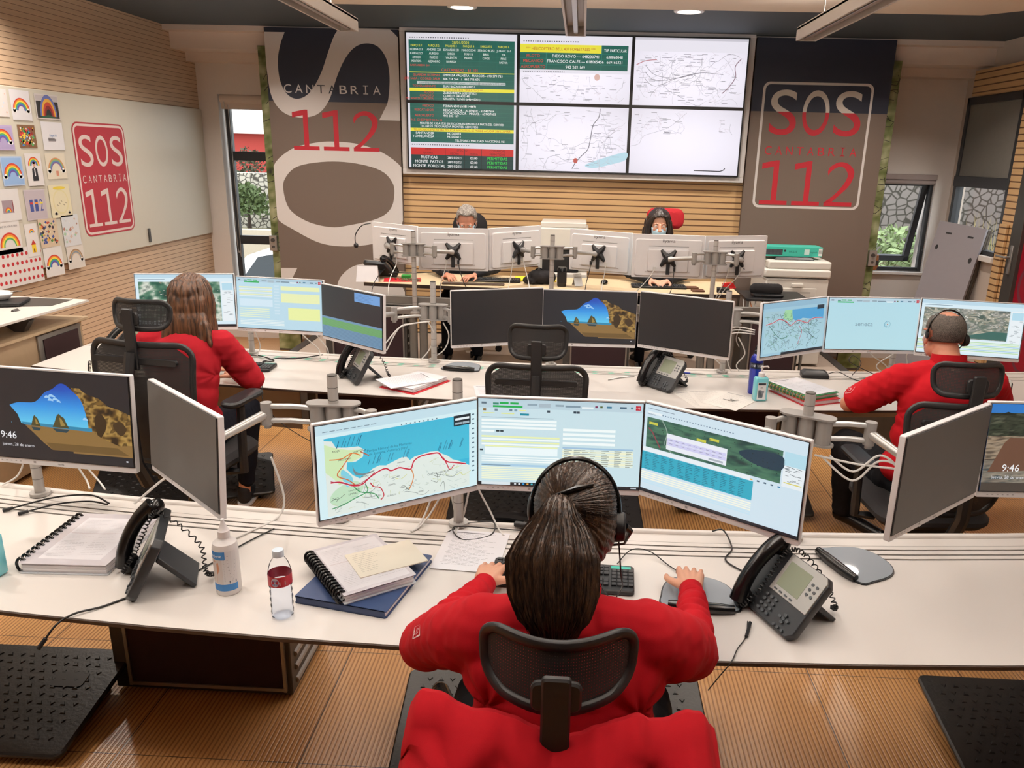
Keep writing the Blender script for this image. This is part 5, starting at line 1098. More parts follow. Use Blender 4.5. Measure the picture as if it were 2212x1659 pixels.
def fold(amp, fr, seed, ax=(1, 1, 1)):
    def d(co):
        p = V((co.x*fr*ax[0], co.y*fr*ax[1], co.z*fr*ax[2]))+V((seed, 0, 0)); return amp*(noise.noise(p)+.5*noise.noise(p*2.1))
    return d
def eyes(t, c, R, s=1.0, iris='#3a2415'):
    for q in (-1, 1):
        g = G(); e = c+R @ V((q*.031*s, .079*s, .002*s)); g.ell(e, (.0125*s,)*3, R, 14, 10); o = g.build('eye', mat('eye_white', '#e8e2dc', .2), t)
        g = G(); g.ell(e+R @ V((0, .0095*s, -.001)), (.0058*s, .004*s, .0058*s), R, 12, 8); g.build('iris', mat('iris_'+iris[1:], iris, .15), o)
def strands(g, paths, r=.0007):
    for P in paths:
        g.tube(P, [r, r*1.1, r]*0+[r]*len(P), n=3, cap=False)
def shoe(name, t, heel, toe, m, sole=None, s=1.0):
    h, e = V(heel), V(toe); d = (e-h).normalized(); b = Bl(); up = V((0, 0, 1))
    b.limb([h+up*.045*s, h+d*.08*s+up*.045*s, e-d*.04*s+up*.028*s, e-d*.01*s+up*.024*s], [.040*s, .040*s, .036*s, .026*s], flat=None); b.limb([h+up*.05*s, h+up*.09*s], [.036*s, .036*s])
    o = b.blob(name, m, t, .006, 3)
    if sole:
        R_ = rot2(math.atan2(d.y, d.x)); g = G(); L_ = (e-h).length+.06; g.rslab(h.lerp(e, .5)+up*.008+d*.0, (L_, .085*s, .016), .038*s, R_, k=6); g.build('sole', sole, o)
    return o
# ---------------------------------------------------------------- woman with ponytail, foreground
t = thing('person', 'person in red fleece with long brown ponytail and headset, seated in the foreground', 'person', (0, 1.35, 0)); O = V((0, 1.35, 0))
def L(*p): return V(p)-O
HC = L(.012, 1.555, 1.235); HR = frame_from((.0, 1, -.28))
b = Bl(); head_prims(b, HC, HR, 1.02)
b.limb([L(0, 1.50, 1.20), L(0, 1.435, 1.10), L(0, 1.41, 1.05)], [.058, .058, .065])
b.limb([L(0, 1.40, 1.02), L(0, 1.36, .85), L(0, 1.33, .62), L(0, 1.36, .55)], [.085, .105, .11, .12])
for s, el, wr in ((1, L(.318, 1.655, .835), L(.365, 2.03, .785)), (-1, L(-.338, 1.63, .835), L(-.245, 2.02, .780))):
    b.limb([L(s*.06, 1.40, 1.05), L(s*.20, 1.42, 1.045)], [.05, .048]); b.limb([L(s*.20, 1.42, 1.045), el], [.046, .040]); b.limb([el, el.lerp(wr, .45), wr], [.038, .036, .025])
    b.limb([L(s*.10, 1.37, .56), L(s*.22, 1.80, .55)], [.085, .06]); b.limb([L(s*.22, 1.80, .55), L(s*.30, 2.18, .22)], [.055, .035])
hand(b, L(.365, 2.045, .785), (.12, 1, -.02), (0, .1, 1), (-1, .12, 0), 1.0, .62, .22, .6)
hand(b, L(-.245, 2.035, .782), (.18, 1, -.05), (0, .1, 1), (1, -.18, 0), 1.0, .6, .12, .6)
body = b.blob('body', SKIN, t, .0032, 2)
b = Bl()
b.ell(L(0, 1.395, .97), (.215, .115, .13), None, 24, 14); b.ell(L(0, 1.37, .84), (.20, .125, .16), None, 24, 14); b.ell(L(0, 1.345, .66), (.205, .13, .15), None, 24, 14); b.ell(L(0, 1.36, .58), (.21, .15, .10), None, 24, 12)
b.limb([L(-.16, 1.41, 1.055), L(0, 1.415, 1.075), L(.16, 1.41, 1.055)], [.062, .066, .062]); b.limb([L(0, 1.40, 1.05), L(0, 1.425, 1.105)], [.09, .066])
for s, el, wr in ((1, L(.315, 1.65, .845), L(.362, 2.0, .79)), (-1, L(-.342, 1.63, .845), L(-.248, 1.99, .785))):
    b.limb([L(s*.17, 1.415, 1.04), L(s*.225, 1.45, 1.0), L(s*.265, 1.52, .945)], [.078, .078, .075]); b.limb([L(s*.265, 1.52, .945), el], [.075, .063]); b.limb([el, el.lerp(wr, .5), wr], [.061, .050, .036])
f1 = fold(.006, 9, 3, (1, 1, 1)); elr, ell_ = L(.315, 1.65, .845), L(-.342, 1.63, .845)
def fl_disp(co):
    d = f1(co)
    for e, wv in ((elr, L(.362, 2.0, .79)), (ell_, L(-.248, 1.99, .785))):
        ax = (wv-e).normalized(); h = (co-e).dot(ax); rr = ((co-e)-ax*h).length
        if -.05 < h < .4 and rr < .1: d += .0042*sin(h*115+noise.noise(co*14)*4)*max(0, min(1, (h+.05)*6))
        dd = (co-e).length
        if dd < .15: d += .005*sin(dd*120)*(1-dd/.15)
    # drag folds from the armpits
    for s in (-1, 1):
        q = co-L(s*.17, 1.32, .93); r_ = q.length
        if r_ < .2: d += .006*sin(math.atan2(q.z, q.x*s+.02)*7)*(1-r_/.2)
    return d
sh_ = b.blob('fleece', REDS, t, .006, 4, fl_disp)
g = G(); g.tube([L(.055*cos(a)*1.15, 1.437+.052*sin(a), 1.135+.02*cos(a*1)*0+.012*sin(a)) for a in [i*2*pi/20 for i in range(21)]], .010, n=8); g.build('collar', REDS, sh_)
for s, wv, dr in ((1, L(.362, 2.0, .79), (.03, 1, 0)), (-1, L(-.248, 1.99, .785), (.25, 1, 0))):
    d = V(dr).normalized(); g = G(); g.cyl(wv-d*.022, wv+d*.034, .037, .034, n=24); g.build('cuff', REDS, sh_, bevel=.003)
# small white outline badge on the left sleeve
cv = Cv(.0004); bc = L(-.372, 1.49, .985); ux = V((.15, -.6, .75)).normalized(); uy = V((-.2, .72, .66)).normalized(); nn = V((-.9, -.25, .35)).normalized(); uy = nn.cross(ux).normalized(); cv.T = lambda x, y, l: bc+ux*x+uy*y+nn*(.0+l*.0004)
cv.line([(-.022, -.02), (.022, -.02), (.022, .02), (-.022, .02), (-.022, -.02)], .0025, '#e8cfd0', 1); cv.text('112', 0, -.008, .016, '#e8cfd0', 1, align='c')
def wrap(cv, ob, off=.0012):
    nv = []
    for q in cv.g.v:
        ok_, lc, nr, _ = ob.closest_point_on_mesh(V(q)); nv.append(tuple(lc+nr*off) if ok_ else q)
    cv.g.v = nv
wrap(cv, sh_); cv.build('sleeve_badge', PRINT, sh_)
b = Bl()
for s in (-1, 1):
    b.limb([L(s*.10, 1.34, .58), L(s*.22, 1.80, .56)], [.115, .082]); b.limb([L(s*.22, 1.80, .56), L(s*.30, 2.17, .25)], [.08, .058])
b.ell(L(0, 1.33, .59), (.20, .15, .09)); b.blob('trousers', TROU, t, .008, 3, fold(.005, 10, 7))
for s in (-1, 1): shoe('shoe', t, L(s*.30+.02*s-.05, 2.14, .14), L(s*.38+.02*s-.05, 2.37, .12), BLACKG)
# hair: cap, ponytail, hair clip
HAIRB = hairmat('dark_brown_hair', '#170f0b', '#46301f', (150, 150, 14))
b = Bl(); b.ell(HC+HR @ V((0, -.026, .034)), (.089, .103, .094), HR, 28, 18); b.ell(HC+HR @ V((0, -.06, -.02)), (.080, .062, .085), HR, 24, 14)
for q in (-1, 1): b.ell(HC+HR @ V((q*.062, -.03, -.01)), (.028, .06, .06), HR, 16, 10)
def hdisp(co):
    p = HR.transposed() @ (co-HC); a = math.atan2(p.x, -p.y+.001); w_ = math.atan2(p.z-.02, -p.y-.02); return .0016*sin(math.atan2(p.x, p.z-.045)*46+noise.noise(p*30)*5)
hr = b.blob('hair', HAIRB, t, .0035, 3, hdisp)
tie = HC+HR @ V((-.032, -.128, .052))
pts = [tie+V((0, .012, 0)), tie+V((-.004, -.022, -.004)), tie+V((-.006, -.042, -.035)), L(-.030, 1.365, 1.24), L(-.026, 1.338, 1.18), L(-.022, 1.318, 1.13), L(-.018, 1.312, 1.098)]
wid = [.020, .034, .062, .088, .085, .064, .022]; thk = [.018, .024, .032, .036, .030, .022, .008]
PP = bez(pts, 8); n_ = len(PP); rings = []
for i, p in enumerate(PP):
    u = i/(n_-1)*(len(wid)-1); k = min(int(u), len(wid)-2); f_ = u-k; w_ = wid[k]*(1-f_)+wid[k+1]*f_; h_ = thk[k]*(1-f_)+thk[k+1]*f_; d = (PP[min(i+1, n_-1)]-PP[max(i-1, 0)]).normalized(); sd = V((1, 0, 0)); nn = sd.cross(d).normalized(); rg = []
    for j in range(72):
        a = j*2*pi/72; q = 1+.06*sin(a*17+i*.12)+.05*noise.noise(V((cos(a)*3, sin(a)*3, i*.05)))+.03*sin(a*31+i*.05); rg.append(p+sd*(w_*cos(a)*q)+nn*(h_*sin(a)*q))
    rings.append(rg)
g = G(); g.loft(rings); g.build('ponytail', HAIRB, hr, angle=60)
rd = random.Random(3); g = G()
for i in range(220):      # loose strands of the ponytail
    a = rd.uniform(pi*.95, pi*2.05); k0 = rd.uniform(.05, .3); P = []
    for j in range(10):
        u = k0+(1.0-k0)*j/9; ii = min(n_-1, int(u*(n_-1))); uu = ii/(n_-1)*(len(wid)-1); k = min(int(uu), len(wid)-2); f_ = uu-k; w_ = (wid[k]*(1-f_)+wid[k+1]*f_); h_ = thk[k]*(1-f_)+thk[k+1]*f_; w_ = max(w_, .02); d = (PP[min(ii+1, n_-1)]-PP[max(ii-1, 0)]).normalized(); nn = V((1, 0, 0)).cross(d).normalized(); P.append(PP[ii]+V((1, 0, 0))*(w_*cos(a)*1.05)+nn*(h_*sin(a)*1.07)+V((rd.uniform(-.002, .002),)*3)+(V((0, -.004, -.02-.03*rd.random())) if j == 9 else V((0, 0, 0))))
    g.tube(P, .0009, n=3, cap=False)
for i in range(170):      # strands drawn from the hairline to the tie
    a = rd.uniform(-1.5, 1.5); e = rd.uniform(-.3, 1.25); P = []
    st = V((sin(a)*cos(e), cos(a)*cos(e)*-.55+.25, sin(e)))
    loc = HR.transposed() @ (tie-HC); tl = V((loc.x/.09, (loc.y+.026)/.104, (loc.z-.034)/.095))
    for j in range(9):
        u = j/8; q = st.lerp(tl, u); q.normalize(); P.append(HC+HR @ V((q.x*.0905, q.y*.1045-.026, q.z*.0955+.034)))
    g.tube(P, .0008, n=3, cap=False)
tag(g.build('loose_strands', HAIRB, hr), None, None, None, 'stuff')
g = G(); cc = HC+HR @ V((.03, -.10, .092)); g.tube([tie+V((-.01, .005, .018)), tie.lerp(cc, .5)+V((0, -.004, .014)), cc+V((.005, -.004, 0))], [.003, .006, .003], n=8); g.build('hair_clip', BLACKG, hr)
# headset worn by her
hs = thing('headset', 'black headset with ear cup and band over the ponytailed woman\'s head', 'headset', (0, 1.35, 0))
arc = []
for i in range(25): a = rad(-8+196*i/24); arc.append(HC+HR @ V((.096*cos(a), -.012+.0*sin(a), .022+.112*sin(a))))
g = G(); g.tube(arc, .0052, n=8); g.build('headband', BLACKG, hs)
for q in (1,):
    c_ = HC+HR @ V((q*.094, -.006, -.012)); ax = HR @ V((q, 0, 0)); g = G(); g.cyl(c_-ax*.008, c_+ax*.016, .035, .031, n=28); e_ = g.build('ear_cup', BLACK, hs, bevel=.004); g = G(); g.tube([c_+ax*.016+V((0, .0, 0)), c_+ax*.028+HR @ V((0, .01, -.01)), c_+HR @ V((.02, .06, -.05)), c_+HR @ V((-.03, .115, -.07))], [.009, .007, .003, .003], n=8); g.ell(c_+HR @ V((-.032, .118, -.07)), (.01, .01, .008)); g.build('microphone_boom', BLACKG, hs)
c_ = HC+HR @ V((-.098, -.006, .02)); g = G(); g.ell(c_, (.007, .02, .03), HR); g.build('temple_pad', BLACK, hs)
g = G(); g.tube(bez([HC+HR @ V((.098, .0, -.045)), L(.12, 1.56, 1.10), L(.13, 1.66, 1.0), L(.10, 1.80, .85), L(.13, 1.98, .765), L(.10, 2.1, .75)], 8), .0018, n=6); g.build('cable', CABLEB, hs)
# red jacket draped over her chair
jk = thing('draped_jacket', 'red fleece jacket draped over the foreground chair back', 'jacket', (0, 1.2, 0)); rows = []
xs = [-.285+.57*i/96 for i in range(97)]
ZT = [(-.30, -.075), (-.285, -.04), (-.262, -.002), (-.225, .004), (-.19, -.008), (-.165, -.012), (-.13, -.004), (-.09, -.009), (-.05, -.024), (-.012, -.047), (.03, -.034), (.065, -.018), (.105, -.006), (.135, .002), (.16, -.014), (.19, -.018), (.225, -.010), (.255, -.020), (.275, -.055), (.30, -.09)]
def ztop(x):
    for (a, p), (b_, q) in zip(ZT, ZT[1:]):
        if x <= b_: t_ = (x-a)/(b_-a); t_ = t_*t_*(3-2*t_); return 1.040+p*(1-t_)+q*t_
    return .95
for j in range(-10, 56):
    row = []
    for i, x in enumerate(xs):
        zt = ztop(x); yb = 1.155+.055*(x/.25)**2
        if j <= 0: s_ = -j; y = yb+.035+.002*s_; z = zt-.012-.020*s_
        else:
            s_ = j*.011; y = yb-.035-s_*.16-.085*(1-math.exp(-s_*16)); z = zt-.012-s_*.97
            rr_ = math.hypot(x+.01, s_+.10); an = math.atan2(s_+.10, x+.01); y += (.022*noise.noise(V((x*7+s_*3, s_*2.2, 1)))+.030*noise.noise(V((x*3.2-s_*1.5, s_*1.2, 5)))-.014*sin(an*13+rr_*6)*min(1, rr_*3))*min(1, s_*16)*1.7; z += .012*noise.noise(V((x*9, s_*5, 2)))*min(1, s_*10); ca = x+.012; dirn = 1 if ca > 0 else -1; ph_ = (s_*9+abs(ca)*6*.55)+.6*noise.noise(V((x*5, s_*5, 7))); y += -.017*max(0, sin(ph_*6.2+dirn*.7))**3*min(1, s_*30)*min(1, abs(ca)*9); y += .010*max(0, sin(x*48+s_*dirn*30+2*noise.noise(V((x*4, s_*4, 9)))))**2*min(1, s_*22)
        sp = 1+(.28*min(1, max(0, j*.011)*1.6)) if j > 0 else 1
        if j == 0: y = yb; z = zt+.012
        row.append(V((x*sp, y-1.2, z)))
    rows.append(row)
g = G(); g.loft(rows, cap=False, closed=False); o = g.build('body_panel', REDS, jk); q = o.modifiers.new('solid', 'SOLIDIFY'); q.thickness = .010; q.offset = 0; q = o.modifiers.new('sub', 'SUBSURF'); q.levels = q.render_levels = 1
# ---------------------------------------------------------------- shells of hair
def hair_shell(name, m, parent, c, R, rad_, keep, off=(0, -.012, .025), n=56, k=34, thick=.004, jit=.002, seed=1):
    g = G(); vs = []; fs = []; kp = []
    for j in range(k+1):
        a = -pi/2+.02+(pi-.04)*j/k
        for i in range(n):
            t = 2*pi*i/n; u = V((cos(a)*cos(t), cos(a)*sin(t), sin(a))); q = 1+jit/rad_[0]*noise.noise(u*9+V((seed, 0, 0)))*2; vs.append(c+R @ V((off[0]+u.x*rad_[0]*q, off[1]+u.y*rad_[1]*q, off[2]+u.z*rad_[2]*q))); kp.append(keep(u))
    for j in range(k):
        for i in range(n):
            f = (j*n+i, j*n+(i+1) % n, (j+1)*n+(i+1) % n, (j+1)*n+i)
            if sum(kp[x] for x in f) >= 3: fs.append(f)
    g.add(vs, fs); o = g.build(name, m, parent); q = o.modifiers.new('s', 'SOLIDIFY'); q.thickness = thick; q.offset = 1
    return o
def upper_body(t, J, shirt, sname, skin, longsleeve=True, vox=.006, seed=3, wide=1.0, hands=True, headk={}):
    """J: world-space joints; returns skull centre and frame in the thing's space"""
    O = V(t.location); P = {k: (V(v)-O) for k, v in J.items() if k != 'fwd'}
    R = frame_from(J['fwd']); b = Bl(); head_prims(b, P['head'], R, 1.0, **headk)
    b.limb([P['head']+R @ V((0, -.02, -.05)), P['neck']], [.058, .064]); b.limb([P['neck'], P['chest'], P['belly'], P['hip']], [.07, .10*wide, .105*wide, .12*wide])
    for q in 'LR':
        b.limb([P['neck'].lerp(P['sh'+q], .4), P['sh'+q]], [.05, .048]); b.limb([P['sh'+q], P['el'+q]], [.046, .040]); b.limb([P['el'+q], P['el'+q].lerp(P['wr'+q], .4), P['wr'+q]], [.040, .037, .025])
        if hands:
            d = (P['wr'+q]-P['el'+q]).normalized(); d.z *= .4; d.normalize(); s_ = 1 if q == 'L' else -1; sd = d.cross(V((0, 0, 1))).normalized()*s_
            hand(b, P['wr'+q]+d*.012, d, (0, 0, 1), sd, 1.0, .55, .14, .5)
    body = b.blob('body', skin, t, vox*.75, 2)
    b = Bl(); ax = (P['shR']-P['shL']); W = ax.length/2; yaw = math.atan2(ax.y, ax.x); Rz = rot2(yaw)
    b.ell(P['chest'], (W*1.02*wide**.3, .115*wide, .15), Rz, 24, 14); b.ell(P['chest'].lerp(P['belly'], .5), (W*.95*wide**.5, .122*wide, .15), Rz, 24, 14); b.ell(P['belly'], (W*.92*wide, .130*wide, .15), Rz, 24, 14); b.ell(P['hip']+V((0, 0, .03)), (W*.98*wide, .14*wide, .12), Rz, 24, 14)
    tops = [P['sh'+q]+V((0, 0, .0)) for q in 'LR']; b.limb([tops[0], P['neck']+V((0, 0, -.035)), tops[1]], [.066*wide**.8, .072*wide**.8, .066*wide**.8]); b.limb([P['neck']+V((0, 0, -.05)), P['neck']+V((0, 0, -.002))], [.09, .068])
    for q in 'LR':
        a, e, w_ = P['sh'+q], P['el'+q], P['wr'+q]
        if longsleeve: b.limb([a, a.lerp(e, .5), e], [.072*wide**.3, .069, .060]); b.limb([e, e.lerp(w_, .5), e.lerp(w_, .93)], [.058, .048, .036])
        else: b.limb([a, a.lerp(e, .5), a.lerp(e, .74)], [.080, .080, .078])
    fd = fold(.007, 9, seed); els = [P['elL'], P['elR']]; arm = [P['shL'], P['shR']]
    def dsp(co):
        d = fd(co)
        for e in els:
            r_ = (co-e).length
            if r_ < .16: d += .005*sin(r_*110)*(1-r_/.16)
        for e in arm:
            q = co-(e+V((0, 0, -.14))); r_ = q.length
            if r_ < .18: d += .006*sin(math.atan2(q.z, q.x+.01)*7)*(1-r_/.18)
        return d
    sh = b.blob(sname, shirt, t, vox, 4, dsp)
    return P, R, sh
def collar(P, R, parent, m, r=.066, h=.03):
    n = 28; rings = []
    for z, q in ((-.03, 1.08), (0, 1.0), (h, .95), (h+.002, 1.02), (0, 1.12), (-.03, 1.2)): rings.append([P['neck']+V((r*q*cos(2*pi*i/n), r*q*sin(2*pi*i/n)*.95, z+.012*sin(2*pi*i/n)*-1)) for i in range(n)])
    g = G(); g.loft(rings, cap=False); return g.build('collar', m, parent)
def mask(t, c, R, m=None):
    g = G(); rings = []
    for j in range(9):
        v = j/8; z = -.012-.088*v; bulge = .030*sin(pi*v)**.7; rg = []
        for i in range(17):
            u = -1+2*i/16; a = u*1.25; rg.append(c+R @ V((sin(a)*(.072-.014*v), .030+cos(a)*(.058+bulge)-.012*v, z)))
        rings.append(rg)
    g.loft(rings, cap=False, closed=False); o = g.build('face_mask', m or mat('surgical_mask_blue', '#b9d6e6', .8, var=.05), t); q = o.modifiers.new('s', 'SOLIDIFY'); q.thickness = .002
    for s in (-1, 1):
        g = G(); g.tube([c+R @ V((s*.066, .045, -.03)), c+R @ V((s*.084, .012, .0)), c+R @ V((s*.088, -.012, -.02))], .0015, n=6); g.tube([c+R @ V((s*.058, .045, -.085)), c+R @ V((s*.078, .012, -.05)), c+R @ V((s*.088, -.012, -.02))], .0015, n=6); g.build('ear_loop', WHITE, o)
    return o
# ---------------------------------------------------------------- long-haired woman, left of the middle row
t = thing('person', 'person with long brown hair and red top, seated at the left of the middle desk', 'person', (-1.88, 3.5, 0))
J = dict(head=(-1.865, 3.665, 1.285), fwd=(-.12, 1, -.12), neck=(-1.87, 3.60, 1.135), chest=(-1.88, 3.55, 1.0), belly=(-1.88, 3.53, .84), hip=(-1.88, 3.53, .68), shL=(-2.05, 3.58, 1.085), shR=(-1.715, 3.60, 1.085), elL=(-2.16, 3.80, .88), elR=(-1.625, 3.72, .87), wrL=(-2.08, 4.13, .80), wrR=(-1.86, 4.05, .79))
P, R, sh = upper_body(t, J, REDK, 'knit_top', SKIN, seed=11, wide=.98)
hc = P['head']; HL = hairmat('brown_highlight_hair', '#21130c', '#6e4930', (110, 110, 7))
b = Bl(); b.ell(hc+R @ V((0, -.02, .03)), (.092, .108, .096), R, 24, 16)
for (x, y, z, rx, ry, rz) in ((0, -.07, -.03, .092, .06, .12), (0, -.085, -.12, .098, .05, .11), (.0, -.085, -.20, .092, .038, .075), (-.07, -.02, -.05, .035, .06, .11), (.072, -.02, -.05, .035, .06, .11), (.085, -.03, -.15, .03, .05, .11), (-.085, -.04, -.15, .03, .05, .10)): b.ell(hc+R @ V((x, y, z)), (rx, ry, rz), R, 20, 12)
for k in range(11): x = -.09+k*.018; b.limb([hc+R @ V((x, -.10, -.12)), hc+R @ V((x*1.12+.012*sin(k*2), -.115, -.235-.03*sin(k*1.7))), hc+R @ V((x*1.2+.01, -.105, -.285-.03*sin(k*2.3)))], [.022, .014, .004])
def hd2(co):
    p = R.transposed() @ (co-hc); return .0032*sin(math.atan2(p.x, -p.y+.03)*34+noise.noise(V((p.x*22, p.y*22, p.z*5)))*5)
h2 = b.blob('hair', HL, t, .0045, 2, hd2)
g = G(); rd = random.Random(8)
for i in range(190):
    a = rd.uniform(-1.5, 1.5); ln_ = rd.uniform(.19, .30); P0 = []
    for j in range(8):
        u = j/7; q = 1 if u > .25 else sin(u/.25*pi/2); z = .115-(u**1.15)*(ln_+.12); P0.append(hc+R @ V((sin(a)*.101*q*(1+.1*u), -.02-cos(a)*.094*q-(.015*u), z+.01)))
    g.tube(P0, .0011, n=3, cap=False)
tag(g.build('loose_strands', HL, h2), None, None, None, 'stuff')
b = Bl(); O2 = V(t.location)
for x, kx, ky in ((-1.80, -1.80, 4.02), (-1.98, -2.05, 4.02)): b.limb([V((x, 3.55, .64))-O2, V((kx, ky, .60))-O2], [.105, .076]); b.limb([V((kx, ky, .60))-O2, V((kx-.06, 4.06, .17))-O2], [.072, .048])
b.blob('trousers', NAVYT, t, .008, 3, fold(.005, 10, 4))
for x in (-1.87, -2.11): b = Bl(); b.limb([V((x, 4.06, .17))-O2, V((x-.01, 4.06, .09))-O2], [.036, .034]); b.blob('ankle', SKIN, t, .006, 1)
for x in (-1.88, -2.12): shoe('sneaker', t, V((x, 4.05, .012))-O2, V((x-.02, 4.26, .012))-O2, mat('sneaker_black', '#15161a', .6), WHITE)
# ---------------------------------------------------------------- balding man, right of the middle row
t = thing('person', 'balding person in red polo shirt with headset, seated at the right of the middle desk', 'person', (1.68, 3.45, 0))
J = dict(head=(1.685, 3.56, 1.25), fwd=(-.05, 1, -.16), neck=(1.685, 3.475, 1.125), chest=(1.68, 3.42, .98), belly=(1.67, 3.42, .80), hip=(1.66, 3.44, .62), shL=(1.485, 3.46, 1.055), shR=(1.885, 3.46, 1.055), elL=(1.335, 3.66, .875), elR=(2.03, 3.64, .88), wrL=(1.52, 3.96, .80), wrR=(1.95, 3.98, .80))
P, R, sh = upper_body(t, J, REDP, 'polo_shirt', SKIN2, False, seed=23, wide=1.12, headk=dict(jaw=1.12)); P['neck'] = P['neck']+V((0, 0, .018)); collar(P, R, sh, REDP, .070, .036)
hc = P['head']; HG = hairmat('cropped_dark_grey_hair', '#2a2522', '#5d544d', (260, 260, 260), .8)
def keep3(u):
    # hair ring round the sides and back, bare crown and face
    if u.y > .38 or u.z < -.62: return 0
    bald = (u.x/.62)**2+((u.y-.15)/.80)**2 < 1 and u.z > .42
    ear = abs(u.x) > .90 and -.75 < u.z < .05 and -.25 < u.y < .45
    return 0 if (bald or ear) else 1
hair_shell('hair', HG, t, hc, R, (.0785, .0965, .0875), keep3, thick=.003, jit=.0012)
mask(t, hc, R, mat('mask_pale', '#dfe6ea', .8))
for (a, b0) in (((1.30, 3.60, .97), 1),):
    cv = Cv(.0004); bc = V(a)-V(t.location); ux = V((.35, -.75, .2)).normalized(); uy = V((.35, .1, .9)).normalized(); cv.T = (lambda bc, ux, uy: lambda x, y, l: bc+ux*x+uy*y)(bc, ux, uy)
    cv.line([(-.024, -.02), (.024, -.02), (.024, .02), (-.024, .02), (-.024, -.02)], .003, '#e9c9cc', 1); cv.disc(0, 0, .012, '#e9c9cc', 1, ri=.009); wrap(cv, sh); cv.build('sleeve_badge', PRINT, sh)
O2 = V(t.location); b = Bl()
for s, x, kx, ky in ((0, 1.56, 1.48, 3.98), (1, 1.78, 1.92, 4.0)): b.limb([V((x, 3.5, .57))-O2, V((kx, ky, .54))-O2], [.13, .092]); b.limb([V((kx, ky, .54))-O2, V((kx+.08, 4.13, .12))-O2], [.088, .066])
b.ell(V((1.67, 3.45, .56))-O2, (.21, .16, .10)); b.blob('trousers', TROU, t, .008, 3, fold(.006, 9, 14))
shoe('shoe', t, V((1.555, 4.17, .01))-O2, V((1.67, 4.03, .01))-O2-V((-.06, .12, 0)), BLACKG); shoe('shoe', t, V((2.0, 4.12, .01))-O2, V((2.03, 4.33, .01))-O2, BLACKG)
hs = thing('headset', 'black headset worn by the balding man in the red polo', 'headset', t.location)
arc = [hc+R @ V((.088*cos(rad(a)), -.03, .012+.104*sin(rad(a)))) for a in range(-5, 186, 8)]; g = G(); g.tube(arc, .004, n=8); g.build('headband', BLACKG, hs)
c_ = hc+R @ V((.092, -.005, -.02)); ax = R @ V((1, 0, 0)); g = G(); g.cyl(c_-ax*.006, c_+ax*.016, .030, .027, n=24); g.build('ear_cup', BLACK, hs, bevel=.003); g = G(); g.tube([c_+ax*.014, c_+R @ V((.012, .05, -.04)), c_+R @ V((-.03, .10, -.06))], .003, n=8); g.build('microphone_boom', BLACKG, hs)
c_ = hc+R @ V((-.086, -.02, .005)); g = G(); g.ell(c_, (.007, .014, .022), R); g.build('temple_pad', BLACK, hs)
# ---------------------------------------------------------------- two supervisors behind the platform desk
PZ = .24
t = thing('person', 'person with short grey hair, head bowed, behind the left monitors of the supervisor desk', 'person', (-.975, 6.86, PZ))
J = dict(head=(-.965, 6.72, 1.445), fwd=(.06, -1, -.62), neck=(-.97, 6.83, 1.30), chest=(-.98, 6.88, 1.15), belly=(-.98, 6.90, 1.0), hip=(-.98, 6.92, .86), shL=(-.79, 6.86, 1.235), shR=(-1.17, 6.86, 1.235), elL=(-.72, 6.70, 1.06), elR=(-1.24, 6.70, 1.06), wrL=(-.86, 6.46, 1.015), wrR=(-1.10, 6.46, 1.015))
J['shL'], J['shR'] = J['shR'], J['shL']; J['elL'], J['elR'] = J['elR'], J['elL']; J['wrL'], J['wrR'] = J['wrR'], J['wrL']
P, R, sh = upper_body(t, J, mat('dark_jacket_cloth', '#1b1a1f', .9), 'dark_jacket', SKIN2, seed=5, hands=True); collar(P, R, sh, REDP)
hc = P['head']; HW = hairmat('grey_hair', '#5f5750', '#a09890', (140, 60, 140), .6)
hair_shell('hair', HW, t, hc, R, (.0835, .1035, .095), lambda u: 0 if (u.y > .52 and u.z < .62) or u.z < -.55 or (u.y > .22 and u.z < .12) else 1, thick=.006, jit=.004, seed=6)
eyes(t, hc, R); mask(t, hc, R)
b = Bl(); O2 = V(t.location)
for x in (-.1, .1): b.limb([V((x, .0, .46+.15)), V((x*1.3, -.34, .56))], [.09, .07]); b.limb([V((x*1.3, -.34, .56)), V((x*1.3, -.36, .10))], [.065, .05])
b.blob('trousers', TROU, t, .01, 2)
for x in (-.13, .13): shoe('shoe', t, V((x, -.34, .01)), V((x, -.53, .01)), BLACKG)
t = thing('person', 'person with dark shoulder-length hair and blue face mask, in front of the red headrest', 'person', (.665, 6.84, PZ))
J = dict(head=(.668, 6.745, 1.455), fwd=(.02, -1, -.16), neck=(.668, 6.80, 1.315), chest=(.668, 6.84, 1.17), belly=(.668, 6.86, 1.0), hip=(.668, 6.88, .86), shR=(.50, 6.83, 1.255), shL=(.84, 6.83, 1.255), elR=(.44, 6.68, 1.06), elL=(.90, 6.68, 1.06), wrR=(.60, 6.44, 1.02), wrL=(.74, 6.44, 1.02))
J['shL'], J['shR'] = J['shR'], J['shL']; J['elL'], J['elR'] = J['elR'], J['elL']; J['wrL'], J['wrR'] = J['wrR'], J['wrL']
P, R, sh = upper_body(t, J, mat('dark_jacket_cloth', '#1b1a1f', .9), 'dark_top', SKIN, seed=9, wide=.9)
hc = P['head']; HK = hairmat('near_black_hair', '#120c0a', '#33211a', (120, 120, 8))
hr = hair_shell('hair', HK, t, hc, R, (.090, .110, .100), lambda u: 0 if (u.y > .30 and u.z < .58+.0*u.x-abs(u.x)*.35) or u.z < -.8 else 1, thick=.012, jit=.003, seed=2)
b = Bl()
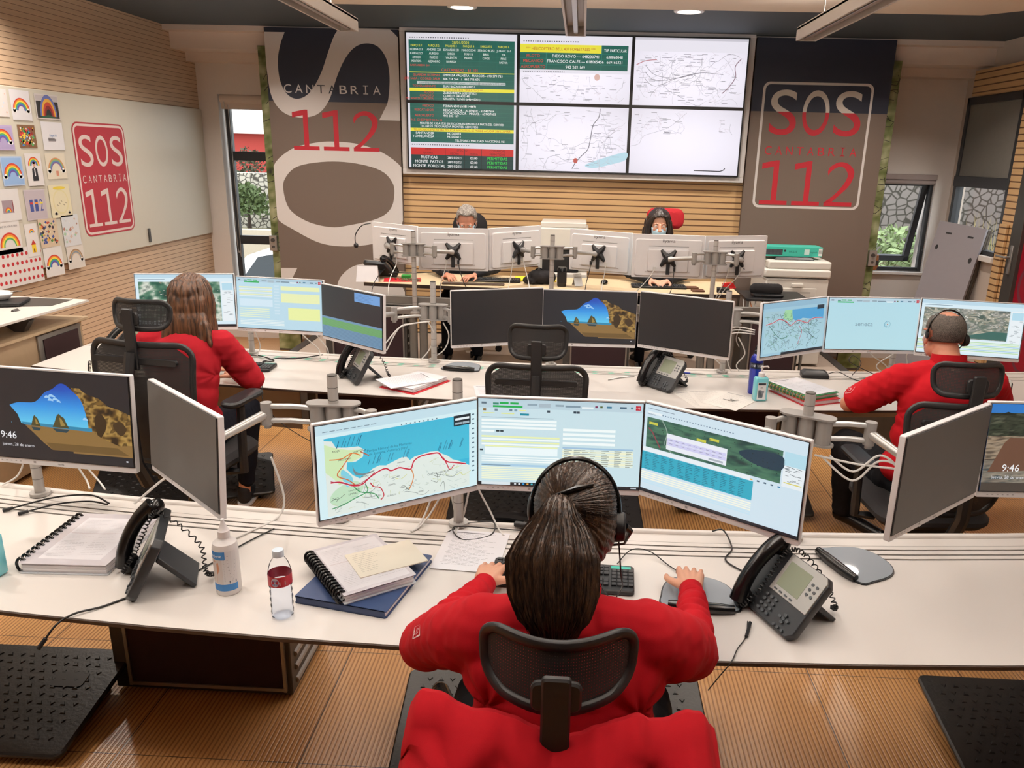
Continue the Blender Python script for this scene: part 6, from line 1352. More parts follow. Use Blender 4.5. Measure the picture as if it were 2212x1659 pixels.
for s in (-1, 1): b.limb([hc+R @ V((s*.052, .055, .075)), hc+R @ V((s*.085, .03, .01)), hc+R @ V((s*.092, .02, -.08)), hc+R @ V((s*.098, .0, -.15))], [.022, .026, .034, .018]); b.limb([hc+R @ V((s*.07, -.05, .02)), hc+R @ V((s*.085, -.04, -.08)), hc+R @ V((s*.09, -.03, -.16))], [.045, .05, .03])
b.limb([hc+R @ V((0, -.09, .0)), hc+R @ V((0, -.09, -.14))], [.06, .05]); b.blob('side_locks', HK, hr, .005, 2, lambda co: .003*sin(co.x*330+noise.noise(co*20)*4))
eyes(t, hc, R); mask(t, hc, R)
for s in (-1, 1): g = G(); g.tube([hc+R @ V((s*.016, .094, .020)), hc+R @ V((s*.032, .097, .026)), hc+R @ V((s*.048, .086, .020))], [.0016, .0026, .001], n=6); g.build('eyebrow', HK, t)
b = Bl()
for x in (-.1, .1): b.limb([V((x, .0, .61)), V((x*1.2, -.34, .56))], [.085, .065]); b.limb([V((x*1.2, -.34, .56)), V((x*1.2, -.36, .10))], [.06, .045])
b.blob('trousers', TROU, t, .01, 2)
for x in (-.12, .12): shoe('shoe', t, V((x, -.34, .01)), V((x, -.52, .01)), BLACKG)
# ============================================================ THINGS ON THE DESKS
def cable(label, pts, r=.0025, m=CABLEB, plug=None, group=None):
    P = bez(pts, 8); g = G(); g.tube(P, r, n=8); o = g.build('cable', m); tag(o, label, 'cable', group)
    if plug is not None:
        d = (P[-1]-P[-2]).normalized(); g = G(); g.cyl(P[-1]-d*.002, P[-1]+d*.03, .006, .0065, n=10); g.build('plug', BLACK, o, bevel=.001)
    return o
PHB = mat('phone_charcoal', '#24272b', .42, var=.05); PHS = mat('phone_silver', '#a9a8a4', .35, .3, var=.03); KEYM = mat('phone_key_grey', '#3d4145', .35)
LCDM = mat('lcd_green_grey', '#7f8772', .25, var=.02)
def ip_phone(label, loc, rz, cord=True, group='desk telephones', tiltdeg=52, s=1.0):
    t = thing('desk_phone', label, 'telephone', loc, rz, group); T = rad(tiltdeg); R_ = Matrix.Rotation(T, 3, 'X')   # face plane: x right, y up the slope, z out of the face
    def F(x, y, z=0): return R_ @ V((x*s, y*s, z*s))+V((0, 0, .012))
    g = G(); W = .235
    pr = [(-.118, 0), (.100, 0), (.118, .02), (.118, .185), (.10, .205), (-.118, .205)]
    g.loft([[F(x*.97, y, -.028) for x, y in pr], [F(x, y, -.012) for x, y in pr], [F(x*.985, .003+y*.98, 0) for x, y in pr]]); g.build('housing', PHB, t, bevel=.003)
    g = G(); sp = [(-.045, .085), (.112, .085), (.112, .19), (.10, .203), (-.045, .203)]; g.loft([[F(x, y, -.002) for x, y in sp], [F(x, y, .0035) for x, y in sp]]); fp = g.build('silver_fascia', PHS, t, bevel=.0015)
    g = G(); g.loft([[F(x, y, .003) for x, y in ((-.032, .105), (.062, .105), (.062, .185), (-.032, .185))], [F(x, y, .0042) for x, y in ((-.031, .106), (.061, .106), (.061, .184), (-.031, .184))]]); g.build('display', LCDM, fp)
    g = G()
    def key(x, y, w_=.006, h_=.0045): g.loft([[F(x+w_*cos(a*pi/4), y+h_*sin(a*pi/4), z) for a in range(8)] for z in (.001, .0055)])
    for i in range(3):
        for j in range(4): key(-.034+i*.019, .068-j*.0155, .0068)
    for i in range(4): key(-.022+i*.022, .094, .007, .003)
    for i in range(6): key(.076+(i % 2)*.018, .165-(i//2)*.016, .005)
    for i, (x, y) in enumerate(((.062, .052), (.062, .030), (.047, .041), (.077, .041), (.062, .041))): key(x, y, .007, .0045)
    for x, y in ((.045, .012), (.062, .012), (.079, .012)): key(x, y, .005, .004)
    tag(g.build('keypad', KEYM, t), None, None, None, 'stuff')
    # handset
    g = G(); P = [F(-.088, .000, .028), F(-.089, .045, .045), F(-.09, .105, .052), F(-.089, .165, .047), F(-.088, .215, .030)]; g.tube(bez(P, 5), [.022+.004*abs(i/10-1)**2 for i in range(21)], n=14)
    g.ell(F(-.088, .012, .016), (.029*s, .032*s, .024*s), R_, 18, 10); g.ell(F(-.088, .205, .020), (.029*s, .034*s, .026*s), R_, 18, 10); g.build('handset', BLACKG, t)
    # rear support
    g = G(); h = F(0, .15, -.026); g.loft([[V((x, h.y-.01, h.z-.035)) for x in (-.06, .06)]+[V((x, h.y+.0, h.z-.02)) for x in (.06, -.06)], [V((x, h.y+.085, .001)) for x in (-.07, .07)]+[V((x, h.y+.095, .008)) for x in (.07, -.07)]]); g.build('rear_stand', PHB, t, bevel=.003)
    if cord:
        A_ = bez([F(-.092, -.012, .016), F(-.068, -.006, .024), F(-.052, .05, .020), F(-.050, .12, .022), F(-.052, .19, .022), F(-.03, .222, .0), V((.0, .20, .11)), V((.05, .215, .04)), V((.02, .235, .012))], 30); g = G(); P = []
        for i, p in enumerate(A_):
            d = (A_[min(i+1, len(A_)-1)]-A_[max(i-1, 0)]).normalized(); u = d.orthogonal().normalized(); w_ = d.cross(u)
            for k in range(1): th = i*1.2; P.append(p+u*(.0065*cos(th))+w_*(.0065*sin(th)))
        g.tube(P, .0021, n=5); g.build('coiled_cord', CABLEB, t)
    return t
def on(x, y, z, *a): p = onZ(x, y, z); return (p.x, p.y, z)
ip_phone('black desk phone with silver display face, right of the red-sleeved hand on the front desk', (.560, 1.968, DZ), rad(-66))
ip_phone('black desk phone seen from behind between spiral binder and white spray bottle', (-1.306, 2.009, DZ), rad(-68), tiltdeg=62)
ip_phone('black desk phone on the middle desk left of the papers on a red folder', (-1.285, 4.205, DZ), rad(-58), tiltdeg=60)
ip_phone('black desk phone on the middle desk below the right dark screen', (.455, 4.265, DZ), rad(-50))
ip_phone('black desk phone with large display at the right picture edge, by the balding man', (2.19, 4.06, DZ), rad(-30))
ip_phone('black desk phone at the far left of the middle desk behind the chair', (-2.86, 4.60, DZ), rad(-25), tiltdeg=35)
ip_phone('black desk phone at the left end of the supervisor desk, seen from behind', (-1.62, 6.52, BZ), rad(155), cord=False, tiltdeg=40, group='desk telephones')
# keyboards
def keyboard(label, loc, rz, group='black computer keyboards', mark=True):
    t = thing('keyboard', label, 'keyboard', loc, rz, group); g = G(); g.rslab((0, 0, .010), (.445, .155, .016), .012, bev=.003); g.build('case', BLACK, t)
    g = G()
    for j in range(6):
        for i in range(15 if j else 13): g.box((-.205+i*.0192, .058-j*.0205-(0 if j else -.002), .0205), (.0165, .0165 if j else .012, .006))
        for i in range(3): g.box((.098+i*.019, .058-j*.0205, .0205), (.0165, .0165, .006)) if j not in (3,) else None
        for i in range(4): g.box((.160+i*.0172, .058-j*.0205, .0205), (.0155, .0165, .006)) if j else None
    tag(g.build('keys', mat('key_black', '#1e1f22', .4), t, bevel=.0015, seg=1), None, None, None, 'stuff')
    if mark: cv = Cv(); cv.T = lambda x, y, l: V((x, y, .0185+l*.0002)); cv.rect(.150, .052, .212, .068, '#2fb9a6', 1); cv.build('teal_marking', GLOSSP, t)
    return t
keyboard('black keyboard half hidden by the ponytailed woman\'s shoulders', (-.015, 2.16, DZ), rad(-3))
keyboard('black keyboard beside the long-haired woman\'s elbow', (-2.02, 4.40, DZ), rad(2))
keyboard('black keyboard partly hidden by the balding man\'s left arm', (1.87, 4.36, DZ), rad(-4))
keyboard('black keyboard under the monitors in front of the grey-haired man', (-.70, 6.42, BZ), rad(182), mark=False)
keyboard('black keyboard below the monitors in front of the masked woman', (.66, 6.36, BZ), rad(180), mark=False)
# mice and mats
MATG = mat('mat_grey_blue', '#8d969f', .4, var=.03, coat=.3)
def mouse_mat(label, loc, rz, group='grey mouse mats with wrist rest'):
    t = thing('mouse_mat', label, 'mouse mat', loc, rz, group); P = smooth([(-.10, -.085), (-.115, -.02), (-.095, .06), (-.04, .10), (.04, .10), (.095, .06), (.115, -.02), (.10, -.085)], 5)
    g = G(); g.prism(P, .0, .004); g.build('base', BLACK, t); g = G(); g.prism([(x*.96, y*.96) for x, y in P], .004, .006); g.build('pad', MATG, t)
    g = G(); g.tube([(-.095, -.085, .012), (-.05, -.092, .015), (.05, -.092, .015), (.095, -.085, .012)], [.013, .017, .017, .013], n=12); g.build('wrist_rest', BLACKG, t); return t
mouse_mat('grey mouse mat under the ponytailed woman\'s right hand', (.40, 2.10, DZ), rad(-4))
mouse_mat('grey mouse mat lying loose at the right of the front desk, rest turned left', (.955, 2.335, DZ), rad(-70))
mouse_mat('grey mouse mat on the middle desk behind the red folder papers', (-.69, 4.60, DZ), rad(-6))
def mouse(label, loc, rz): b = Bl(); t = thing('mouse', label, 'mouse', loc, rz, 'computer mice'); b.ell((0, 0, .013), (.030, .055, .020), None, 20, 12); b.ell((0, -.01, .018), (.027, .038, .018), None, 20, 12); b.blob('shell', BLACKG, t, .003, 2); g = G(); g.cyl((-.003, .03, .030), (.003, .03, .030), .007); g.build('wheel', KEYM, t); return t
mouse('black mouse under the ponytailed woman\'s right hand', (.372, 2.125, DZ+.006), rad(-5))
mouse('black mouse on the supervisor desk, left of the masked woman\'s keyboard', (.22, 6.46, BZ), rad(170))
# paper goods
def sheet(g, w_, h_, z, curl=0, n=8, seed=0, c=(0, 0), a=0):
    R_ = rot2(a); rows = []
    for j in range(n+1):
        row = []
        for i in range(n+1):
            x, y = (i/n-.5)*w_, (j/n-.5)*h_; zz = z+curl*((abs(x)/(w_/2))**2*.5+(abs(y)/(h_/2))**2*.5)*max(0, noise.noise(V((x*5, y*5, seed)))+.3); q = R_ @ V((x+0, y, 0)); row.append(V((q.x+c[0], q.y+c[1], zz)))
        rows.append(row)
    g.loft(rows, cap=False, closed=False)
def text_lines(cv, x0, y0, x1, y1, n, col='#7d7a80', seed=1, th=.0012):
    rd = random.Random(seed)
    for i in range(n):
        y = y1-(y1-y0)*i/n; x = x0+rd.uniform(0, .05)*(x1-x0); e = x0+(x1-x0)*rd.uniform(.55, 1)
        while x < e: w_ = rd.uniform(.006, .02); cv.rect(x, y, min(e, x+w_), y+th, col, 1); x += w_+.003
def page(name, label, cat, loc, rz, w_=.21, h_=.297, n=24, col='#e8e6ea', seed=1, group=None, parent=None, z=0, thick=.0006, off=(0, 0), a=0):
    t = thing(name, label, cat, loc, rz, group) if parent is None else parent
    g = G(); g.box((off[0], off[1], z+thick/2), (w_, h_, thick), rot2(a)); g.build('sheet', mat('paper_'+col[1:], col, .8, var=.02), t)
    cv = Cv(.0001); R_ = rot2(a); cv.T = lambda x, y, l: (R_ @ V((x, y, 0)))+V((off[0], off[1], z+thick+.0001+l*.0001)); text_lines(cv, -w_*.40, -h_*.40, w_*.40, h_*.42, n, seed=seed); cv.rect(-w_*.42, h_*.43, w_*.1, h_*.445, '#555258', 1); cv.build('print', PRINT, t); return t
def disc_binder(label, loc, rz, w_=.225, h_=.31, th=.022, cover=None, group='ring-bound books of papers', ncoil=14, cside=-1):
    t = thing('ring_binder', label, 'binder', loc, rz, group)
    g = G(); g.rslab((0, 0, .002), (w_, h_, .003), .004, k=2); g.build('back_cover', mat('clear_plastic_cover', cover or '#cfd3d8', .25, var=.02, coat=.5), t)
    g = G()
    for k in range(5): g.rslab((.0012*math.sin(k*2.3), .001*math.cos(k*3.1), .004+th*(k+.5)/5), (w_-.012, h_-.012, th/5-.0006), .003, k=2)
    tag(g.build('pages', PAPER, t), None, None, None, 'stuff')
    g = G(); g.rslab((0, 0, th+.0052), (w_, h_, .0012), .005, k=2); g.build('front_cover', mat('pale_lilac_cover', '#cfcad0', .22, var=.02, coat=.6), t)
    cv = Cv(.0001); cv.T = lambda x, y, l: V((x, y, th+.0060+l*.0001)); cv.rect(-.095, -.14, .10, .14, '#d9d6da', 1); 
    text_lines(cv, -.085, -.13, .0, .12, 26, '#8b8790', 5); text_lines(cv, .01, -.12, .09, .10, 20, '#9a96a0', 9); cv.line([(-.09, .03), (.0, .028), (.1, .032)], .001, '#a07a7a', 2); cv.build('printed_page', PRINT, t)
    for i in range(ncoil):
        y = -h_/2+.02+(h_-.04)*i/(ncoil-1); g = G(); P = [(cside*(w_/2-.004)+cside*.013*(1-cos(a_))*.5-cside*.0+cside*0+(cside*.008*sin(a_)*0), y+.002*sin(a_), th/2+.003+(th/2+.006)*sin(a_)) for a_ in [2*pi*q/16 for q in range(17)]]
        P = [(cside*(w_/2+.003+.015*cos(a_)), y+.002*sin(a_), th/2+.006+(th/2+.006)*sin(a_)) for a_ in [2*pi*q/16 for q in range(17)]]; g.tube(P, .0046, n=6); g.build('binding_ring', BLACKG, t)
    return t
disc_binder('ring-bound book with black rings and clear cover at the left of the front desk', (-1.545, 2.225, DZ), rad(2), w_=.27, h_=.345, th=.030)
# blue folder, binder and envelope stack
g = G(); fz = DZ; t = thing('blue_folder', 'dark blue folder under the ring-bound book beside the water bottle', 'folder', (-.613, 2.095, DZ), rad(78)); g.rslab((0, 0, .010), (.33, .28, .018), .006, k=2); g.build('pages', PAPER, t)
BLU = mat('navy_folder', '#26395f', .45, var=.06); g = G(); g.rslab((0, 0, .002), (.34, .29, .003), .006, k=2); g.rslab((0, 0, .0205), (.34, .29, .003), .006, k=2); g.bb(-.17, -.1665, -.14, .14, 0, .022); g.build('cover', BLU, t)
bd = disc_binder('ring-bound book lying askew on the blue folder, a cream envelope on it', (-.635, 2.115, DZ+.0225), rad(37), th=.024, ncoil=16)
t = thing('envelope', 'cream envelope with handwriting on top of the ring-bound book', 'envelope', (-.565, 2.145, DZ+.0535), rad(34)); g = G(); g.rslab((0, 0, 0), (.215, .155, .003), .002, k=1); g.build('paper', mat('cream_envelope', '#ddd6c6', .7, var=.02), t); cv = Cv(.0001); cv.T = lambda x, y, l: V((x, y, .0016+l*.0001)); text_lines(cv, -.095, -.06, -.01, .06, 11, '#8a877f', 4); cv.build('handwriting', PRINT, t)
page('paper_sheet', 'printed sheet lying on the cable rail left of the black keyboard', 'paper', (-.32, 2.31, DZ+.003), rad(-4), .215, .27, 26, seed=12)
# spray bottle
WPL = mat('milky_plastic', '#dedad8', .35, var=.02)
def revolve_label(name, m, t, r, z0, z1, a0, a1, fn, sx=1.0):
    cv = Cv(); cv.T = lambda x, y, l: V(((r+.0004+l*.0002)*cos(a0+(a1-a0)*x), (r+.0004+l*.0002)*sin(a0+(a1-a0)*x)*sx, z0+(z1-z0)*y)); fn(cv); return cv.build(name, m, t)
t = thing('spray_bottle', 'white plastic bottle with nozzle and blue label showing hands', 'bottle', (-1.005, 2.01, DZ))
g = G(); g.lathe([(.0, 0), (.033, 0), (.036, .005), (.036, .150), (.033, .162), (.020, .172), (.0155, .178), (.0155, .182)]); g.build('bottle', WPL, t)
g = G(); g.lathe([(.017, .178), (.017, .198), (.013, .202), (.009, .214), (.0055, .224), (.005, .234), (0, .235)]); g.build('nozzle_cap', WHITE, t)
def lab(cv):
    N = 12
    def band(x0, x1, y0, y1, c, l): cv.grid(x0, y0, x1, y1, N, 1, lambda u, v: lin(c), l)
    band(0, 1, .0, 1, '#d9d6d6', 0); band(.0, .62, .80, 1, '#3d7fc0', 1); band(0, 1, .0, .17, '#3d7fc0', 1); band(.0, .5, .17, .80, '#cfc8c4', 1)
    cv.poly([(.10, .20), (.28, .20), (.30, .42), (.40, .55), (.36, .74), (.30, .70), (.22, .78), (.16, .72), (.12, .62), (.05, .50)], '#c98f70', 2); text_lines2(cv, .55, .25, .95, .92, 15); cv.text('higiene', .06, .86, .07, '#ffffff', 3, width=.45, align='l'); cv.rect(.70, .19, .95, .26, '#5f6a78', 3)
def text_lines2(cv, x0, y0, x1, y1, n, c='#a5a0a4'):
    for i in range(n): y = y0+(y1-y0)*i/n; cv.rect(x0, y, x0+(x1-x0)*(.7+.3*sin(i*3)), y+.012, c, 2)
revolve_label('label', PRINT, t, .036, .018, .145, rad(-150), rad(-20), lab)
# water bottle
CLEAR = glass_mat('clear_plastic', (.97, .98, 1.0)); WATER = glass_mat('clear_water', (.93, .96, 1.0))
def water_bottle(label, loc, s=1.0, red=True):
    t = thing('water_bottle', label, 'bottle', loc); pr = [(0, .002), (.024, 0), (.030, .006), (.031, .020), (.029, .030), (.031, .040), (.029, .050), (.0315, .060), (.029, .070), (.031, .082), (.028, .092), (.032, .102), (.032, .140), (.030, .150), (.026, .165), (.019, .178), (.0135, .186), (.013, .194)]
    g = G(); g.lathe([(r*s, z*s) for r, z in pr], n=32, cap=False); g.build('bottle', CLEAR, t); g = G(); g.lathe([((r-.0012)*s, z*s) for r, z in pr[1:13]]+[(0, .138*s)], n=32); g.build('water', WATER, t)
    g = G(); g.lathe([(.0155*s, .188*s), (.0155*s, .204*s), (.0145*s, .207*s), (0, .207*s)]); g.build('cap', mat('pale_blue_cap', '#cfdce8', .4), t)
    def fb(cv):
        cv.grid(0, 0, 1, 1, 40, 1, lambda u, v: lin('#b3283a') if red else lin('#e8e8ea'), 0)
        if red: cv.disc(.24, .5, .055, '#c9c6dc', 1, ry=.42); cv.text('FONT', .205, .55, .16, '#3c5aa8', 3, width=.07, align='l'); cv.text('agua', .200, .25, .2, '#3c5aa8', 3, width=.09, align='l'); cv.rect(.30, .2, .38, .55, '#d7cfd9', 2)
        else: cv.text('AQUABONA'[0:4], .60, .3, .35, '#333333', 3, width=.1)
    revolve_label('label', GLOSSP, t, .0322*s, .106*s, .138*s, rad(-180), rad(180), fb) if red else revolve_label('label', GLOSSP, t, .0322*s, .100*s, .125*s, rad(-180), rad(180), fb)
    return t
water_bottle('half-full clear water bottle with red label at the front edge of the desk', (-.800, 1.895, DZ))
water_bottle('small clear bottle behind the long-haired woman\'s chair headrest', (-2.55, 4.40, DZ), red=False)
# hand-gel bottles
GELB = mat('turquoise_gel', '#7fd0dc', .2, var=.02, coat=.4, sss=.2)
def gel(label, loc, rz, pump=True):
    t = thing('gel_bottle', label, 'bottle', loc, rz, 'turquoise hand gel bottles'); g = G(); g.rslab((0, 0, .068), (.075, .045, .136), .010, bev=.008, ax='z'); g.build('bottle', GELB, t, angle=60)
    g = G(); g.lathe([(.015, .134), (.017, .136), (.017, .158), (.013, .162), (.006, .164), (.005, .185), (.009, .186), (.009, .196), (0, .197)]); g.tube([(0, 0, .192), (.03, -.0, .194), (.036, 0, .186)], .0045, n=8); g.build('pump', WHITE, t)
    cv = Cv(); cv.T = lambda x, y, l: V((x, -.0228-l*.0002, y)); cv.rect(-.024, .012, .024, .108, '#e6eaec', 1); cv.rect(-.021, .094, .021, .105, '#1c2530', 2); text_lines2(cv, -.018, .02, .018, .06, 7, '#7b8590'); cv.text('m', 0, .074, .014, '#555f68', 2, align='c'); cv.build('label', PRINT, t); return t
gel('turquoise gel bottle with white pump beside the blue bottle on the middle desk', (1.02, 4.13, DZ), rad(8))
gel('turquoise gel bottle cut by the left picture edge on the front desk', (-1.748, 2.04, DZ), rad(-12))
# blue sports bottle
t = thing('sports_bottle', 'dark blue metal bottle with black cap and white writing, middle desk', 'bottle', (1.02, 4.27, DZ)); BLB = mat('cobalt_bottle', '#16289c', .18, .4, var=.03, coat=.6)
g = G(); g.lathe([(0, .001), (.033, 0), (.036, .006), (.036, .150), (.037, .156), (.037, .190), (.033, .212), (.022, .228), (.016, .232)], n=36); g.build('bottle', BLB, t)
g = G(); g.lathe([(.018, .230), (.018, .248), (.012, .254), (0, .255)]); g.tube([(.013*cos(a), 0, .258+.018*sin(a)) for a in [-.6+i*(pi+1.2)/14 for i in range(15)]], .004, n=8); g.build('cap', BLACK, t)
revolve_label('lettering', GLOSSP, t, .0372, .150, .185, rad(-165), rad(-15), lambda cv: (cv.grid(0, 0, 1, .95, 12, 1, lambda u, v: lin('#10162c'), 0), [cv.text(c, .06+i*.078, .30, .42, '#d5dbe8', 2, width=.055) for i, c in enumerate('TXAI TREKKING'[0:12]) if c != ' ']))
# papers and folders on the middle desk
t = thing('red_folder', 'red folder with a thick pile of papers on the middle desk', 'folder', (-.90, 4.20, DZ), rad(-28)); g = G(); g.rslab((0, 0, .002), (.25, .33, .003), .005, k=2); g.build('cover', mat('red_folder_card', '#c2232e', .5), t)
g = G()
for k in range(7): g.rslab((.003*sin(k*2.1), .004*cos(k*1.3), .006+k*.0035), (.215, .30, .0028), .002, rot2(.02*sin(k*3)), k=1)
tag(g.build('pages', PAPER, t), None, None, None, 'stuff')
page('paper_sheet', 'printed sheets lying crooked on top of the red folder', 'paper', (-.94, 4.17, DZ+.0305), rad(-52), .21, .29, 20, seed=31, thick=.003)
page('paper_sheet', 'sheet of paper beneath the empty mesh chair\'s left shoulder, middle desk', 'paper', (-.47, 4.12, DZ), rad(12), .16, .22, 14, seed=8)
for i, (x, y, r_, sd_) in enumerate(((.70, 4.12, 20, 3), (.76, 4.14, 8, 5), (.86, 4.10, -38, 7))): page('paper_sheet', ('printed sheet lowest of the three between desk phone and gel bottle', 'printed sheet in the middle of the three between phone and gel bottle', 'printed sheet on top of the three, with keys on it, middle desk')[i], 'paper', (x, y, DZ+.0008*i), rad(r_), .21, .29, 16, '#e4dfd8', seed=sd_, group='loose sheets beside the phone')
t = thing('key_ring', 'small bunch of keys lying on the loose sheets of the middle desk', 'keys', (.86, 4.09, DZ+.003)); g = G(); g.tube([(.010*cos(a), .010*sin(a), .002) for a in [i*2*pi/16 for i in range(17)]], .001, n=5); g.build('ring', ALU, t)
for a in (.3, 1.4, 2.6): g = G(); R_ = rot2(a); g.cyl(R_ @ V((.016, 0, .002)), R_ @ V((.016, 0, .004)), .006); g.box(R_ @ V((.033, 0, .003)), (.026, .004, .002), R_); g.build('key', ALU, t)
def low_binder(label, loc, rz, col, th, rings=None):
    t = thing('lever_binder', label, 'binder', loc, rz, 'binders by the gel bottle'); m = mat('binder_'+col[1:], col, .45); g = G(); g.rslab((0, 0, .002), (.24, .32, .003), .005, k=2); g.rslab((0, 0, th), (.24, .32, .003), .005, k=2); g.build('cover', m, t); g = G(); g.rslab((.004, 0, th/2+.001), (.22, .30, th-.006), .003, k=2); g.build('pages', PAPER, t)
    if rings:
        for i in range(rings): y = -.14+.28*i/(rings-1); g = G(); g.tube([(-.118+.012*cos(a), y, th/2+(th/2+.004)*sin(a)) for a in [j*2*pi/14 for j in range(15)]], .0026, n=6); g.build('binding_ring', mat('brass_ring', '#a9905e', .35, .5), t)
    return t
low_binder('red binder lying under the open green one beside the gel bottle', (1.29, 4.23, DZ), rad(24), '#b3262e', .026)
low_binder('green binder lying on the red one, open page with brass rings', (1.28, 4.25, DZ+.028), rad(30), '#2c7a48', .022, 12)
page('paper_sheet', 'open white page covering the green binder on the middle desk', 'paper', (1.285, 4.255, DZ+.053), rad(30), .215, .30, 12, seed=19, thick=.002)
t = thing('black_box', 'flat black stapler-shaped box behind the binders on the middle desk', 'box', (1.47, 4.66, DZ), rad(-4)); g = G(); g.loft([[(-.08, -.04, 0), (.08, -.04, 0), (.08, .04, 0), (-.08, .04, 0)], [(-.08, -.04, .022), (.08, -.04, .022), (.08, .04, .03), (-.08, .04, .03)], [(-.055, -.01, .042), (.055, -.01, .042), (.06, .035, .042), (-.06, .035, .042)]]); g.build('case', BLACK, t, bevel=.003)
def pen(label, a, b, c): a, b = V(a), V(b); t = thing('pen', label, 'pen', a); d = (b-a); g = G(); g.cyl((0, 0, 0), d*.8, .004, n=10); g.cyl(d*.8, d, .004, .001, n=10); g.build('barrel', ALU, t); g = G(); g.cyl(-d*.02, d*.35, .0048, n=10); g.build('pen_cap', mat('pen_'+c[1:], c, .3), t)
pen('blue-capped pen on the rail beside the balding man\'s arm', (1.90, 4.66, DZ+.006), (1.74, 4.655, DZ+.006), '#2a3aa5'); pen('blue-capped pen behind the desk phone on the middle desk', (.66, 4.63, DZ+.006), (.80, 4.62, DZ+.006), '#2a3aa5')
t = thing('spiral_notebook', 'open notebook with black coil at the left end of the middle desk', 'notebook', (-2.66, 4.28, DZ), rad(-58)); g = G(); g.rslab((0, 0, .008), (.42, .30, .016), .004, k=2, bev=.002); g.build('pages', mat('cream_paper', '#e3d9c9', .8), t)
for i in range(14): y = -.20+.4*i/13; g = G(); g.tube([(y, -.150+.009*cos(a), .009+.012*sin(a)) for a in [j*2*pi/12 for j in range(13)]], .0022, n=6); g.build('coil_ring', BLACKG, t)
# teal tape dashes in the grooves of the middle desk
cv = Cv(); cv.T = lambda x, y, l: V((x, y, DZ+.0006+l*.0001)); rd = random.Random(2)
for i in range(46):
    x = -2.6+i*.1; 
    if -.05 < x < .0 or x > 1.1: continue
    for a in (.165, .132): y = MBk(x)-a+rd.uniform(-.003, .003); cv.poly([(x, y-.006), (x+.03, y-.006), (x+.045, y+.006), (x+.015, y+.006)], '#5fd0b4', 1)
dk2 = [o for o in C.objects if o.name.startswith('desk_row')][1]; o = cv.build('teal_tape_dashes', PRINT, dk2); o['kind'] = 'stuff'
# cables on the front desk
z_ = DZ+.004
cable('black cable with loose plug hanging over the front desk edge', [(-1.27, 1.95, z_), (-1.32, 1.89, z_), (-1.37, 1.845, z_+.004), (-1.40, 1.81, DZ-.005), (-1.42, 1.785, DZ-.035)], .003, plug=1)
cable('pair of black connector cables on the left rail of the front desk', [(-1.66, 2.50, z_+.02), (-1.75, 2.54, z_+.03), (-1.88, 2.53, z_+.02), (-1.99, 2.46, z_+.006)], .0032, plug=1, group='black connector cables')
cable('pair of black connector cables on the left rail of the front desk', [(-1.66, 2.49, z_+.02), (-1.74, 2.51, z_+.02), (-1.84, 2.49, z_+.015), (-1.92, 2.44, z_+.006)], .0032, plug=1, group='black connector cables')
cable('white cable coming down beside the sideways monitor at left', [(-1.06, 2.52, .95), (-1.03, 2.53, .80), (-1.04, 2.49, z_), (-1.10, 2.36, z_), (-1.16, 2.26, z_)], .004, CABLEW)
cable('thin black cable from the white bottle to the phone behind it', [(-1.02, 2.40, z_), (-1.08, 2.28, z_), (-1.13, 2.14, z_), (-1.17, 2.06, z_)], .0024)
cable('black cable looped on the rail above the printed sheet', [(-.42, 2.43, z_), (-.36, 2.50, z_), (-.27, 2.50, z_+.01), (-.27, 2.42, z_), (-.36, 2.38, z_), (-.40, 2.45, z_+.01), (-.26, 2.47, z_), (-.12, 2.46, z_), (-.05, 2.44, z_)], .0022)
cable('thin mouse cable running to the mouse by the red-sleeved hand', [(.16, 2.26, z_), (.21, 2.34, z_+.01), (.27, 2.335, z_+.01), (.33, 2.26, z_), (.372, 2.185, z_+.01)], .0018)
cable('black cable curving from the rail to the right desk phone', [(.50, 2.48, z_+.02), (.54, 2.49, z_+.02), (.555, 2.40, z_), (.52, 2.31, z_), (.60, 2.20, z_), (.62, 2.12, z_)], .0028)
cable('thin cable with connector falling off the desk below the right phone', [(.52, 1.965, z_), (.50, 1.89, z_), (.465, 1.83, z_), (.44, 1.775, z_), (.41, 1.76, .70), (.38, 1.75, .66)], .0016)
g = G(); g.cyl((.525, 1.955, z_+.003), (.50, 1.885, z_+.003), .005, n=10); tag(g.build('connector', BLACK, bevel=.001), 'slim black inline connector on the front desk below the right phone', 'connector')
for i, (x, dx) in enumerate(((-.46, -.05), (-.44, .03), (-.41, -.08), (-.36, .08), (-.345, -.03))): cable('white monitor cables hanging behind the map monitor', [(x+.02, 2.50, 1.00), (x+dx*.3, 2.535, .88), (x+dx, 2.52, .77), (x+dx*1.4, 2.47, z_), (x+dx*1.7, 2.42, z_)], .0035, CABLEW, group='white cables behind the map monitor')
for i, (a, b_, c_) in enumerate(((.0, -.10, 0), (.03, -.02, .02), (-.02, .05, -.02))): cable('white cables along the arm of the right sideways monitor', [(.83+a, 2.46, 1.06), (.93, 2.42, 1.03+b_*.4), (1.00, 2.40, 1.07+c_), (1.06, 2.36, 1.05), (1.10+a, 2.33, .95+b_*.5), (1.13, 2.33, .88)], .0038, CABLEW, group='white cables at the right monitor arm')
for i, (x, q) in enumerate(((-2.12, -.22), (-2.06, -.10), (-1.92, .10), (-1.90, .14))): cable('white cables under the leftmost wallpaper monitor', [(x, 2.50, 1.0), (x+q*.2, 2.66, .86), (x+q*.6, 2.68, .77), (x+q, 2.64, z_+.008)], .0035, CABLEW, group='white cables under the left monitor')
cable('white cable loop at the left end of the front desk rail', [(-1.58, 2.52, z_+.012), (-1.52, 2.57, .80), (-1.47, 2.60, .84)], .0045, CABLEW)
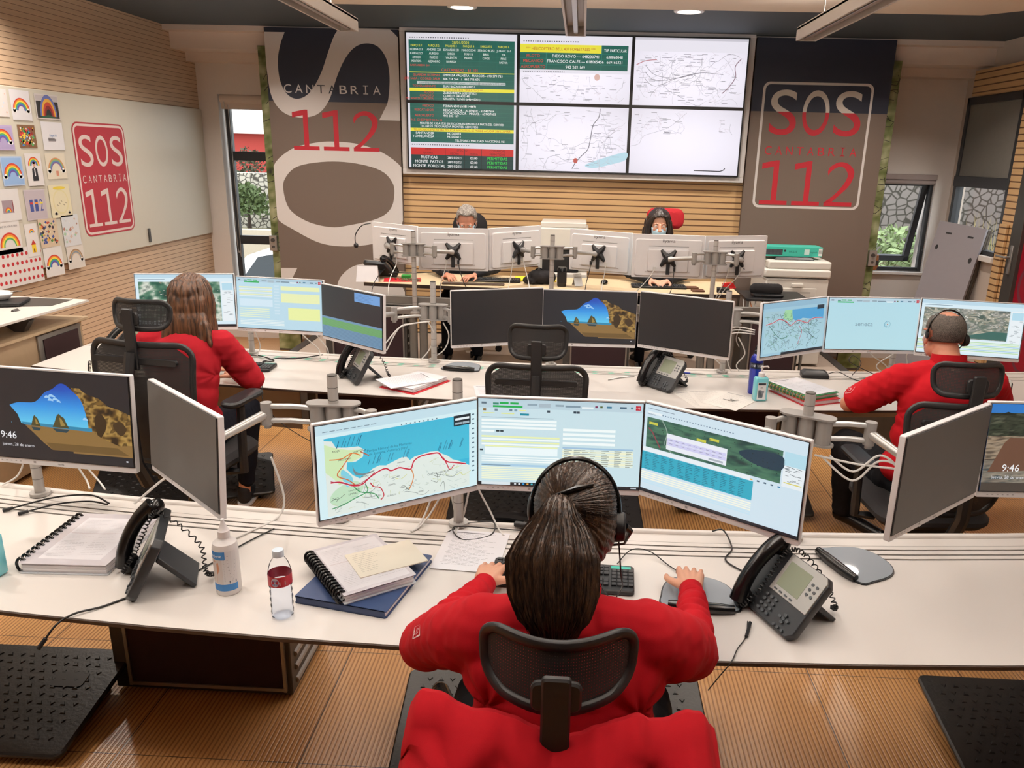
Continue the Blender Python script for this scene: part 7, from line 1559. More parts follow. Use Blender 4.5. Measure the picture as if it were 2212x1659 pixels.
# cables on the middle desk
for x, dx in ((-1.02, .05), (-.93, .0)): cable('white cables below the middle left clamp', [(x+.12, 4.62, 1.0), (x+.14, 4.70, .90), (x+.10, 4.72, .80), (x+dx, 4.70, z_+.006)], .004, CABLEW, group='white cables below the middle left clamp')
for dz in (0, .06): cable('white cables from dark-table monitor to the clamp', [(-1.10, 4.36, .88+dz*.8), (-1.04, 4.44, 1.0), (-.98, 4.55, 1.005), (-.89, 4.60, 1.01)], .004, CABLEW, group='white cables beside the dark-table monitor')
for x, dx in ((.88, -.05), (.93, .0), (.98, .06)): cable('white cables under the dark screen behind the blue bottle', [(x, 4.62, .97), (x+dx, 4.68, .86), (x+.02, 4.70, .78), (x+.04, 4.68, z_+.006)], .0038, CABLEW, group='white cables under the right dark screen')
for k in range(3): cable('white cables between dark screen and red-road map', [(.80, 4.42, 1.04-k*.02), (.93, 4.5, 1.06-k*.018), (1.05, 4.52, 1.04-k*.012)], .0035, CABLEW, group='white cables joining the right screens')
for x, dx in ((-2.22, .10), (-1.96, -.03), (-1.70, .08), (-1.60, .04)): cable('white cables under the screens by the long-haired woman', [(x, 4.52, .98), (x+dx*.4, 4.62, .88), (x+dx, 4.70, .79), (x+dx*1.3, 4.66, z_+.006)], .0034, CABLEW, group='white cables at the middle left screens')
for x, dx in ((1.78, .14), (1.96, -.10), (2.02, .02)): cable('white cables tied below the seneca screen', [(x, 4.60, .97), (x+dx*.2, 4.70, .88), (x+dx, 4.72, .80), (1.93, 4.70, z_+.006)], .0036, CABLEW, group='white cables below the seneca screen')
cable('black cable tangle on the middle desk near the woman\'s keyboard', [(-2.12, 4.66, z_), (-2.03, 4.70, z_), (-1.93, 4.62, z_+.01), (-1.86, 4.58, z_), (-1.92, 4.55, z_), (-1.84, 4.60, z_+.012), (-1.74, 4.66, z_), (-1.60, 4.73, z_+.01)], .0035)
cable('thin dark headset cable dropping off the desk by the woman\'s elbow', [(-1.70, 4.02, .80), (-1.66, 3.92, .66), (-1.50, 3.94, .50), (-1.30, 3.96, .42), (-1.12, 4.0, .52)], .0022)
cable('black cable across the desk toward the balding man\'s keyboard', [(1.55, 4.68, z_+.01), (1.63, 4.71, z_+.02), (1.70, 4.62, z_), (1.80, 4.54, z_), (1.92, 4.50, z_), (2.02, 4.44, z_)], .0026)
cable('black looped cable below the seneca screen', [(1.72, 4.72, z_), (1.78, 4.76, .80), (1.74, 4.80, .84), (1.72, 4.78, .80), (1.88, 4.72, z_)], .0024)
cable('light cable with plug on the rail left of the mid phone', [(.20, 4.42, z_), (.28, 4.48, z_), (.36, 4.52, z_)], .003, ALU)
g = G(); g.rslab((-.14, 2.485, DZ+.014), (.11, .022, .016), .006, rot2(-.15), bev=.003); tag(g.build('black_strip_box', BLACK), 'small flat black box on the rail behind the woman\'s head', 'box')
# ============================================================ SUPERVISOR DESK CLUTTER
t = thing('tent_card', 'blank white folded card standing at the left end of the supervisor desk', 'card', (-1.70, 6.22, BZ), rad(8)); g = G(); g.loft([[(-.09, -.05, 0), (.09, -.05, 0), (.08, .0, .125), (-.08, 0, .125)], [(-.09, -.048, 0), (.09, -.048, 0), (.08, .002, .125), (-.08, .002, .125)]]); g.loft([[(-.09, .05, 0), (.09, .05, 0), (.08, .0, .125), (-.08, 0, .125)], [(-.09, .048, 0), (.09, .048, 0), (.08, -.002, .125), (-.08, -.002, .125)]]); g.build('card', PAPER, t)
g = G(); g.bb(-1.85, -1.55, 6.10, 6.35, BZ-.02, BZ); 
def box_thing(name, label, cat, loc, d, m, rz=0, r=.006, extra=None, group=None, bev=.003):
    t = thing(name, label, cat, loc, rz, group); g = G(); g.rslab((0, 0, d[2]/2), d, min(r, d[0]/2.1, d[1]/2.1), bev=min(bev, d[2]/3)); g.build('body', m, t)
    if extra: extra(t)
    return t
box_thing('green_box', 'small green box on the red folder, left on the supervisor desk', 'box', (-1.42, 6.38, BZ+.006), (.075, .06, .03), mat('green_card', '#2f9b3f', .5))
box_thing('red_folder', 'thin red folder with coins at the left of the supervisor desk', 'folder', (-1.44, 6.32, BZ), (.30, .20, .004), mat('red_folder_card', '#c2232e', .5), rad(12))
rd = random.Random(14); t = thing('coins', 'heap of coins and keys on the red folder, supervisor desk', 'coins', (-1.38, 6.30, BZ+.004)); g = G()
for i in range(60): x, y = rd.gauss(0, .05), rd.gauss(0, .03); z = rd.uniform(0, .008); g.cyl((x, y, z), (x+.001, y, z+.002), .010, n=10)
o = g.build('coin_heap', mat('coin_metal', '#9c8a72', .35, .7), t); t['kind'] = 'stuff'
box_thing('yellow_file', 'flat yellow file behind the monitors near the left printer', 'folder', (-.36, 6.56, BZ), (.34, .24, .012), mat('yellow_card', '#e3d12e', .6), rad(6))
box_thing('flat_pad', 'long dark keyboard wrist pad at the near edge of the supervisor desk', 'pad', (-.84, 6.20, BZ), (.50, .06, .014), mat('dark_wrist_pad', '#4a3a30', .6), rad(2))
t = thing('speaker', 'upright black cylindrical speaker behind the middle pole', 'speaker', (-.13, 6.26, BZ)); g = G(); g.lathe([(0, 0), (.035, 0), (.038, .01), (.038, .145), (.032, .155), (0, .157)]); g.build('cabinet', BLACKG, t); g = G(); g.lathe([(.0385, .03), (.0385, .12)], cap=False); g.build('speaker_cloth', CHF, t)
t = thing('black_bag', 'soft black bag lying left of the upright speaker', 'bag', (-.32, 6.36, BZ)); b = Bl(); b.ell((0, 0, .055), (.10, .08, .06)); b.ell((.07, .02, .05), (.07, .07, .055)); b.ell((-.06, -.02, .03), (.07, .06, .035)); b.blob('bag', CHF, t, .006, 2, fold(.006, 22, 2)); g = G(); g.tube(bez([(-.05, 0, .09), (0, -.02, .13), (.06, 0, .09)], 8), .005); g.build('strap', CHF, t)
t = thing('phone_cradle', 'silver bent metal stand right of the upright speaker', 'stand', (.0, 6.30, BZ), rad(20)); g = G(); g.box((0, 0, .05), (.07, .004, .11), Matrix.Rotation(rad(-30), 3, 'X')); g.box((0, .03, .04), (.06, .004, .09), Matrix.Rotation(rad(35), 3, 'X')); g.build('plate', ALU, t, bevel=.001)
box_thing('leather_wallet', 'brown leather wallet on the supervisor desk, the farther one', 'wallet', (.93, 6.36, BZ), (.10, .08, .014), mat('brown_leather', '#5f3a26', .5, bump=.1), rad(8), group='brown wallets'); box_thing('leather_wallet', 'brown leather wallet at the near desk edge, closer to the pole', 'wallet', (.96, 6.22, BZ), (.10, .075, .014), mat('brown_leather', '#5f3a26', .5, bump=.1), rad(4), group='brown wallets')
t = thing('red_stapler', 'red stapler beside the right pole on the supervisor desk', 'stapler', (1.24, 6.42, BZ), rad(15)); g = G(); g.loft([[(-.06, -.015, 0), (.06, -.015, 0), (.06, .015, 0), (-.06, .015, 0)], [(-.06, -.013, .012), (.06, -.013, .012), (.06, .013, .012), (-.06, .013, .012)]]); g.loft([[(-.06, -.012, .015), (.055, -.012, .015), (.055, .012, .015), (-.06, .012, .015)], [(-.055, -.009, .045), (.03, -.009, .052), (.03, .009, .052), (-.055, .009, .045)]]); g.build('body', mat('red_plastic', '#d3252b', .35), t, bevel=.002)
t = thing('black_case', 'black zip case standing on the side shelf right of the supervisor desk', 'case', (1.43, 6.25, BZ+.0)); 
t.location = (1.50, 6.22, .965); b = Bl(); b.limb([(-.085, 0, .05), (.085, 0, .05)], [.048, .048]); b.ell((0, 0, .05), (.13, .05, .045)); b.blob('case', CHF, t, .005, 2); g = G(); g.rslab((0, -.03, .012), (.24, .15, .02), .02, bev=.004); g.build('base_pouch', BLACK, t)
box_thing('black_adapter', 'small black power adapter right of the right pole, supervisor desk', 'adapter', (1.16, 6.22, BZ), (.10, .07, .035), BLACK, rad(-8))
for i, (k, dx, xx) in enumerate((('B1', .0, -.03), ('B1', .05, .03), ('B2', -.05, -.04), ('B2', .04, .05), ('B3', -.06, -.02), ('B3', .05, .05), ('B4', -.06, -.03), ('B4', .07, -.02), ('B5', -.10, -.12), ('B5', .05, -.02), ('B6', -.07, -.06), ('B6', .04, -.12))):
    x, y, z, a, _ = MON[k]; n_ = V((sin(a), -cos(a), 0)); r_ = V((cos(a), sin(a), 0)); s0 = V((x, y, z-.095))+r_*dx+n_*.045
    cable('cables hanging from the backs of the supervisors\' monitors', [s0, s0+V((xx*.3, -.02, -.06)), V((s0.x+xx, min(s0.y, 6.2)-.04, BZ+.05)), V((s0.x+xx*1.4, 6.02, BZ-.02)), V((s0.x+xx*1.5, 6.0, BZ-.09))], .0032, CABLEW if i % 3 else CABLEB, group='cables of the supervisor monitors')
    g = G(); g.box(s0+V((0, 0, .004)), (.016, .012, .03), rot2(a)); tag(g.build('cable_connector', CABLEW if i % 3 else BLACK), 'cable connectors plugged into the backs of the supervisors\' monitors', 'connector', 'connectors of the supervisor monitors')
cable('black cable arcing between the two left supervisor monitors', [(-1.50, 6.10, 1.06), (-1.42, 5.98, 1.09), (-1.28, 5.93, 1.10), (-1.12, 5.95, 1.11), (-1.05, 5.93, 1.13)], .0035)
for i in range(7):
    x = 1.30+.05*i; cable('orange and white cables bunched on the side shelf', [(x, 6.1, .95), (x+.03*sin(i*2), 6.02, .80), (x-.05*cos(i), 5.98, .66), (x+.04*sin(i*3), 5.98, .55), (x, 5.97, .42)], .004, mat('orange_cable', '#c9763a', .5) if i % 2 else CABLEW, group='bunched cables on the side shelf')
# desk headset hooked on the leftmost supervisor monitor
t = thing('headset', 'thin black headset hanging from the leftmost supervisor monitor', 'headset', (-1.77, 6.43, 1.40)); g = G(); g.tube(bez([(.05, .02, .02), (-.02, 0, .0), (-.07, -.02, -.07), (-.075, -.02, -.14)], 8), .004, n=8); g.build('headband', BLACKG, t); g = G(); g.ell((-.07, -.02, -.16), (.02, .015, .022)); g.build('ear_cup', BLACK, t)
cv = Cv(); q = onY(1606, 580, 6.06); cv.T = lambda x, y, l: V((q.x+x, q.y-.016-l*.0002+(x)*.36, q.z-.012+y)); cv.text('6', 0, 0, .028, '#1c1a1a', 1, align='c'); t = cv.build('number_sticker', GLOSSP); tag(t, 'small black figure 6 on the back of the rightmost supervisor monitor', 'sticker')
# left printer (white, on the floor behind) and right copier with box
def printer(label, x0, x1, y0, y1, z0, z1):
    t = thing('printer', label, 'printer', ((x0+x1)/2, (y0+y1)/2, z0), 0); w_, d_, h_ = x1-x0, y1-y0, z1-z0; m = mat('printer_white', '#d8d2c9', .45, var=.02)
    g = G(); g.bb(-w_/2, w_/2, -d_/2, d_/2, 0, h_*.62); g.bb(-w_/2, w_/2, -d_/2+.1, d_/2, h_*.62, h_*.80); g.bb(-w_/2, w_/2, -d_/2, d_/2, h_*.80, h_*.96); g.build('body', m, t, bevel=.012)
    g = G(); g.bb(-w_/2+.02, w_/2-.02, -d_/2+.02, d_/2-.02, h_*.96, h_); g.build('lid', m, t, bevel=.008); g = G(); g.bb(-w_/2+.04, w_/2-.08, -d_/2+.03, -d_/2+.10, h_*.63, h_*.79); g.build('paper_slot', BLACK, t)
    g = G(); g.bb(w_/2-.10, w_/2-.02, -d_/2-.03, -d_/2+.06, h_*.82, h_*.9); g.build('control_panel', GREYM, t, bevel=.004)
    for k in range(2): g = G(); g.bb(-w_/2+.03, w_/2-.03, -d_/2-.008, -d_/2, h_*(.08+.26*k), h_*(.30+.26*k)); dr = g.build('paper_drawer', m, t, bevel=.004); g = G(); g.bb(-.05, .05, -d_/2-.018, -d_/2-.006, h_*(.22+.26*k), h_*(.25+.26*k)); g.build('drawer_handle', GREYM, dr, bevel=.003)
    return t
printer('white office printer against the timber wall between the two supervisors', -.37, .08, 7.05, 7.5, .24, 1.42)
t = thing('copier', 'white copier seen from behind at the right, carrying a turquoise box', 'printer', (1.90, 7.10, .24)); m = mat('copier_white', '#dcd7cf', .45, var=.02)
g = G(); g.bb(-.27, .27, -.3, .3, .02, .78); g.build('cabinet', m, t, bevel=.012); g = G(); g.bb(-.29, .28, -.31, .3, .79, .86); g.bb(-.26, .28, -.29, .29, .86, .93); g.build('scanner_lid', m, t, bevel=.014); g = G(); g.bb(-.16, .17, -.306, -.298, .50, .70); g.bb(-.05, .05, -.315, -.30, .71, .74); g.build('rear_cover', m, t, bevel=.004)
cv = Cv(); cv.T = lambda x, y, l: V((x, -.3075-l*.0003, y))
for k in range(7): cv.rect(-.12, .60+k*.011, .12, .604+k*.011, '#a39d95', 1)
cv.rect(-.14, .14, .04, .24, '#b9b0a6', 1); text_lines2(cv, -.13, .16, .02, .23, 5, '#7a726a')
for x, y in ((-.20, .3), (-.12, .33), (.16, .33), (.22, .5), (.22, .25)): cv.rect(x, y, x+.012, y+.016, '#2c2a28', 1)
cv.build('rear_marks', PRINT, t)
g = G(); g.loft([[(-.20, -.22, .932), (.15, -.22, .932), (.12, .05, .932), (-.16, .05, .932)], [(-.18, -.20, .955), (.13, -.20, .955), (.10, .03, .955), (-.14, .03, .955)]]); g.build('feeder_tray', BLACK, t, bevel=.004)
t = thing('keyboard_box', 'turquoise cardboard box with keyboard picture lying on the copier', 'box', (1.86, 7.02, 1.196), rad(3)); g = G(); g.bb(-.26, .26, -.10, .09, 0, .085); g.build('carton', mat('turquoise_card', '#3fb6a3', .5, var=.02), t, bevel=.002)
cv = Cv(.0003); cv.T = lambda x, y, l: V((x, -.1005-l*.0003, y)); cv.rect(-.25, .015, -.09, .062, '#20242a', 1)
for i in range(14):
    for j in range(4): cv.rect(-.245+i*.0108, .019+j*.0105, -.237+i*.0108, .027+j*.0105, '#454b52', 2)
cv.disc(-.07, .05, .010, '#20242a', 1); cv.text('MK235', .0, .035, .018, '#164a44', 1, align='c'); cv.rect(.10, .018, .145, .065, '#c9e4de', 1); cv.text('logitech', .155, .035, .014, '#164a44', 1); cv.rect(.225, .01, .257, .075, '#e2e6e4', 1)
for i in range(6): cv.rect(.228+i*.0045, .03, .230+i*.0045, .06, '#333333', 2)
cv.build('carton_print', PRINT, t)
# ============================================================ SIDE COUNTER ITEMS
t = thing('tray', 'black tray on the left side counter holding a white bowl', 'tray', (-3.66, 4.72, 1.003), rad(20)); g = G(); g.rslab((0, 0, .012), (.30, .22, .022), .015, bev=.004); g.build('tray', BLACK, t)
t = thing('bowl', 'white lidded bowl with a spoon on the black tray', 'bowl', (-3.66, 4.76, 1.028)); g = G(); g.lathe([(0, 0), (.03, .0), (.055, .02), (.060, .035), (.045, .05), (.02, .056), (0, .056)]); g.build('bowl', WHITE, t); g = G(); g.tube([(.03, 0, .04), (.075, .03, .05), (.10, .05, .045)], .003); g.build('spoon', ALU, t)
t = thing('napkin', 'folded white napkin at the left end of the black tray', 'napkin', (-3.71, 4.62, 1.028), rad(30)); g = G(); g.loft([[(-.05, -.04, 0), (.05, -.04, 0), (.05, .04, 0), (-.05, .04, 0)], [(-.01, -.01, .06), (.01, -.01, .05), (.01, .02, .05), (-.01, .02, .055)]]); g.build('napkin', PAPER, t)
# ============================================================ FOOT RESTS
def footrest(label, loc, rz, W=1.08, D=.48):
    t = thing('foot_rest', label, 'foot rest', loc, rz, 'black foot rests under the desks'); a = rad(9); R_ = Matrix.Rotation(a, 3, 'X'); m = mat('foot_rest_rubber', '#1d1c1c', .38, var=.15, bump=.1, bscale=90)
    g = G(); g.rslab((0, 0, .085), (W, D, .022), .03, R_, bev=.006); g.build('plate', m, t)
    g = G(); nx = int(W/.042); ny = int(D/.036)
    for i in range(1, nx-1):
        for j in range(1, ny-1):
            x, y = -W/2+.02+i*.042+(.02 if j % 2 else 0), -D/2+.03+j*.036
            P = [(x-.011, y-.007), (x+.011, y-.007), (x, y+.010)] if (i+j) % 2 else [(x-.011, y+.007), (x, y-.010), (x+.011, y+.007)]
            g.loft([[R_ @ V((a_, b_, .011))+V((0, 0, .085)) for a_, b_ in P], [R_ @ V(((a_-x)*.6+x, (b_-y)*.6+y, .0145))+V((0, 0, .085)) for a_, b_ in P]])
    tag(g.build('triangle_studs', m, t, flat=True), None, None, None, 'stuff')
    g = G(); g.rslab(R_ @ V((W/2-.16, .08, .012))+V((0, 0, .085)), (.12, .07, .004), .015, R_); g.build('smooth_plate', BLACK, t)
    for s in (-1, 1):
        g = G(); g.bb(s*(W/2-.10)-.02, s*(W/2-.10)+.02, -D/2+.06, D/2-.06, 0, .03); g.bb(s*(W/2-.10)-.012, s*(W/2-.10)+.012, -.03, .03, .03, .08); g.build('runner', BLACK, t, bevel=.004)
    return t
footrest('black studded foot rest at the lower left picture corner', (-2.19, 2.28, 0), rad(0))
footrest('black studded foot rest at the lower right picture corner', (1.885, 2.36, 0), 0)
footrest('black studded foot rest under the ponytailed woman', (-.03, 2.27, 0), rad(2))
footrest('black foot rest behind the forms monitor, below the empty chair', (-.14, 3.98, 0), rad(2))
footrest('black foot rest left, under the long-haired woman\'s desk', (-2.28, 4.18, 0), rad(22), .98)
footrest('black foot rest between the aerial photo monitor and the balding man', (1.02, 4.38, 0), rad(-3), .80)
# ============================================================ LAMPS AND CEILING
LAMPH = mat('lamp_housing', '#cfc9c4', .4, var=.02); LIT = bpy.data.materials.new('lit_diffuser'); LIT.use_nodes = True; LIT.node_tree.nodes['Principled BSDF'].inputs['Emission Color'].default_value = (1, .86, .68, 1); LIT.node_tree.nodes['Principled BSDF'].inputs['Emission Strength'].default_value = 6
for i, X in enumerate(PEND_X):
    t = thing('linear_lamp', ('hanging linear lamp above the left of the room', 'hanging linear lamp above the centre of the room', 'hanging linear lamp above the right of the room')[i], 'lamp', (X, 5.45, 2.735), 0, 'hanging linear lamps')
    g = G(); g.bb(-.065, -.052, -5.0, 0, 0, .075); g.bb(.052, .065, -5.0, 0, 0, .075); g.bb(-.065, .065, -5.0, 0, .06, .08); g.bb(-.065, .065, -.004, 0, 0, .08); g.build('housing', LAMPH, t, bevel=.002)
    g = G(); g.bb(-.014, .014, -5.0, -.004, .012, .06); g.build('centre_rail', ALU, t, bevel=.002)
    for y in (-.35, -3.2): g = G(); g.tube([(0, y, .08), (0, y, ZC-2.735-.0)], .0015, n=6); g.build('suspension_wire', ALU, t)
for i, X in enumerate((-.95, .76)):
    t = thing('downlight', ('round recessed ceiling light above the grey-haired man', 'round recessed ceiling light above the masked woman')[i], 'lamp', (X, 6.42, ZC), 0, 'round ceiling lights')
    g = G(); n = 32; g.loft([[V((r*cos(2*pi*k/n), r*sin(2*pi*k/n), z)) for k in range(n)] for r, z in ((.085, -.001), (.088, -.012), (.112, -.010), (.115, -.001))], cap=False); g.build('trim_ring', WHITE, t)
    g = G(); g.cyl((0, 0, -.006), (0, 0, -.003), .086, n=32); g.build('diffuser', LIT, t)
# ============================================================ LEANING BOARDS
tl, tr = onY(2030, 476, 7.62), onY(2132, 495, 7.30); dn = V((-.30, -.12, -tl.z+.02))
BRD = mat('lilac_grey_board', '#8f8a90', .5, var=.03); EDG = mat('dark_wood_edge', '#4e443c', .6)
ex = (tr-tl); ey = -dn; nn = ex.cross(ey).normalized()
for k in range(3):
    t = thing('board', ('grey board leaning by the right window, front of the three, with dark holes', 'grey board leaning by the right window, middle of the three', 'grey board leaning by the right window, rear of the three')[k], 'board', tl+dn-nn*(.055*k), 0, 'boards leaning by the right window')
    g = G(); o_ = V((0, 0, 0)); g.loft([[o_, o_+ex, o_+ex+ey, o_+ey], [p-nn*.042 for p in (o_, o_+ex, o_+ex+ey, o_+ey)]]); g.build('panel', [EDG][0] if k else BRD, t, bevel=.002)
    if k == 0:
        CT = lambda x, y, l: ex*x+ey*y+nn*(.0015+l*.0006)
        for x, y, r_ in ((.12, .84, .03), (.88, .80, .035), (.15, .36, .03), (.84, .30, .03), (.08, .20, .02), (.80, .13, .03)): cv = Cv(.0006); cv.T = CT; cv.disc(x, y, r_, '#141214', 1, ry=r_*.5); cv.build('round_hole', PRINT, t)
        cv = Cv(.0006); cv.T = CT
        cv.poly([(.42, .33), (.66, .33), (.66, .43), (.42, .43)], '#2a2628', 1); cv.poly([(.50, .33), (.66, .33), (.66, .43), (.50, .43)], '#b5b0b4', 2); cv.build('square_cut_out', PRINT, t)
        for x in (.22, .68): cv = Cv(.0006); cv.T = CT; cv.rect(x, .93, x+.12, .94, '#1c1a1c', 1); cv.build('hook_slot', PRINT, t)
# ============================================================ DRAWINGS ON THE LONG WHITE BOARD
RB = ('#c8352c', '#e08a2e', '#e8d44a', '#4fa25a', '#3a78b8', '#6b4a9a')
def rainbow(cv, cx, cy, r, w_, cols=RB, l=2, k=1.0):
    for i, c in enumerate(cols): cv.disc(cx, cy, r-i*w_, c, l, ry=(r-i*w_)*k, a0=0, a1=180, ri=r-(i+1)*w_, n=18)
def cloud(cv, x, y, s_, c='#f4f2f0', l=4):
    for dx, dy, q in ((-.5, 0, .6), (0, .25, .75), (.5, 0, .6)): cv.disc(x+dx*s_, y+dy*s_, q*s_, c, l, n=12)
def drawing(k, x0, y0, x1, y1, label, bg, fn):
    a, b = onX(x0/3.77, 180+y0/3.77, -3.868), onX(x1/3.77, 180+y1/3.77, -3.868); W_, H_ = b.y-a.y, a.z-b.z; t = thing('drawing', label, 'drawing', (-3.8675+.0012*(k % 4), a.y, b.z), 0, 'children\'s drawings on the board')
    g = G(); g.bb(0, .0006, 0, W_, 0, H_); g.build('sheet', mat('drawing_paper_'+bg[1:], bg, .8, var=.02), t); cv = Cv(.00012); cv.T = lambda x, y, l: V((.0007+l*.00012, x, y)); fn(cv, W_, H_); cv.build('artwork', PRINT, t)
def d_rb(c1=None, cols=RB, cl=True, house=False):
    def f(cv, W, H):
        if c1: cv.rect(.01, .01, W-.01, H-.01, c1, 1)
        rainbow(cv, W*.5, H*.32, W*.42, W*.045, cols, 2)
        if cl: cloud(cv, W*.14, H*.30, W*.1); cloud(cv, W*.84, H*.30, W*.1)
        if house: cv.rect(W*.45, H*.12, W*.58, H*.32, '#c98a72', 3)
    return f
def d_col(seed, pal, n=70):
    def f(cv, W, H):
        rd = random.Random(seed)
        for i in range(n): x, y, q = rd.uniform(.08, .88)*W, rd.uniform(.08, .88)*H, rd.uniform(.02, .09)*W; cv.poly([(x-q, y), (x, y+q), (x+q, y), (x, y-q*.8)], rd.choice(pal), 1+i % 4)
    return f
def d_house(cv, W, H): rainbow(cv, W*.55, H*.72, W*.22, W*.03, l=2); cv.rect(W*.38, H*.12, W*.72, H*.36, '#e7c530', 2); cv.poly([(W*.34, H*.36), (W*.76, H*.36), (W*.55, H*.52)], '#b3322b', 3); cv.rect(W*.5, H*.12, W*.6, H*.24, '#6e3222', 4)
def d_112(cv, W, H): cv.rect(.008, .008, W-.008, H-.008, '#b9aeb6', 1); [cv.text('112'[i], W*(.28+.24*i), H*.28, H*.42, '#3c4a8a', 3, width=W*.16, align='c') for i in range(3)]; [cv.rect(W*(.22+.24*i), H*.52, W*(.36+.24*i), H*.58, RB[i], 4) for i in range(3)]
def d_man(cv, W, H): rainbow(cv, W*.5, H*.62, W*.36, W*.035, l=1); cv.disc(W*.5, H*.66, W*.09, '#c99a80', 3); cv.poly([(W*.32, H*.15), (W*.68, H*.15), (W*.66, H*.52), (W*.5, H*.58), (W*.34, H*.52)], '#1c1a22', 2); cv.rect(W*.47, H*.3, W*.53, H*.54, '#e6e2e6', 3); cv.disc(W*.5, H*.71, W*.09, '#2a1d16', 3, ry=W*.05)
def d_circ(cv, W, H): cv.disc(W*.5, H*.48, W*.38, '#d8cfa0', 2, ri=W*.33); cv.disc(W*.5, H*.9, W*.3, '#e0c84a', 2, ry=H*.05); [cv.line([(W*(.3+.1*i), H*(.4+.06*(i % 3))), (W*(.36+.1*i), H*(.36+.06*(i % 3)))], .004, '#5f5a4a', 3) for i in range(5)]; cloud(cv, W*.2, H*.12, W*.07, '#8d8a88'); cloud(cv, W*.85, H*.12, W*.06, '#8d8a88')
def d_txt(cv, W, H): cv.text('Royal-III', W*.5, H*.48, H*.09, '#2c6ea8', 2, align='c'); text_lines2(cv, W*.25, H*.3, W*.75, H*.42, 3)
def d_photo(cv, W, H): cv.rect(W*.35, H*.25, W*.75, H*.65, '#9a8a92', 1); cv.rect(W*.72, H*.25, W*.75, H*.65, '#7a1f28', 2); rainbow(cv, W*.55, H*.28, W*.12, W*.02, l=2)
def d_dots(cv, W, H):
    for j in range(4):
        for i in range(10): cv.disc(W*(.06+.1*i)+(.01 if j % 2 else 0), H*(.14+.23*j), .013, '#b3262e', 2, n=12)
def d_rt(cv, W, H): rainbow(cv, W*.5, H*.2, W*.42, W*.05, RB[:4], 2); cv.text('TODO VA A SALIR BIEN', W*.5, H*.78, H*.06, '#55525c', 2, width=W*.8, align='c')
def d_dark(cv, W, H): cv.rect(.008, .008, W-.008, H*.72, '#262324', 1); cv.rect(.008, H*.72, W-.008, H-.008, '#b9b2b4', 1); rainbow(cv, W*.52, H*.12, W*.36, W*.06, ('#5f6aa8', '#d8a23a', '#b8402c', '#7d2420'), 2, 1.6); cv.poly([(W*.05, H*.05), (W*.9, H*.05), (W*.5, H*.18)], '#28503a', 3)
D = [(-60, 35, 80, 275, 'pale sheet at the picture edge, top row of drawings', '#d8d2d0', d_col(1, ('#e8d9c9', '#c9d6e6', '#dcb9a8'), 12)), (65, 45, 265, 305, 'rainbow over cotton clouds, top row of drawings', '#d9d7dc', d_rb()), (270, 80, 490, 300, 'dark photo of a beaded rainbow, top right drawing', '#cfc8c6', d_dark),
(-90, 335, 120, 545, 'red and blue rainbow on purple, second row', '#b3a3c9', d_rb('#a99cc4')), (135, 335, 305, 525, 'red and yellow paper collage, second row', '#7a5a40', d_col(5, ('#c8352c', '#e8c43a', '#8a2a24', '#3a78b8', '#e6e2dc', '#4fa25a'), 90)), (325, 310, 530, 545, 'white sheet with short blue writing', '#dcdbe0', d_txt),
(-10, 595, 205, 830, 'watercolour rainbow in a blue sky, third row', '#a9bede', d_rb('#8fb0dc')), (190, 570, 360, 830, 'drawing of a man in a dark suit under a rainbow', '#dad6d6', d_man), (360, 570, 550, 775, 'rainbow with blue cloud and small house on cream paper', '#d9d1bf', d_rb(None, ('#c98a5a', '#8aa86a', '#5a7fa8', '#7a5a90'), True, True)),
(-90, 870, 180, 1110, 'white sheet with a small pasted photo', '#d9d6d6', d_photo), (185, 870, 390, 1100, 'lilac sheet with the number 112 in felt pen', '#c3b9c0', d_112), (385, 830, 590, 1080, 'yellow crayon circle on cream paper', '#dbd3b4', d_circ),
(-50, 1125, 190, 1370, 'wide rainbow below a line of capital letters', '#dcd8d6', d_rt), (190, 1150, 330, 1400, 'small yellow house with red roof under a rainbow', '#dedad8', d_house), (300, 1110, 485, 1320, 'swirling brown, green and blue finger painting', '#cdb9a0', d_col(9, ('#3a4a8a', '#b3472c', '#5a8a4a', '#d8a24a', '#2c2a38', '#e0cfb0'), 60)),
(490, 1080, 660, 1310, 'pale sheet with figures and green leaves, rightmost', '#cfd2d6', d_col(11, ('#c9b3a8', '#9fc3a0', '#b9c9d8', '#a87a6a', '#dcdad8'), 26)), (-60, 1375, 365, 1600, 'white strip with rows of red dots', '#ddd8d6', d_dots), (345, 1345, 530, 1550, 'bright rainbow with two clouds, bottom row', '#dcdad8', d_rb()), (530, 1310, 695, 1490, 'brownish rainbow on cotton clouds, bottom right', '#d6d0c9', d_rb(None, ('#9a7a5a', '#b39a7a', '#7a8a9a', '#c9b39a')))]
for k, d in enumerate(D): drawing(k, *d)
# ============================================================ OUTSIDE
g = G(); g.bb(-60, 30, 8.9, 90, -1.4, -1.25); struct('floor_outside', g, mat('asphalt', '#8b8880', .9, var=.1, scale=2))
t = thing('car', 'white car parked outside the left window', 'car', (-4.95, 14.2, -1.25), rad(3)); CW = mat('car_white', '#e6e6e6', .25, coat=.5)
g = G(); sec = [(-2.1, .45, .85), (-1.9, .35, .98), (-1.2, .32, 1.08), (-.9, .32, 1.42), (-.3, .32, 1.62), (.9, .32, 1.64), (1.7, .32, 1.55), (2.05, .35, 1.1), (2.15, .45, .9)]
g.loft([[V((x, -.82, a)), V((x, .82, a)), V((x, .86, (a+min(b, 1.0))/2)), V((x, .80, min(b, 1.02))), V((x, .64 if b > 1.1 else .76, b)), V((x, -.64 if b > 1.1 else -.76, b)), V((x, -.80, min(b, 1.02))), V((x, -.86, (a+min(b, 1.0))/2))] for x, a, b in sec]); g.build('body', CW, t)
CG = mat('car_glass', '#2c3338', .1)
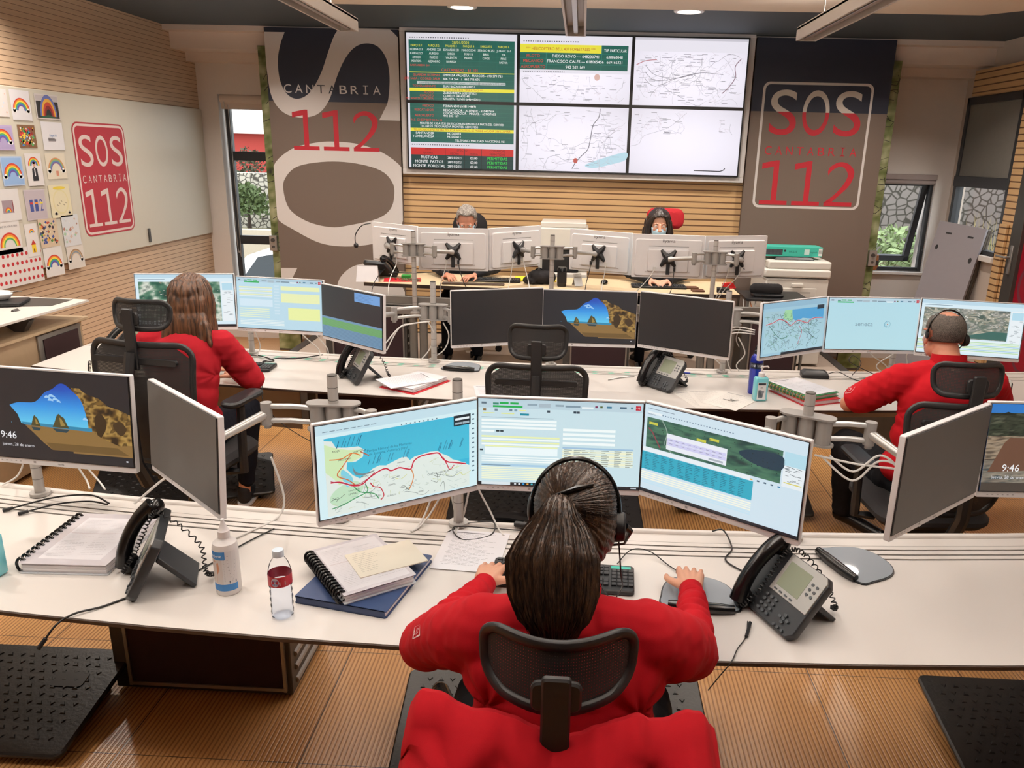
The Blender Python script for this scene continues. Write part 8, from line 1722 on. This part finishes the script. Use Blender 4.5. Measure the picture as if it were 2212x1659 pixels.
for x0, x1, zt0, zt1 in ((-.95, -.1, 1.30, 1.52), (0, .85, 1.53, 1.55), (.95, 1.65, 1.55, 1.48)): g = G(); g.loft([[V((x0, -.815, 1.04)), V((x1, -.815, 1.04)), V((x1, -.70, zt1)), V((x0+(.25 if x0 < -.5 else 0), -.70, zt0+.1 if x0 < -.5 else zt0))], [V((x0, -.80, 1.04)), V((x1, -.80, 1.04)), V((x1, -.68, zt1)), V((x0+(.25 if x0 < -.5 else 0), -.68, zt0+.1 if x0 < -.5 else zt0))]]); g.build('side_window', CG, t)
for x in (-1.35, 1.35):
    for s in (-1, 1): g = G(); g.cyl((x, s*.72, .33), (x, s*.88, .33), .33, n=28); w_ = g.build('wheel', BLACK, t); g = G(); g.cyl((x, s*.87, .33), (x, s*.89, .33), .2, n=20); g.build('hubcap', ALU, w_)
def rubble(name, label, x0, x1, y, z0, z1, seed, c0='#b9b3a6'):
    m = bpy.data.materials.new(name); m.use_nodes = True; n = m.node_tree.nodes; k = m.node_tree.links.new; b = n['Principled BSDF']; t_ = n.new('ShaderNodeTexCoord'); v_ = n.new('ShaderNodeTexVoronoi'); v_.feature = 'DISTANCE_TO_EDGE'; v_.inputs['Scale'].default_value = 8; k(t_.outputs['Object'], v_.inputs['Vector']); r = n.new('ShaderNodeValToRGB'); k(v_.outputs['Distance'], r.inputs[0]); r.color_ramp.elements[0].color = (*lin('#4b4740'), 1); r.color_ramp.elements[0].position = .04; r.color_ramp.elements[1].color = (*lin(c0), 1); r.color_ramp.elements[1].position = .12; k(r.outputs[0], b.inputs['Base Color']); b.inputs['Roughness'].default_value = .9
    g = G(); g.bb(x0, x1, y, y+(.6 if x1 < 7 or x1 > 8 else 5), z0, z1); return tag(g.build(name, m), label, 'wall')
rubble('stone_wall', 'dry stone retaining wall outside the left window', -14, -3.6, 20, -1.25, 1.36, 1)
g = G(); g.bb(-14, -3.6, 18.0, 18.3, -1.25, .15); tag(g.build('concrete_wall', mat('concrete_pale', '#b5a894', .9, var=.1)), 'low pale concrete wall with graffiti below the stone wall', 'wall')
t = thing('red_shed', 'red shed with white roof beyond the stone wall', 'building', (-10.5, 26, -1.25)); g = G(); g.bb(-6, 4.8, 0, 4, 0, 3.65); g.build('wall', mat('shed_red', '#b0433c', .8), t); g = G(); g.bb(-6.3, 5.0, -.3, 4.2, 3.65, 4.35); g.build('roof', WALLW, t)
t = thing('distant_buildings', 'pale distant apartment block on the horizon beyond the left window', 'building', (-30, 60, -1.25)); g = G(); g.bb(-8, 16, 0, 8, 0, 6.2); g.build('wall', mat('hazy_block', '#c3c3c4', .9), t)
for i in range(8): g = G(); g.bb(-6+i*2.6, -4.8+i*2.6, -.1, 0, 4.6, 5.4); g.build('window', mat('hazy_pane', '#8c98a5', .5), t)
def bush(label, loc, r, h, seed, c='#4c5b34', name='bush'):
    rd = random.Random(seed); t = thing(name, label, 'shrub', loc); g = G()
    for i in range(900):
        a, e = rd.uniform(0, 2*pi), rd.uniform(-.2, 1.5); q = rd.uniform(.5, 1); p = V((r*q*cos(a)*cos(e), r*q*sin(a)*cos(e), h*.45+h*.55*q*sin(e))); d = V((rd.uniform(-1, 1), rd.uniform(-1, 1), rd.uniform(-.3, 1.3))).normalized()*.14; s_ = d.orthogonal().normalized()*.03; g.add([p, p+d*.5+s_, p+d, p+d*.5-s_], [(0, 1, 2, 3)])
    o = g.build('foliage', mat('leaf_'+c[1:], c, .8, var=.3), t, flat=True, fixn=False); o['kind'] = 'stuff'; g = G(); g.cyl((0, 0, 0), (0, 0, h*.6), .05, .03); g.build('stem', EDGE, t)
bush('green bush before the stone wall outside the left window', (-8.1, 19.1, .0), .5, 1.1, 4); bush('dark bush above the stone wall outside the left window', (-9.2, 22, -1.25), .9, 3.2, 5, '#4a4a36'); bush('leafy shrub outside the small right window', (4.6, 11.5, -.6), .9, 1.7, 6, '#8fa070')
rubble('stone_wall', 'rough stone bank outside the small right window', 2.5, 12, 13.2, -1, 4.2, 3, '#8c8480')
def grass(label, loc, n, seed, c):
    rd = random.Random(seed); g = G()
    for i in range(n): x, y, h_ = rd.uniform(-1.1, 1.1), rd.uniform(-.9, .9), rd.uniform(.4, 1.1); dx = rd.uniform(-.2, .2); g.add([(x-.012, y, 0), (x+.012, y, 0), (x+dx, y+.05, h_)], [(0, 1, 2)])
    o = g.build('tall_grass', mat('grass_'+c[1:], c, .8, var=.3), flat=True, fixn=False); o.location = loc; tag(o, label, 'grass', kind='stuff')
grass('tall dry grass outside the glazed bay on the right', (5.4, 8.9, .45), 500, 3, '#b9a878'); grass('green grass below the dry tufts outside the right bay', (5.5, 7.8, .3), 400, 4, '#7c8c50')
g = G(); g.bb(3.95, 12, 5.5, 13, -1, .5); struct('floor_bank', g, mat('earth_bank', '#6f6a4c', .95, var=.2, scale=3))
g = G(); g.bb(-14, -3.6, 18.3, 20, -1.25, .0); struct('floor_terrace', g, mat('earth_bank', '#6f6a4c', .95, var=.2, scale=3))
t = thing('stone_block', 'small grey stone stack standing in the grass outside the right bay', 'stone', (5.35, 8.35, .5)); g = G(); g.bb(-.2, .2, -.2, .2, 0, 1.0); g.build('stones', mat('dark_stone', '#4c4c48', .9, var=.3, scale=12, bump=.5, bscale=14), t, bevel=.05)
rubble('stone_wall', 'rough grassy stone bank outside the glazed bay on the right', 6.4, 7.4, 7, -1, 3.0, 5, '#8a8464')
t = thing('leather_drum', 'round tan leather box with dark band on the right window sill', 'box', (3.02, 8.29, .931)); g = G(); g.lathe([(0, 0), (.10, 0), (.11, .04), (.10, .15), (.07, .17), (0, .17)], sx=1, sy=.7); g.build('body', mat('tan_leather', '#a8683a', .4), t); g = G(); g.lathe([(.112, .05), (.108, .10)], cap=False, sy=.72); g.build('band', EDGE, t)
